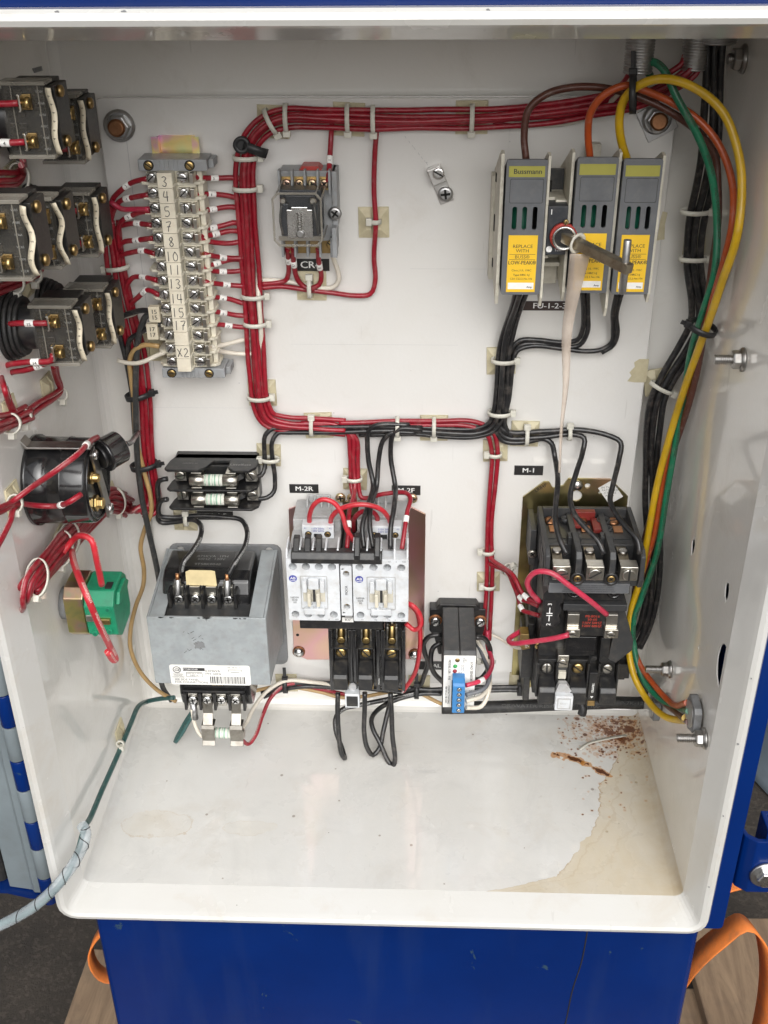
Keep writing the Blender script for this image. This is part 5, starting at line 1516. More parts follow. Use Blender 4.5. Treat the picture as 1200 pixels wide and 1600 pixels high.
# ------------------------------------------------------------------ push button contact blocks on the left wall
mat('block_body', (0.011, 0.011, 0.011), 0.35, dirt=(0.12, 0.10, 0.075), dirt_amt=0.3, scale=140)
mat('block_relief', (0.020, 0.019, 0.017), 0.25, dirt=(0.16, 0.13, 0.09), dirt_amt=0.4, scale=220)
def contact_block(df, z0, z1, where, x0=-230.0, x1=-201.0, ring=True, taped=True, digit='5', cs=0.0):
    """square contact block behind a push button: threaded collar on the wall, dark body, clear cover, clamps, marking tape"""
    zc, dc = (z0 + z1) / 2, df - 19
    t = thing('contact_block', (-254, dc, zc), where, 'contact block', 'contact blocks on the left wall')
    if ring:
        for k, (o, r) in enumerate(((0, 24), (3.4, 23), (6.6, 21.5), (9.5, 20))):
            MB().lathe((-253.9 + o, dc, zc), (-240, dc, zc), [(0, r - .8), (.4, r), (2.4, r), (2.8, r - .8)], 30).build('collar_ring', 'black_rubber', t)
        MB().cyl((-252, dc, zc), (x0 + 1, dc, zc), 16, 24).build('barrel', 'black_plastic', t, 0.6)
    b = MB().box(x0, x1 - 3, df - 38, df - 3.2, z0 + 2, z1 - 2)
    b.box(x1 - 3, x1 + 2.4, df - 34, df - 8, z0 + 4, z1 - 4)
    b.build('body', 'block_body', t, 0.6)
    h = z1 - z0
    # moulded relief under the cover
    for a, c, e in ((.06, .10, .46), (.06, .54, .90), (.52, .08, .30), (.52, .62, .92)):
        MB().box(x0 + (x1 - x0) * a, x0 + (x1 - x0) * (a + .38), df - 3.2, df - 2.0, z0 + h * c, z0 + h * e).build('moulded_pad', 'block_relief', t, 0.3)
    cv = MB().box(x0 - .4, x1, df - 1.6, df - .2, z0 + 1.5, z1 - 1.5).build('clear_cover', 'smoke_cover', t, 0.3)
    for z in (z0, z1 - 2.4): MB().box(x0 - 1, x1 - .5, df - 15, df + 1.2, z, z + 2.4).build('cover_flange', 'cover_edge', t, 0.4)
    for a in (.22, .80): MB().box(x0 + (x1 - x0) * a, x0 + (x1 - x0) * a + .7, df - .2, df + .3, z0 + 2.5, z1 - 2.5).build('cover_rib', 'cover_edge', cv)
    random.seed(int(df + z0))
    for k in range(6):
        text(cv, ''.join(random.choice('ABCE05186V') for _ in range(4)), (x1 - 4.6, df + .1, z0 + 6 + k * (h - 12) / 5), 2.0, 'ink_grey')
    # wire clamps: cup shaped brass saddle with a screw
    for c in (.74, .24):
        z = z0 + h * c
        xc = x1 + cs
        s_ = MB().prism([(xc - 17.5, z - 5), (xc - 16, z - 5.4), (xc - 15.4, z - 4), (xc - 15.4, z + 4), (xc - 16, z + 5.4), (xc - 17.5, z + 5), (xc - 16.6, z + 4), (xc - 16.6, z - 4)], 'xz', df + .2, df + 6).build('clamp_saddle', 'nickel', t, 0.3)
        MB().box(xc - 19, xc - 10.5, df - 2, df + .3, z - 4.6, z + 4.6).build('clamp_base', 'brass_dark', t, 0.3)
        MB().lathe((xc - 15, df + 3, z), (xc - 8, df + 3, z), [(0, 2.6), (2.2, 2.6), (2.4, 3.6), (4.2, 3.6), (4.6, 2.8)], 14).build('clamp_screw', 'brass', t)
    for z in (z1 - 8, z0 + 8):
        MB().lathe((x1 + 2, df - 16, z), (x1 + 10, df - 16, z), [(0, 3.7), (2.6, 3.7), (3.4, 2.6), (3.8, 1.2)], 16).build('end_screw', 'brass_dark', t)
    if taped:
        n = 9
        pts = [(x1 + .8 + (.5 + (df % 7) * .16) * math.sin(k * 1.15 + df), df - 3 + 1.5 * math.cos(k * 1.1), z1 - 4 - (h - 6) * k / (n - 1)) for k in range(n)]
        tp_ = ribbon(pts, 3.9, .35, (1, .2, 0)).build('marker_tape', 'marker_tape', t)
        for k in range(1, 7):
            q = k / 7 * (n - 1)
            p = pts[int(q)]
            text(tp_, digit, (p[0], p[1] + .9, p[2]), 2.5, 'ink', ang=math.pi / 2 - .2)
    return t
contact_block(161, 590, 636, 'dark contact block, near one of the top pair at the left edge', digit='4')
contact_block(101, 574, 619, 'dark contact block in the top row beside the panel corner', digit='6', cs=7.0)
contact_block(236, 535, 583, 'dark contact block cut by the left picture edge, middle row', digit='5')
contact_block(181, 525, 571, 'dark contact block in the middle of the second row from the top', digit='5', cs=7.0)
contact_block(101, 509, 555, 'dark contact block in the second row, nearest the terminal strip', digit='6', cs=7.0)
contact_block(175, 456, 499, 'dark contact block on a thick black ringed collar, third row', digit='6')
contact_block(101, 440, 486, 'dark contact block in the third row, tucked behind the black ringed one', digit='5', cs=7.0)

# ------------------------------------------------------------------ round panel meter
mt = thing('panel_meter', (-254, 157, 358), 'round black panel meter held by a bent steel bracket', 'meter')
MC = (157, 358)
MB().lathe((-253.8, *MC), (-200, *MC), [(0, 34), (3, 34), (3.2, 32.4), (26, 32), (26.4, 32.6), (27.4, 32.6), (27.8, 32), (43, 31.6), (45, 30.4), (45.4, 28.6)], 44).build('can', 'black_gloss', mt)
MB().lathe((-208.6, *MC), (-200, *MC), [(0, 29.2), (1.2, 29.2), (1.4, 27.8), (.4, 27.6)], 44).build('end_lip', 'black_gloss', mt)
br = MB().prism([(-252, 0), (-204.6, 0), (-204.6, 1.6), (-250, 1.6), (-254, 7), (-255, 6)], 'xd', 0, 11)
br.v = [(x, 157 + 6 + z * 1.0, 358 + 33.4 + d) for x, d, z in br.v]
br.build('bracket_arm', 'steel', mt, 0.4)
c1, c2 = Vector((-206.6, 168, 388)), Vector((-206.6, 150, 326))
ax = (c2 - c1).normalized()
sd_ = Vector((1, 0, 0)).cross(ax)
q = [c1 + sd_ * a + Vector((b, 0, 0)) for a, b in ((-5, 0), (5, 0), (5, 2), (-5, 2))]
MB().hexa(q, [k + ax * (c2 - c1).length for k in q]).build('bracket_bar', 'steel', mt, 0.5)
screw(mt, c2 - ax * 5 + Vector((2, 0, 0)), 4.4, 'bright_screw', axis=(1, 0, 0), cross=True, h=2.4)
screw(mt, c1 + ax * 4 + Vector((2, 0, 0)), 3.6, 'bright_screw', axis=(1, 0, 0), cross=True, h=2.4)
for d, z, r in ((172, 368, 4.6), (146, 377, 5.8), (170, 346, 6.2)):
    MB().lathe((-208, d, z), (-200, d, z), [(0, r), (1.6, r), (1.8, r * .7), (5.5, r * .7), (6.4, r * .5)], 6 if r > 5 else 18, r < 5).build('terminal_nut', 'brass', mt, 0.3)
for k in range(6):
    text(mt, ''.join(random.choice('AEMNRST') for _ in range(6)), (-207.0, 152 - (k % 3) * 6, 352 - k * 5), 4.0, 'charcoal', 'right', ang=-1.2)
cp = thing('black_cap', (-196.4,140,375.2), 'small black round plug beside the panel meter', 'plug')
a, b = Vector((-204.5,150,374.9)), Vector((-188.9,132,377.8))
MB().lathe(a, b, [(0, 12.5), (.6, 13.2), (2.4, 13.2), (2.8, 12.6), (15.5, 12.4), (16.5, 11.6)], 28).build('cap_body', 'black_gloss', cp)
dirn = (b - a).normalized()
MB().cyl(a + dirn * 16.4, a + dirn * 21, 2.4, 8).build('prong', 'bare_copper', cp)
MB().lathe(a - dirn * 3, a, [(0, 9), (3, 9)], 20).build('cap_neck', 'black_plastic', cp)

# ------------------------------------------------------------------ green stop contact
gb = thing('stop_switch_block', (-254, 146, 240), 'bright green switch block on a yellowish plated bracket, lower left', 'switch')
MB().lathe((-253.8, 150, 243), (-240, 150, 243), [(0, 13.5), (6, 13.5), (6.4, 12.4)], 30).build('collar', 'plate_grey', gb)
MB().prism([(132, 219), (160, 219), (167, 226), (167, 258), (160, 265), (136, 265), (130, 258), (130, 224)], 'dz', -247.5, -232).build('bracket', 'chromate_yellow', gb, 0.8)
gq = [(130, 218), (156, 216), (166, 224), (168, 252), (160, 262), (134, 263), (126, 255), (125, 226)]
MB().prism(gq, 'dz', -231.9, -208).build('body', 'green_block', gb, 1.2, 3)
MB().prism([(130, 252), (137, 259), (156, 258), (162, 250), (156, 248), (136, 249)], 'dz', -208, -205).build('body_step', 'green_block', gb, 0.6)
MB().box(-222, -212, 166, 170, 236, 241).build('contact_bar', 'brass', gb, 0.4)
MB().box(-231, -224, 166, 169, 238, 244).build('contact_bar', 'nickel', gb, 0.4)
for x, z in ((-226, 226), (-214, 228), (-225, 252), (-213, 249)):
    MB().cyl((x, 165, z), (x, 168.6, z), 2.4, 14).build('guide_post', 'green_block', gb, 0.3)
    MB().cyl((x, 168.6, z), (x, 168.9, z), 1.3, 10).build('post_hole', 'green_inside', gb)
MB().box(-216, -211, 150, 158, 262, 263.4).build('wire_entry', 'recess_shade', gb)

# ------------------------------------------------------------------ wires, ties and tie pads
def at_len(P, f):
    L = [0.0]
    for a, b in zip(P, P[1:]): L.append(L[-1] + (b - a).length)
    t = f * L[-1]
    for i in range(len(P) - 1):
        if L[i + 1] >= t:
            k = (t - L[i]) / max(L[i + 1] - L[i], 1e-6)
            return P[i].lerp(P[i + 1], k), (P[i + 1] - P[i]).normalized()
    return P[-1], (P[-1] - P[-2]).normalized()
def wire(label, pts, m='wire_red', r=2.05, marks=(), group=None, name='wire', tip=None, cat='wire'):
    rnd = random.Random(label)
    pts = [p if i in (0, len(pts) - 1) else (p[0] + rnd.uniform(-.7, .7), p[1] + rnd.uniform(-.6, .6), p[2] + rnd.uniform(-.7, .7)) for i, p in enumerate(pts)]
    o = MB().tube(pts, r, 10, 4.0).build(name, m)
    tag(o, label, cat, group)
    P = spline(pts, 4.0)
    for f, s in marks:
        c, t = at_len(P, f)
        k = MB().cyl(c - t * 3.0, c + t * 3.0, r + .45, 14).build('marker_sleeve', 'label_white', o, 0.2)
        u = t.cross(Vector((0, 1, 0)))
        an = math.atan2(t.z, t.x)
        text(k, s, (c.x, c.y + r + .7, c.z), 3.0, 'ink', ang=an if abs(an) < 1.7 else an + math.pi, bold=.1)
    if tip:
        for e, i in (((P[0], (P[0] - P[1]).normalized()), 0), ((P[-1], (P[-1] - P[-2]).normalized()), 1)):
            if (i == 0 and 'a' in tip) or (i == 1 and 'b' in tip):
                MB().cyl(e[0] - e[1] * .5, e[0] + e[1] * 4.5, r * .62, 8).build('bare_end', 'bare_copper', o)
    return o
def bundle(label, names, pts, offs, m='wire_red', r=2.05, group=None, out=(0, 1, 0), wob=.5, name='wire', cat='wire'):
    P = spline(pts, 6.0)
    out = Vector(out)
    for k, (a, b) in enumerate(offs):
        Q = []
        for i, p in enumerate(P):
            t = (P[min(i + 1, len(P) - 1)] - P[max(i - 1, 0)]).normalized()
            n = out.cross(t)
            n = n.normalized() if n.length > .05 else Vector((1, 0, 0))
            w = wob * math.sin(i * .21 + k * 2.1) + wob * .5 * math.sin(i * .52 + k)
            Q.append(p + n * (a + w) + out * (b + wob * math.cos(i * .43 + k * 1.7)))
        o = MB().tube(Q, r, 10, 6.0).build(name, m)
        tag(o, label % names[k], cat, group)
def loop_tie(c, t, a, b, label, out=(0, 1, 0), m='nylon', w=3.4, head=1, group='white cable ties', tail=0.0):
    """band round a bundle: c centre, t bundle direction, a half width across, b half height outwards"""
    c, t, out = Vector(c), Vector(t).normalized(), Vector(out)
    out = (out - t * out.dot(t)).normalized()
    n = out.cross(t)
    N = 18
    pts = [c + n * (a * math.cos(2 * math.pi * i / N)) + out * (b * math.sin(2 * math.pi * i / N)) for i in range(N + 1)]
    th = thing('cable_tie', c, label, 'cable tie', group)
    ribbon(pts, w, 1.1, t).build('band', m, th)
    hc = c + n * (head * (a + 1.2)) + out * 1.0
    q = [hc + n * x * 2.4 + t * y * 2.9 for x, y in ((-1, -1), (1, -1), (1, 1), (-1, 1))]
    MB().hexa([k - out * 2.2 for k in q], [k + out * 2.2 for k in q]).build('head', m, th, 0.5)
    if tail:
        q = [hc + t * y * 1.6 + n * head * x for x, y in ((1.5, -1), (1.5 + tail, -1), (1.5 + tail, 1), (1.5, 1))]
        MB().hexa([k - out * .5 for k in q], [k + out * .5 for k in q]).build('tail', m, th)
    return th
def tie_pad(c, label, out=(0, 1, 0), s=10.5, rot=0.0, s2=None):
    """adhesive tie mount: square foot, sloped bridge with a cross slot"""
    c, out = Vector(c), Vector(out)
    up = Vector((0, 0, 1)) if abs(out.z) < .9 else Vector((0, 1, 0))
    rt = out.cross(up).normalized()
    u = rt * math.cos(rot) + up * math.sin(rot)
    v = out.cross(u)
    s2 = s2 or s
    th = thing('tie_mount', c, label, 'tie mount', 'adhesive tie mounts')
    def lvl(k, h, k2=None): return [c + u * (x * s * k) + v * (y * s2 * (k2 or k)) + out * h for x, y in ((-1, -1), (1, -1), (1, 1), (-1, 1))]
    MB().hexa(lvl(1, .1), lvl(.985, 1.5)).build('foot', 'tie_pad', th, 0.25)
    for a0, a1 in ((-1, -.16), (.16, 1)):
        b = MB()
        lo = [c + u * (x * s) + v * (y * s2) + out * 1.45 for x, y in ((a0 * .96, -.94), (a1 * .96, -.94), (a1 * .96, .94), (a0 * .96, .94))]
        x0, x1 = (a0 * .5, a1) if a0 < 0 else (a0, a1 * .5)
        hi = [c + u * (x * s) + v * (y * s2) + out * 4.6 for x, y in ((x0, -.42), (x1, -.42), (x1, .42), (x0, .42))]
        b.hexa(lo, hi).build('bridge', 'tie_pad', th, 0.2)
    return th

ZG = 'white cable ties'
# --- tie mounts on the panel
for p, l in (((427, 188), 'tie mount under the top left bend of the red bundle'), ((547, 183), 'tie mount on the top red bundle above the relay'), ((738, 184), 'tie mount at the top, left of the fuse covers'),
             ((585, 345), 'tie mount on the single red wire right of the relay'), ((487, 447), 'tie mount below the relay label'), ((407, 612), 'tie mount at the bottom of the left red bundle'),
             ((500, 663), 'tie mount on the red and black run, left part'), ((678, 667), 'tie mount on the black run between label M-2F and the red drop'), ((820, 678), 'tie mount above label M-1'), ((773, 704), 'tie mount on the red drop below the black crossing'),
             ((785, 562), 'tie mount on the black drop under the fuse covers'), ((556, 748), 'tie mount on the red drop above the contactors'), ((762, 908), 'tie mount on the red drop beside the motor starter'), ((420, 712), 'tie mount right of the fuse block'),
             ((290, 812), 'tie mount just below the fuse block'), ((448, 1064), 'tie mount right of the transformer base'), ((657, 1070), 'tie mount low between overload relay and sensor'), ((805, 1066), 'tie mount low beside the motor starter foot'), ((237, 541), 'tie mount left of the terminal strip end')):
    q = {(427, 188): (-84.4,-0,583.7), (547, 183): (-27,-0,585.4), (738, 184): (65.6,-0,586.7), (585, 345): (-9.1,-0,507.7), (487, 447): (-60.4,-0,455.9), (407, 612): (-106.8,-0,361), (500, 663): (-59.3,-0,330.5), (678, 667): (41.2,-0,329), (820, 678): (120.3,-0,324.2), (773, 704): (95.4,-0,307.8), (785, 562): (96.6,-0,391.8), (556, 748): (-28.5,-0,277.7), (762, 908): (94.8,-0,169.9), (420, 712): (-104.8,-0,301.2), (290, 812): (-185.9,-0,233.1), (448, 1064): (-102.2,-0,45.1), (657, 1070): (30.8,-0,46.4), (805, 1066): (130.7,-0,51.7), (237, 541): (-197.6,-0,401.8)}[p]
    tie_pad(q, l, s=12.2 if p[1] < 700 else 10.8, rot=random.uniform(-.05, .05))

# --- main red bundle across the top and down the left
RB = 'red wires of the main bundle'
mainp = [(218, 34, 634)] + [(214.8,36,624.9),(198.4,34,612.8),(177.8,28,603.3),(151.9,20,597.7),(122.7,14,592.2),(71.3,11,587.7),(28.6,11,586.9),(-4.8,11,586.9),(-47.8,11,588.3),(-73.1,11,588.3),(-88.8,11,582.9),(-100.8,11,570.8),(-106.5,11,552),(-107.8,11,518.9),(-108.3,11,467.7),(-108,11,419),(-107.9,11,379.2),(-106.8,11,354.5),(-101.2,10,340.3),(-87.7,9,335.1),(-62.9,8,333.6),(-35.2,8,332)]
bundle('red wire across the top, %s of the main bundle', ('innermost', 'second from inside', 'second from outside', 'outermost', 'raised strand in front'), mainp, [(-6.6, 0), (-2.2, .6), (2.2, .6), (6.5, 0), (0, 4.4)], group=RB)
wire('thin red wire dropping from the left conduit nipple into the bundle', [(175.5, 48, 634)] + [(171.7,46,622.2),(166.4,40,612.9),(157.6,26,602.2),(141.8,12,591),(105,8,582.1),(81.2,7,583.8)], 'wire_red', 1.8)
wire('white wire from the left nipple swinging under the top red bundle', [(180, 49, 634)] + [(175.8,47,623.6),(169.9,40,614.2),(163,22,599.7),(149.6,8,587.6),(129,6,582.2),(107.5,6,582.7),(90.7,6,584.5),(71.6,6,584.6)], 'wire_white', 1.9)
# --- relay wires
wire('red wire dropping from the top bundle to the relay', [(-39,8,585.9),(-39.9,7,573.3),(-41.7,16,556.4),(-41.8,26,544.4)], marks=[(.62, '12')])
wire('long red wire looping down right of the relay and back under it', [(-4.9,8,585.9),(-7.2,6,561.4),(-8.5,6,532.5),(-7.2,7,510.5),(-8.6,6,482.2),(-8.3,6,461.2),(-12.6,6,451.6),(-24.6,6,449.4),(-42.8,6,451),(-63.4,7,454.9),(-84.1,7,457.5),(-102.4,7,455.8)])
wire('red wire from relay bottom left with label 5/1, curving left', [(-75.6,24,493.5),(-76.6,16,482.4),(-77.5,9,469.8),(-80.7,7,462.3),(-89.1,7,460.2),(-102.2,7,459)], marks=[(.25, '5/1')])
wire('red wire from the relay bottom curving right into the tie', [(-71.1,24,493.5),(-71.8,15,479.5),(-70.6,9,463.5),(-65.2,9,457.7),(-56.9,9,455.6)], marks=[(.35, '1/5')])
wire('red wire from relay bottom right with label 15', [(-51.6,24,493.5),(-52.3,16,479.9),(-51.4,9,466.3),(-53.7,9,458.8),(-63.2,9,455.1)], marks=[(.4, '15')])
wire('white wire from the relay bottom right corner', [(-41.8,22,493),(-40.9,12,481.3),(-38,7,469.4),(-37.3,6,462.2),(-42.6,6,456.8),(-58.2,6,456.8),(-78.8,6,461.5),(-102.1,6,462.5)], 'wire_white', 1.9)
# --- terminal strip, right side
TR = [('3', [(-145.4,28,549.1),(-138.8,20,546.8),(-128.4,13,544.7),(-112.8,9,543.3),(-107.5,7,539),(-107.6,5,527.3)]), ('4', [(-147.6,28,535.7),(-140,20,533.8),(-129.3,14,532.4),(-118.7,10,529.9),(-111.2,8,526.5),(-108.3,5,517.3)]), ('5', [(-147.3,28,523.6),(-134.8,16,521.6),(-122.8,10,522),(-115.5,9,521.3),(-111.9,8,517.6),(-112.1,5,507.3)]),
      ('7', [(-147.9,28,512.4),(-136,16,507.6),(-125.2,11,508.8),(-117.4,9,508.8),(-112.8,8,505.5),(-112,5,494.5)]), ('8', [(-146.8,28,503.4),(-134,16,501.6),(-121.6,11,503.3),(-114.9,9,501.7),(-111.3,8,497.9),(-109.3,5,489.4)]), ('', [(-143.9,26,500.9),(-132.1,16,495),(-121.3,11,493.6),(-112.3,9,496.2),(-107.4,5,501.2)]),
      ('10', [(-141.4,26,489.3),(-127.8,14,483.2),(-113.1,10,482),(-108,9,483.8),(-105.3,6,492.2)]), ('11', [(-146.5,26,478.5),(-136.7,18,478.7),(-123.4,11,480.2),(-113.4,9,480.2),(-107.6,5,484.2)]), ('11', [(-143.5,26,477.5),(-133.9,16,472.9),(-118.1,10,471.1),(-111.9,9,472.3),(-109.6,8,478.8),(-109.4,5,486.8)]),
      ('13', [(-143.4,26,467.1),(-129.6,14,460.7),(-114.8,10,458.4),(-109.2,9,459.7),(-106.8,8,466.3),(-106.5,5,476.4)]), ('14', [(-145.6,26,454.5),(-135.3,16,450.7),(-125.9,11,447.9),(-118.1,9,444.1),(-110,8,442.1),(-106.8,5,433.4)]), ('15', [(-146.6,26,443.3),(-133.9,15,438.5),(-123,10,433.5),(-110.8,8,430.6),(-106.5,5,422.4)]),
      ('17', [(-145.1,26,432),(-134.8,15,427.5),(-117.3,10,424.1),(-110.5,9,424.9),(-107.7,8,430.1),(-106.6,5,444.4)])]
ORD = ('topmost', 'second', 'third', 'fourth', 'fifth', 'sixth', 'seventh', 'eighth', 'ninth', 'tenth', 'eleventh', 'twelfth', 'lowest')
for k, (s, p) in enumerate(TR):
    lab = 'red wire on the right of the terminal strip, %s from the top' % ORD[k] if 0 < k < 12 else 'red wire on the right of the terminal strip, %s one' % ORD[k]
    lab_ = 'red wire leaving the right of terminal %s' % s if s and k not in (7, 8) else ('red wire from terminal 8, lower of two' if k == 5 else ('red wire from terminal 11, upper of two' if k == 7 else 'red wire from terminal 11, lower of two'))
    wire(lab, p, marks=[(.36, s)] if s else (), group='red wires on the right of the terminal strip', tip='a' if k > 3 else None)
wire('white wire from terminal X2 rising to the red bundle', [(-142.6,26,412.3),(-133.4,16,410.2),(-121.1,9,410.9),(-110.9,5,412.3)], 'wire_white', 1.9, tip='a')
wire('white wire from terminal X2 bending up beside the red bundle', [(-140.7,26,410.1),(-131.6,14,402.6),(-116.5,9,399.6),(-107.8,9,401.4),(-104.1,10,407.5),(-102.6,14,422.9),(-102.5,14,447.5),(-103.3,9,461.8),(-102.7,5,471.1)], 'wire_white', 2.0)
# --- terminal strip, left side
LG = 'red wires on the left of the terminal strip'
for k, (s, p, mk) in enumerate((('3', [(-178.1,28,547.6),(-191.7,22,543.9),(-203.6,18,535.7),(-211.1,16,527.8),(-215.6,15,514.7),(-216.9,14,492.2)], .28), ('4', [(-178.5,28,535.7),(-194.1,22,532.3),(-205.1,18,527.9),(-211.9,15,519.7),(-215.6,14,509.4)], .4), ('5', [(-178.9,28,523.6),(-192.8,22,519.1),(-205.1,18,512),(-209.4,16,502.4),(-210.6,14,489.1)], .4),
                 ('7', [(-178.7,28,512.3),(-195.7,20,511.1),(-207.3,15,508.7),(-214.5,13,504.1)], .35), ('8', [(-178.9,28,502.3),(-194.7,20,499),(-208.1,15,494.5),(-213.8,13,486.2)], .4), ('10', [(-178.8,28,489.7),(-189.7,22,490),(-200.9,17,487.4),(-210.3,14,483.9),(-213.4,12,475.5)], .3),
                 ('13', [(-180.1,26,468),(-191.2,20,468.7),(-202.2,16,466.3),(-207.9,15,459.6),(-208.8,12,446.3)], .3), ('14', [(-179.5,26,455.4),(-189.3,22,458.3),(-200.2,17,451.2),(-207,14,444.2),(-209.1,12,435.4)], .35))):
    wire('red wire on the left of the terminal strip, %s' % (ORD[k] + (' from the top' if 0 < k < 7 else ' one') if k < 7 else 'lowest one'), p, marks=[(mk, s)], group=LG)
wire('bright pink red wire curving into terminal 5 from the left', [(-211.5,20,528.3),(-203.2,20,523.5),(-192.8,22,522.5),(-179.3,28,524.6)], 'wire_pink_red')
lb_ = [(-215.3,14,511.9),(-215.4,14,491.7),(-215.1,14,470.9),(-212.9,14,446.9),(-210.5,14,424),(-208.2,13,396.6),(-207.7,13,364.6),(-210.2,13,325.4),(-211.5,13,284.4),(-210.8,14,263.5),(-213.4,18,253.8),(-218.8,22,254.1)]+[(-242,-19.5,236.2),(-245,19.9,265.7),(-245,65.6,281.2),(-245,118.2,291.6),(-245,173,301.8),(-245,206.4,306.4),(-246,220.2,307.7),(-252,215.9,299.8),(-258,206.6,290.6)]
bundle('red wire left of the terminal strip, %s of its tied bundle', ('rightmost', 'second from right', 'second from left', 'leftmost'), lb_, [(-6.4, 0), (-2.1, .8), (2.1, .8), (6.3, 0)], group='red wires of the left bundle', out=(.45, .89, 0))
bundle('red wire under the round meter, %s of the thick slanting bundle', ('lowest strand', 'second strand from below', 'third strand from below', 'third strand from above', 'second strand from above', 'top strand'), [(-242,-6.7,244.8),(-243,31.9,270.5),(-243,75.7,283.9),(-243,124,293.9),(-243,170.8,303.3),(-243,205.6,308.6),(-244,222.4,309.8),(-247,226.2,306.8),(-253,219.4,298.2),(-258,212.2,291)], [(-10.5, 0), (-6.3, 1.5), (-2.1, 2.4), (2.1, 2.4), (6.3, 1.5), (10.5, 0)], 'wire_red', 2.1, group='red wires of the lower left bundle', out=(1, 0, 0))
wire('black wire from terminal 15 curling over the left bundle', [(-184.1,28,442.8),(-194.4,26,443.1),(-205,24,440.7),(-214,22,435.6),(-218.4,21,427.6),(-217.7,20,414.5),(-215.6,20,402.2),(-214.8,20,382.2),(-214.3,20,364.7),(-216.1,20,340.8),(-217.5,18,315.3)], 'wire_black', 2.2)
wire('black wire from terminal 17 curling down the left bundle', [(-181.1,28,432.6),(-192,26,427.9),(-202.2,23,422.4),(-209.8,21,416),(-213.4,20,406.7),(-213.8,20,390.8),(-212.6,20,369.4),(-214.4,16,345)], 'wire_black', 2.2)
wire('thick dark grey wire running the whole left side down to the transformer', [(-186.2,27,439.7),(-192.8,26,438.8),(-197.5,25,431.4),(-202,24,417.8),(-206.7,24,392.5),(-211.8,24,354.7),(-216.1,24,305.9),(-216.7,24,267.7),(-214.8,24,234.6),(-213.5,20,197.9),(-214.2,14,165.5),(-218.2,10,125.7),(-225.8,10,79.3),(-225.3,10,43.2),(-218.6,10,27)], 'wire_dark_grey', 2.6)
wire('tan wire snaking from the terminal strip down to the transformer', [(-184.8,26,412.6),(-197.1,25,413.2),(-205.8,24,408.9),(-211.7,22,399),(-213.2,22,383),(-213.5,22,362.6),(-215.8,21,327.9),(-212.5,21,295),(-209.5,22,269.9),(-211.6,20,250.4),(-219.8,18,233.7),(-225.6,18,214.5),(-226.2,18,189.4),(-228.9,18,171.5),(-238.4,18,148.8),(-247.3,18,121.1),(-249.1,18,96.6),(-243,18,69.3),(-230.1,16,46.4),(-213,14,29.6)], 'wire_tan', 2.1)
wire('short pale wire stub crossing the left bundle near terminal X2', [(-221.3,26,400),(-212.5,26,397.8),(-201.8,26,398.5),(-187.8,26,404.2),(-180.5,26,407.6)], 'wire_white', 1.9)
for p, s in (((-183.7,30,441.9), '15\n15'), ((-187,30,427.3), '17\n17')):
    o = MB().box(p[0] - 5, p[0] + 4, p[1] - 3, p[1] + 3, p[2] - 6.5, p[2] + 6.5).build('wire_flag', 'marker_tape', None, 0.4)
    tag(o, 'cream wire marker flag left of the strip, %s' % ('upper one' if '15' in s else 'lower one'), 'wire marker')
    text(o, s, (p[0] - .5, p[1] + 3.2, p[2]), 5.0, 'ink', bold=.1)
# --- black run from the fuse covers
FB = 'black wires under the first fuse cover'
f1 = [(105.3,40,465.1),(103.7,30,451.3),(100.4,14,426.9),(97.1,10,403.2),(96.3,10,374.6),(95.2,10,351.1),(90.4,10,336.6),(78,10,331),(53.2,10,330.2),(25.7,9,331.3),(-2,7,330.7),(-24.4,4,329)]
bundle('black wire from the left fuse cover into the horizontal run, %s', ('rightmost strand', 'second strand from the right', 'left strand', 'raised front strand'), f1, [(-5.4, 0), (-1.2, 1), (3.0, .5), (0, 4)], 'wire_black', 2.1, group=FB)
wire('black wire from the middle fuse cover bending left, upper strand', [(153.5,40,465.3),(158.4,24,441.6),(160.6,14,424.5),(157.8,10,414.2),(146.1,9,411.5),(125,9,413.6),(110.4,9,412.4),(102.9,9,403.9),(100.5,9,388.6),(100.1,9,362.5),(98.4,9,341.6),(91.7,9,331.3)], 'wire_black')
wire('black wire from the middle fuse cover bending left, second strand', [(157.8,38,464.6),(162.3,22,440.9),(164.2,12,421),(159.9,9,408.8),(146.5,8,406.6),(125.3,8,409.3),(112.2,8,408.1),(106.3,8,401.3),(103.9,8,385.3),(102.7,8,356.2),(100.3,8,338.2),(93.1,8,325.9)], 'wire_black')
wire('black wire from the right fuse cover making the widest bend', [(180.2,40,463.9),(181.7,24,441.7),(185.3,14,424.6),(185.1,10,412.1),(178,9,405.5),(165,9,404.3),(146.5,9,405.9),(120.1,9,408),(108.8,9,402.8),(105.8,9,388.6),(105,9,362.5),(102.4,9,337.5),(108.6,9,324.1)], 'wire_black')
wire('second black wire beside it from the right fuse cover', [(184,38,463.2),(184.7,22,439.9),(187.9,13,421.5),(186.8,10,409.9),(178.2,9,402.7)], 'wire_black')
wire('black wire dropping from the run to the upper fuse', [(31.2,12,334.6),(-1.8,12,334.9),(-46,11,334),(-85,10,332.5),(-98.9,10,331.8),(-104.8,11,324.8),(-106.8,11,309.9),(-107.5,13,295.2),(-110.7,17,289),(-118.4,22,290.3)], 'wire_black', 2.1)
wire('black wire dropping from the run to the lower fuse', [(31.2,12,330.9),(-1.8,12,331.2),(-46.2,11,329.7),(-85.2,10,328.2),(-94.2,10,326.9),(-99.5,11,319.3),(-100.3,11,305.6),(-98.6,12,285.2),(-100.3,14,271.4),(-105.7,18,267),(-118.8,22,267.8)], 'wire_black', 2.1)
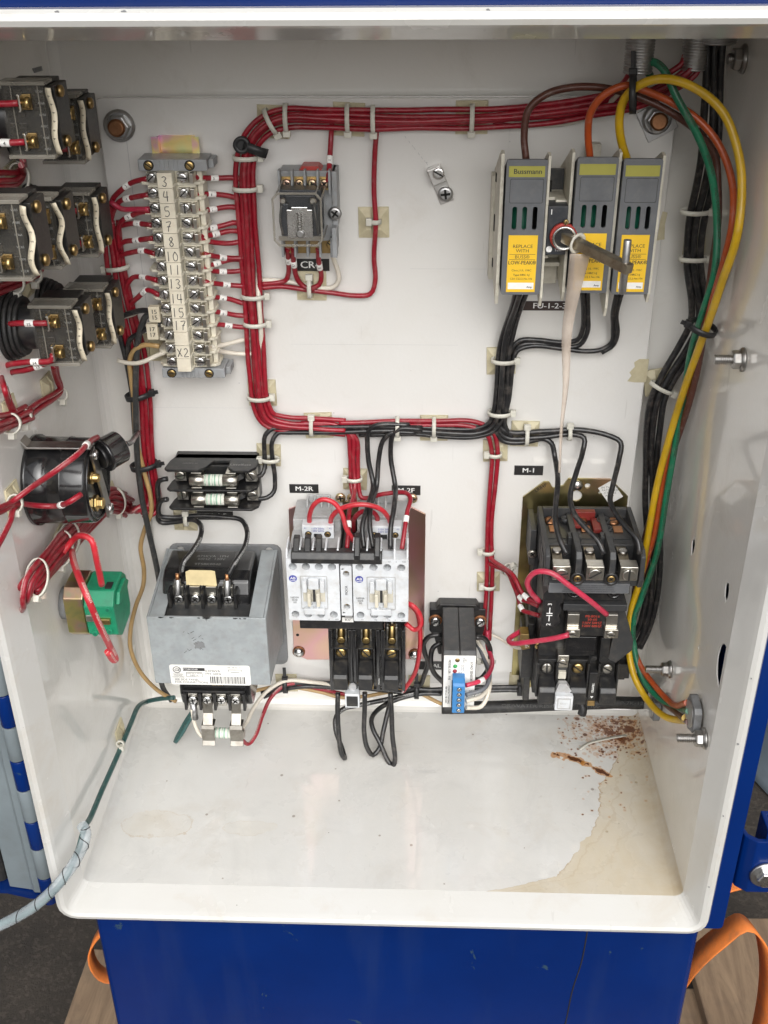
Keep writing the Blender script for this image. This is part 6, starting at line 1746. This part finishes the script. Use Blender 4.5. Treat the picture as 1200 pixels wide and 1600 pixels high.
wire('leftmost black wire dropping to the right contactor', [(20.2,13,337.4),(-7.2,14,337),(-15,13,330.9),(-15.8,12,320.7),(-15.5,12,302),(-12,20,282.8),(-15.4,45,275.6),(-18.6,62,263.2),(-17.2,72,248.3)], 'wire_black', 2.2)
wire('middle black wire dropping to the right contactor', [(25.7,13,330.1),(4.8,14,330.4),(-1.9,13,325),(-3.6,12,317.7),(-7.1,12,302.1),(-8.1,20,280.9),(-12.1,45,275.7),(-12.6,62,263.3),(-9,72,248.4)], 'wire_black', 2.2)
wire('rightmost black wire dropping to the contactor past label M-2F', [(31.2,14,333.7),(12,15,334),(5.3,13,327.5),(4.2,12,317.8),(3.5,12,302.2),(7.7,22,282.2),(7.7,45,275.9),(5.4,62,263.6),(5.1,72,248.6)], 'wire_black', 2.2)
wire('black wire to the left pole of the motor starter', [(91.6,9,334.9),(101,9,320.4),(117.1,9,319.9),(136.1,9,323.8),(142.3,10,320.1),(145.5,14,307.9),(146.7,40,299.8),(143.8,62,287.3),(142.6,74,278.8),(146.1,88,268.7),(151.1,96,260.7)], 'wire_black', 2.3)
wire('black wire to the middle pole of the motor starter', [(91.4,9,338.6),(103,9,325.3),(130.5,9,325),(159.3,9,328.3),(170.6,12,326.2),(168.5,18,316.3),(161.3,40,306.1),(155.2,56,293.3),(157.1,68,284.7),(166.9,80,276.5),(176.7,90,270.3),(181.4,96,261.1)], 'wire_black', 2.3)
wire('black wire to the right pole of the motor starter', [(91.3,9,341.6),(103.9,9,329.6),(135.6,9,330.5),(165.6,9,332.6),(190,12,328.8),(200.7,16,324.8),(198.9,26,311.5),(193.6,44,299.5),(189.1,56,289.4),(192.9,68,282.1),(201,80,277),(207.9,90,270.8),(210.5,96,261.6)], 'wire_black', 2.3)
# --- red wires following the black run, drop to contactors and starter
bundle('red wire above the black horizontal run to the right drop, %s', ('right strand', 'left strand'), [(-40.6,9,334.9),(-1.9,9,336.5),(42.1,10,338),(75,10,336.5),(89.1,9,328.8),(94.1,9,314.1),(94.1,9,276.2),(92.8,9,223.2),(95.1,9,181.5),(95.1,9,138.1),(96,12,110.3)], [(-2.3, 0), (2.3, 0)], group='red wires of the right drop')
for k, p in enumerate(([(-73.8,9,336.4),(-43.4,9,334.9),(-33.5,10,328.7),(-32.3,10,307.1),(-31.6,14,277.4),(-26.5,28,265.9)], [(-73.9,9,334),(-40.7,9,331.8),(-29.7,10,324.5),(-29,11,301.3),(-27.5,18,276.4),(-31,45,269.1),(-31.9,62,256.7),(-32,72,248.1)], [(-57.3,9,332.9),(-35.2,9,330.1),(-25.3,10,322.7),(-25.8,10,297.7),(-24.9,14,276.2),(-21.4,18,268.1),(-2,20,272.7),(17.3,24,277.7),(21.8,30,275.3),(19.3,45,269.7),(16.3,60,259.4),(14.9,70,247.5)])):
    wire(('red wire vanishing between the two contactors', 'red wire with white sleeve between the contactors', 'red wire looping right under label M-2F to the contactor edge')[k], p, marks=[(.86, '11')] if k else ())
BR = 'wire_bright_red'
wire('bright red jumper arching from the left coil terminal', [(-66.4,42,252.7),(-64.4,50,268.3),(-59.4,56,282.5),(-52,58,288.7),(-42.8,58,285.1),(-36.4,60,275.7),(-32.8,62,263),(-28.6,62,254.8),(-27.2,60,249.1)], BR, 2.2)
wire('bright red jumper arching from left coil to right coil', [(-48.4,42,252.9),(-45.7,50,266.6),(-38.9,56,277.1),(-29.2,60,283.9),(-16.7,60,285.3),(-4.9,58,280.6),(2.3,50,267.3),(5.4,42,253.7)], BR, 2.2)
wire('dark red wire rising out of the gap between the contactors', [(-28.6,30,240.8),(-27.2,38,258.6),(-20.7,42,267.5),(-12.2,44,270),(-8,42,262.5),(-7.6,40,252.3)], 'wire_red', 2.2)
wire('bright red wire looping out right of the contactor and back', [(15.9,60,185.1),(24.5,66,187.4),(30.8,66,177.1),(31.5,64,163.9),(26.3,62,156.7),(18.2,60,162.9)], BR, 2.2)
wire('bright red wire running down right of the overload relay', [(18,52,181),(27.3,52,170.7),(31.5,46,145.1),(31.2,36,111.9),(26.4,26,79.7),(15.2,16,49.3)], BR, 2.2)
# --- starter wires
wire('red wire branching to the starter, upper, with white sleeve', [(93.4,10,208.7),(95.7,14,203.7),(104.8,28,203.8),(113.8,46,206),(121.8,60,196.5),(128.2,66,193.9),(135.2,70,193.4)], marks=[(.82, '2')])
wire('red wire branching to the starter, middle, with white sleeve', [(93.3,10,196.2),(100.2,14,194.7),(109.7,28,198.4),(116.3,46,192.4),(120.9,56,188.3),(127.5,64,189.8),(135,68,189.3)], marks=[(.74, '2')])
wire('red wire branching to the starter, lower, with white sleeve', [(113.5,34,194.7),(118,44,184.2),(122.9,54,175.9),(128.4,62,178.1),(136.3,68,179.1)], marks=[(.55, '3')])
wire('bright red wire arching from the auxiliary contact to the coil', [(134,78,200.9),(124.7,86,216.2),(121.2,92,231.1),(126.9,98,243.4),(138,102,245.6),(154.3,104,235.2),(172.1,100,218),(190.3,90,196.9)], 'wire_pink_red', 2.4)
wire('bright red wire from the coil left end sweeping left', [(159.1,92,176.2),(147.3,88,169),(129.4,78,157.7),(114,64,145.6),(111.8,56,143.2),(124.6,40,142.5)], 'wire_pink_red', 2.4)
wire('thin pale wire reaching from the red drop to the starter foot', [(97.3,8,114.9),(106.9,12,112.8),(118.4,24,112.1),(128.3,34,116.8)], 'wire_white', 1.5)
# --- coloured power wires on the right
YG = 'large coloured power wires on the right'
wire('thick yellow wire arching from the right fuse cover down the right side', [(176.8,45,564.9),(170,50,580.1),(166.5,54,595.2),(168.9,60,610.1),(177.8,66,619.7),(192.1,70,623.9),(211.2,76,619.1),(229.3,84,604.9),(240.3,92,584),(244.6,102,562.2),(244.6,112,529.7),(244.4,96,491.3),(243.9,78,458.7),(244,60,428),(240.9,34,365),(234,26,293.4),(232,26,234.1),(228.6,28,189.2),(223.6,34,161.6),(222.7,44,132.8),(227.4,60,108.4),(236.8,80,97.4),(245.5,110,103.7),(253.7,140,123.1)]+[(246, 172, 154)], 'wire_yellow', 3.05, group=YG)
wire('thick green wire curling from the top right and down the right side', [(187.8,40,621.3),(183.9,46,627.2),(186.3,52,631.3),(191.7,58,628),(203.5,62,610.8),(220,64,585.4),(232.9,64,559.2),(241.3,66,525.8),(243.5,72,490.8),(242.2,64,459.2),(241.4,48,421.7),(243.2,36,380.1),(244.4,28,334.1),(242.9,28,284.5),(239.7,30,219.4),(231.1,34,177.9),(225.7,38,152.3),(228.6,46,123.4),(237.6,64,104.4),(249.3,90,103),(255.8,120,121)]+[(246, 178, 166)], 'wire_green', 2.75, group=YG)
wire('orange wire arching from the middle fuse cover down the right side', [(150.1,45,565.8),(146.4,48,583.3),(146.3,52,599.1),(153.6,56,611.6),(168.6,58,616.9),(182.4,56,613.7),(200.4,56,606.1),(221.4,60,594),(236,68,578.4),(244.5,80,554.9),(244.9,92,533.6),(244.7,88,505.2),(244.8,72,468.9),(245.5,58,430.4),(245.8,28,360.6),(239.7,22,297.5),(237.7,22,239.8),(231.5,24,190.1),(227,28,161),(226.3,34,136.4),(233.8,52,115.6),(244.3,74,106.7),(252.3,104,111.8)]+[(246, 170, 168)], 'wire_orange', 2.65, group=YG)
wire('brown wire arching from the left fuse cover down the right side', [(104.1,45,564.9),(101.4,44,581.6),(104.5,44,599.1),(115.5,44,609.4),(133.4,42,613.7),(152.4,40,613.8),(168.4,40,610.4),(185.7,42,605.5),(209,44,594.7),(225.8,46,583.7),(237.7,46,569.6),(243.6,50,547.9),(245.1,56,521.7),(244.4,62,487.7),(244.8,62,450.4),(247.3,54,416.2),(247.8,40,374.6),(243.1,18,307.9),(235,19,257.6),(230.6,20,225.1),(227.6,24,172.5),(225.8,32,138.6),(233.8,48,110.3),(245.9,76,99.5),(254,115,112.5)]+[(246, 182, 158)], 'wire_brown', 2.7, group=YG)
bundle('black cable in the right gap behind the coloured wires, %s', ('right strand', 'middle strand', 'left strand'), [(231, 30, 650)]+[(232.7,30,627.4),(235.3,28,605.8),(238.9,28,570.4),(239.9,20,538.6),(239,16,512.5),(241.2,14,480.3),(249.6,13,448.8),(251.4,12,429.7),(245.5,10,406.9),(234.4,9,379.9),(228.2,9,360.6),(228.3,9,321.7),(232.8,9,277.9),(240.2,10,225.9),(245.1,12,164.6),(241.4,14,125.8),(235.7,16,108.4)], [(-6.0, 0), (-.5, 1.5), (5.0, .5)], 'wire_black', 2.7, group='black cables in the right gap')
# --- bottom run
bundle('black wire of the low run between transformer and motor starter, %s', ('lower strand', 'upper strand'), [(-125.2,14,40.5),(-109.1,12,46.5),(-86.5,12,51.9),(-55,8,49.3),(21.4,10,46.1),(46.8,10,45.1),(84.7,10,49.1),(136.3,10,50.2)], [(-2.4, 0), (2.4, .5)], 'wire_black', 2.3, group='black wires of the low run')
wire('white wire of the low run rising to a tie right of the transformer', [(-141,70,39.4),(-136.3,50,35.7),(-130,34,41.6),(-117.3,20,51.3),(-101.2,14,58),(-73.6,12,55.4),(-42.5,6,46.4)], 'wire_white', 2.0)
wire('red wire hanging in a hook beside the transformer fuse', [(-141.8,82,53.9),(-137.6,72,31.7),(-133.4,64,20.6),(-128.1,56,23.4),(-121.3,36,34.6),(-114.3,22,44.9),(-99,13,54),(-67.8,10,45.8),(-39.5,7,35.9)], 'wire_red', 1.9)
wire('tan wire sagging along the low run', [(-134.5,14,44.4),(-106,10,48.2),(-68.1,9,40.1),(-48.9,10,34.8),(-23.4,8,35.4),(21.4,8,44.5),(53.4,12,30.6)], 'wire_tan', 2.0)
wire('white wire passing under the transformer fuse', [(-178.8,84,79.4),(-177.1,84,58.7),(-172.3,86,48.8),(-162.8,88,49.2),(-153.8,86,53.2)], 'wire_white', 1.8)
wire('short teal wire loop below the transformer', [(-187.3,40,44.5),(-196.5,42,29.9),(-206.4,46,12.6),(-209.1,48,6.9),(-202.6,50,16.3),(-189.8,46,39.1)], 'wire_teal', 2.0)
wire('dark teal ground wire leaving the cabinet along the left wall', [(-212.7,20,39.5),(-228.9,14,32.5),(-244.2,8,23.9)]+[(-246,34.8,38.1),(-246,60.2,40.4),(-246,82.3,42.1),(-247,116.5,43.2),(-246,161.3,51.1),(-245,199,57.8),(-244,219.2,63.8)]+[(-247.4,232,52.3),(-252.1,252,46.1),(-269.5,262,29.5),(-292.1,266,13),(-318.9,270,3.1)], 'wire_teal', 2.4)
# --- overload leads
wire('black lead from overload pole T-1 hanging in a narrow loop', [(-45.8,54,77.4),(-45.8,60,60.6),(-45.4,66,38.2),(-42.9,68,13.5),(-40.1,66,6),(-44.4,56,10.7),(-50,44,22.9),(-50.3,36,32.2),(-44.5,28,35.3),(-25.8,22,36.4),(2.5,16,39.3),(27.8,12,44.7)], 'wire_black', 2.4)
wire('black lead from overload pole T-2 hanging in a loop', [(-20.3,54,77.9),(-20.4,58,59.5),(-20.6,62,35.3),(-18.4,64,17),(-13,62,7.1),(-7.5,58,11.8),(-2.8,48,27.5),(0.6,36,41.4),(4.1,26,49.2)], 'wire_black', 2.4)
wire('black lead from overload pole T-3 hanging lowest in a wide loop', [(3.8,54,78.5),(5.2,60,61.8),(6.5,66,35.5),(8.3,68,6.6),(5.7,67,-1.8),(1.3,64,2.8),(-6.3,56,16.6),(-14.1,46,27.1),(-15.6,38,33.1),(-8.5,28,36.1),(8.9,18,39.5),(34.1,12,43.2),(53.2,12,43.6)], 'wire_black', 2.4)
# --- sensor leads
wire('black wire looping through the load sensor, outer turn', [(51.4,30,128.7),(40.6,30,127),(34.7,28,117.2),(36,24,102.9),(38.7,20,88.4),(36.4,16,69.6),(30.9,12,52.8),(15.1,10,44.4)], 'wire_black', 2.4)
wire('black wire looping through the load sensor, inner turn', [(51.4,34,122.8),(44.3,36,118.2),(40.9,36,104.6),(44.8,34,87.9),(53.6,32,74.1)], 'wire_black', 2.4)
wire('black wire leaving the load sensor on its right', [(82.5,32,127.8),(90.4,30,125),(96.2,28,116.2),(98,26,104.2),(96.5,24,85),(90.5,28,76.4),(83.9,36,81.1)], 'wire_black', 2.4)
wire('red wire with white sleeve entering the blue terminal', [(95.4,14,123.1),(95.7,20,110.2),(98.4,40,108.8),(95.4,70,117.3),(86.3,88,121.2),(72.4,96,122.2)], 'wire_pink_red', 2.1, marks=[(.84, '5')])
wire('grey wire entering the blue terminal', [(85.9,20,112.3),(92.4,40,108.7),(94.9,70,113.6),(89.2,85,110.1),(72.8,94,109.7)], 'wire_grey', 2.0)
wire('white wire entering the blue terminal, upper', [(84.6,18,116),(92.1,34,108.6),(94.8,66,106.7),(88.9,84,102.6),(73.1,93,101.6)], 'wire_white', 2.0)
wire('white wire entering the blue terminal, lower', [(85.9,18,113),(93.9,40,101.2),(94.5,76,103.6),(87.6,86,90.1),(73.4,92,93.3)], 'wire_white', 2.0)
# --- transformer leads
wire('black wire arching to the left screw of the transformer', [(-192.1,22,287.5),(-199.2,22,284.8),(-205,16,260.1),(-206.6,12,237.8),(-191.9,12,238),(-176.5,14,242),(-168,20,239.6),(-166,36,235.8),(-170.3,52,231),(-175.6,62,226.6),(-179.2,64,215.1)], 'wire_black', 2.3)
wire('black wire arching to the right screw of the transformer', [(-194.3,22,266.8),(-200.9,20,263.7),(-205.3,14,245.7),(-194.4,12,242),(-170.8,12,244.3),(-147.6,12,243.3),(-131,14,242),(-124.8,24,235.9),(-125.4,42,230.1),(-132.6,58,223.4),(-138,64,213.8)], 'wire_black', 2.3)
# --- thick rubber cord at the back of the floor
rc = wire('thick black rubber cord lying along the back of the floor', [(53.7,4,19),(98.7,4,21.6),(168.8,4,25.7),(225.7,4,30.3),(258.5,4,31.8)]+[(245, 20, (246,66.9,77.7)[2] - 2)], 'black_rubber', 6.4, name='power_cord', cat='cord')
for s, p in (('OR WATER RESISTANT SJOOW', (161.6,10.8,28.8)), ('P-7K-123', (243.2,10.8,34.7))):
    text(rc, s, p, 5.6, 'cord_print', stretch=1.25)
o = MB().tube([(187.9,16,48.2),(189.8,20,42),(191.6,24,37.3),(190.7,25,31.6)], 4.4, 10).build('taped_wire_end', 'black_tie')
tag(o, 'stubby black taped wire end below the motor starter', 'wire end')
o = ribbon([tuple(Vector(p) + Vector((0, 0, .8))) for p in [(189.2,42.4,1),(197.3,36.1,3),(211.7,31.3,4),(225.4,24.9,2),(237.5,20.6,1)]], 4.0, .8, (0.4, 1, .4)).build('cut_tie_strip', 'nylon')
tag(o, 'curled clear tie offcut lying on the rusty floor', 'tie strip')

# --- left wall wires
LW = 'red wires of the left wall devices'
def stub(df, z, x1, label, s=None, dz=0):
    wire(label, [(-252, df - 14, z - 6 + dz), (-246, df - 2, z - 3 + dz * .5), (-238, df + 3, z), (-228, df + 4, z), (x1, df + 4, z)], marks=[(.72, s)] if s else (), group=LW, tip='b')
for df, z0, z1, w in ((161, 590, 636, 'near top'), (101, 574, 619, 'far top'), (181, 525, 571, 'middle second row'), (101, 509, 555, 'far second row')):
    for c, s in ((.74, 'upper'), (.24, 'lower')):
        stub(df, z0 + (z1 - z0) * c, -218 if df == 161 else -211, 'red wire into the %s clamp of the %s contact block' % (s, w), '4' if c < .5 else ('9' if df < 120 else None))
stub(175, 456 + 43 * .74, -218, 'red wire with white sleeve into the upper clamp of the ringed block', '15')
stub(101, 440 + 46 * .74, -211, 'red wire into the upper clamp of the far third row block', '15')
stub(101, 440 + 46 * .24, -211, 'red wire into the lower clamp of the far third row block', '16')
wire('red wire from the ringed block turning down at the picture edge', [(-218, 179, 466)] + [(-220.1,178,461.6),(-238.9,176,458.3),(-254,172,455.2),(-261.4,165,447.5)]+[(-244,208.2,452),(-248,192.3,430.9),(-249,180.8,416.9)], marks=[(.12, '14')], group=LW)
wire('red wire beneath it turning down beside the first', [(-218, 179, 463)] + [(-226.6,174,456.2),(-241.3,172,452),(-254.9,166,447),(-262.1,158,437.4)]+[(-245,199.6,443.6),(-248,184.9,425.1),(-249,173.6,415)], marks=[(.12, '13')], group=LW)
bundle('red wire of the pair dropping from the third row to the tie, %s', ('upper', 'lower'), [(-240,120,436.2),(-246,101.1,416),(-248,92.9,403),(-248,108.6,404.5),(-248,143.8,411.9),(-248,176.5,417.9),(-248,216.4,428.9),(-248,257.4,439.6)], [(-2.2, 0), (2.2, 0)], group='red wires of the third row bundle', out=(1, 0, 0))
bundle('red wire of the bundle leaving the left picture edge, %s', ('upper', 'middle', 'lower'), [(-248,167.8,415.8),(-248,193.9,423.1),(-248,215.6,430.4),(-248,255.9,442.4)], [(-2.2, 3.4), (2.2, 3.4), (6, 0)], group='red wires of the left edge bundle', out=(1, 0, 0))
bundle('red wire of the bundle below the second row of blocks, %s', ('upper', 'lower'), [(-242,105.2,503.6),(-246,103.6,499.3),(-247,128,501.5),(-248,156.1,506),(-248,215.6,517.2)], [(-2.3, 0), (2.3, 0)], group='red wires of the second row bundle', out=(1, 0, 0))
bundle('red wire of the bundle below the top row of blocks, %s', ('upper', 'middle', 'lower'), [(-236,126.4,582.8),(-245,103,570.2),(-247,109.5,566.9),(-248,139.9,571.7),(-248,192.3,580.7)], [(-4.3, 0), (0, .6), (4.3, 0)], group='red wires of the top row bundle', out=(1, 0, 0))
wire('red wire crossing the round meter to its upper terminal', [(-202,162.4,396.1),(-200,186.3,403.3),(-201,212.7,406.7),(-214,223.7,400.1),(-234,217,384.1),(-246,224,377.9),(-248,241.1,382.6),(-248,271.2,393.1)], marks=[(.2, '5')], group=LW)
wire('red wire running to the lower terminal of the round meter', [(-204,208.1,374.6),(-210,214.6,372.6),(-228,199.1,359),(-240,202.9,362),(-246,217.1,371),(-248,237.2,378.4),(-248,272.9,389.9)], marks=[(.2, '6')], group=LW)
wire('red wire turning down from the tie left of the meter', [(-248,207.9,366.8),(-248,220.1,369.1),(-248,230.6,366.6),(-248,241.1,363.8),(-248,265,361)], group=LW)
wire('bright red wire arching to the top of the green block', [(-242,168.2,298.9),(-232,163.4,309.2),(-220,174,320.8),(-212,180.9,320.1),(-210,181,303.4),(-211,177.3,278.6)], 'wire_bright_red', 2.5, group=LW)
wire('bright red wire hanging across the green block to a folded end', [(-238,154.6,296.2),(-218,205.3,313.2),(-198,247.1,316.9),(-194,243,289.8),(-194,228.3,260.4),(-196,216.7,238.7),(-197,220,239.4),(-197,227.3,253.8)], 'wire_bright_red', 2.5, group=LW)
wire('short black lead between the black plug and the left bundle', [(-190.4,136,377.6),(-194.1,110,366.9),(-205,60,345.8),(-211.7,26,334)], 'wire_black', 2.2)
# --- spiral wrap over the lower left rim
sw = thing('spiral_wrap', (-279,255,17.2), 'translucent spiral cable wrap curving over the lower left rim', 'cable wrap')
sp0 = [(-244,222.6,71.8),(-242,222.3,64.2)]+[(-243.1,228,57),(-246.3,246,54.4),(-256.9,258,43.9),(-277.7,264,24),(-308.9,268,4.1),(-325.5,270,-3.3)]
PP = spline(sp0, 2.2)
MB().tube(sp0, 4.5, 14, 4.0).build('sleeve', 'spiral_wrap', sw)
FR = frames(PP)
hl = MB()
seam = []
for i, (p, (t, u, w)) in enumerate(zip(PP, FR)):
    a = i * .8
    seam.append(p + (u * math.cos(a) + w * math.sin(a)) * 4.6)
hl.tube(seam, .4, 5, 3.0)
hl.build('seam', 'recess_shade', sw)

# --- cable ties
for p, t, a, b, l in (((-84.8,11,585.6), (1, 0, .5), 10, 8, 'white tie at the start of the top left bend'), ((-73.1,11,588.3), (1, 0, 0), 10, 8, 'second white tie just right of the top left bend'), ((-27.2,11,587.8), (1, 0, 0), 10, 8, 'white tie on the top bundle above the relay'),
                      ((-8.1,11,586.9), (1, 0, 0), 10, 8, 'white tie where the long red wire leaves the top bundle'), ((65.2,11,587.7), (1, 0, 0), 10, 8, 'white tie at the right end of the top bundle'),
                      ((-105.4,11,559.6), (0, 0, 1), 10, 8, 'white tie below the black clip on the bundle'), ((-107.1,11,536.5), (0, 0, 1), 10, 8, 'white tie on the left bundle just above the relay level'), ((-106.9,11,450.7), (0, 0, 1), 10, 8, 'white tie on the left bundle where the relay wires join'),
                      ((-106.9,11,427.3), (0, 0, 1), 10, 8, 'white tie on the left bundle beside the white terminal wires'), ((-108,11,361.6), (0, 0, 1), 10, 8, 'white tie above the corner of the left bundle'),
                      ((-61.2,8,456.4), (1, 0, 0), 8, 6, 'white tie holding the wires below the relay'), ((-7.2,7,510), (0, 0, 1), 4, 4, 'small white tie on the single red wire'),
                      ((-214.6,14,474.6), (.1, 0, -1), 9.5, 7, 'white tie on the left bundle beside terminal 10'), ((-211.7,14,436.1), (.2, 0, -1), 9.5, 7, 'white tie where the black wire crosses the left bundle'),
                      ((-64.5,9,332.8), (1, 0, 0), 8, 7, 'white tie on the horizontal run, leftmost'), ((9.7,9,333.5), (1, 0, 0), 9, 7, 'white tie on the horizontal run above the contactor wires'), ((41.1,10,333.7), (1, 0, 0), 9, 7, 'white tie on the horizontal run left of the crossing'),
                      ((98,9,395.4), (0, 0, 1), 10, 7, 'white tie on the black drop under the fuse covers'), ((97,9,347.6), (0, 0, 1), 10, 7, 'white tie at the foot of the black drop'), ((121.1,9,325.5), (1, 0, 0), 8, 7, 'white tie on the black run above label M-1'), ((157.5,10,329.4), (1, 0, 0), 6, 6, 'white tie where the starter wires part'),
                      ((94.4,9,307.9), (0, 0, 1), 6, 5, 'white tie on the red drop just under the crossing'), ((92.3,9,208.1), (0, 0, 1), 6, 5, 'white tie where red wires branch to the starter'), ((109.9,24,198.5), (1, -.6, -1), 6, 5, 'white tie on the starter branch wires'), ((95,9,170.1), (0, 0, 1), 6, 5, 'white tie on the red drop beside the starter'),
                      ((-28.8,12,284.1), (0, 0, 1), 7, 5, 'white tie on the red wires above the contactors'), ((-102.1,12,302.3), (0, 0, 1), 8, 5, 'white tie on the fuse block wires'), ((-182.1,13,240.7), (1, 0, 0), 6, 5, 'white tie on the transformer wires below the fuse block'),
                      ((237.1,17,521), (0, .1, 1), 11, 6, 'white tie on the black cables in the right gap, upper'), ((241.1,15,483.7), (0, 0, 1), 11, 6, 'white tie on the black cables in the right gap, lower'), ((230.9,10,372.2), (.5, 0, 1), 11, 6, 'white tie at the bend of the black cables on the right'), ((95.7,30,98.1), (0, -1, 1), 7, 6, 'white tie gathering the sensor leads')):
    loop_tie(p, t, a, b, l, head=-1 if a < 9 else 1)
for p, t, a, b, l in (((-210.3,16,364.7), (.2, 0, -1), 11, 9, 'black tie on the left bundle below the terminal strip'), ((-213.3,16,297.4), (.15, 0, -1), 12, 9, 'black tie on the left bundle beside the fuse block'), ((-101.8,12,50.7), (1, 0, 0), 8, 6, 'black tie on the low run right of the transformer'), ((28.4,12,46.3), (1, 0, 0), 8, 6, 'black tie on the low run left of the sensor'),
                      ((130,10,50.1), (1, 0, 0), 7, 6, 'black tie on the low run at the motor starter'), ((173.9,58,612.3), (1, .2, .1), 13, 13, 'black tie gathering the coloured wires at the top right'), ((242.7,66,445.8), (.3, .2, 1), 11, 10, 'black tie round the coloured wires on the right side')):
    loop_tie(p, t, a, b, l, m='black_tie', w=4.5, group='black cable ties', tail=12.0 if 'top right' in l or 'low run' in l else 4.0, head=-1)
cp_ = thing('clip_button', (-106.2,20,570.7), 'round black clip on the top left corner of the red bundle', 'clip')
p = Vector((-106.5,18,570.4))
MB().lathe(p, p + Vector((0, 1, 0)), [(0, 6.4), (3, 6.4), (3.4, 5.6), (3.6, 3.4), (2.2, 3.2)], 20).build('button', 'black_tie', cp_)
ribbon([p + Vector((x, y, z)) for x, y, z in ((0, 1, 0), (7, 3.6, -2), (14, 2.6, -5), (18, -2, -7))], 7.0, 1.4, (.3, 0, 1)).build('strap', 'black_tie', cp_)
# --- ties and pads on the left wall and the right side
for p, l in (((-254,107.4,409.2), 'tie mount on the left wall below the third row'), ((-254,183.4,424.4), 'tie mount on the left wall at the picture edge, third row'), ((-254,207.4,369.5), 'tie mount on the left wall in front of the round meter'), ((-254,136.4,292.4), 'tie mount on the left wall just under the round meter'),
             ((-254,75.4,40.7), 'tie mount low on the left wall holding the teal wire'), ((-254,110.5,493.9), 'tie mount on the left wall below the second row'), ((-254,103.3,564.2), 'tie mount on the left wall below the top row'), ((-254,-2.9,254.9), 'tie mount in the corner behind the round meter')):
    tie_pad(p, l, out=(1, 0, 0), s=11, rot=random.uniform(-.1, .1))
tie_pad(((230.7,-0,371.4)[0], -6, (230.7,-0,371.4)[2]), 'tie mount at the right panel edge under the black cables', s=12, rot=.2)
tie_pad(((252.4,-8,484.1)[0] - 4, -8, (252.4,-8,484.1)[2]), 'tie mount behind the black cables in the right gap', s=11)
for p, t, a, b, l in (((-248,92.2,397.9), (0, 1, .6), 5, 4, 'white tie on the left wall where the third row wires turn'), ((-248,173.2,416.3), (0, 1, .4), 5.5, 5, 'white tie on the left wall right of the picture edge'), ((-247,201.3,424.6), (0, 1, .4), 7, 7, 'white tie on the left wall, leftmost, third row bundle'),
                      ((-247,218.5,372.8), (0, 1, .3), 6, 5, 'white tie on the left wall in front of the meter'), ((-243,143.3,297.9), (0, .75, .66), 14, 8, 'white tie on the bundle just under the meter'), ((-243,160.9,300), (0, .75, .66), 14, 8, 'second white tie under the meter, nearer the green block'), ((-243,216.6,310.3), (0, .75, .66), 14, 8, 'white tie on the bundle at the left rim'),
                      ((-246,98.5,48.7), (0, 1, .1), 3.2, 3.2, 'white tie holding the teal wire to its mount'), ((-247,112.2,499.2), (0, 1, .4), 6, 6, 'white tie under the second row of blocks, right'), ((-247,148,504.7), (0, 1, .4), 7, 6, 'white tie under the second row of blocks, left'), ((-246,109.6,567.4), (0, 1, .2), 9, 7, 'white tie under the top row of blocks'), ((-243,14.6,260.1), (0, 1, .1), 13, 8, 'white tie on the bundle behind the meter')):
    loop_tie(p, t, a, b, l, out=(1, 0, 0), head=-1)
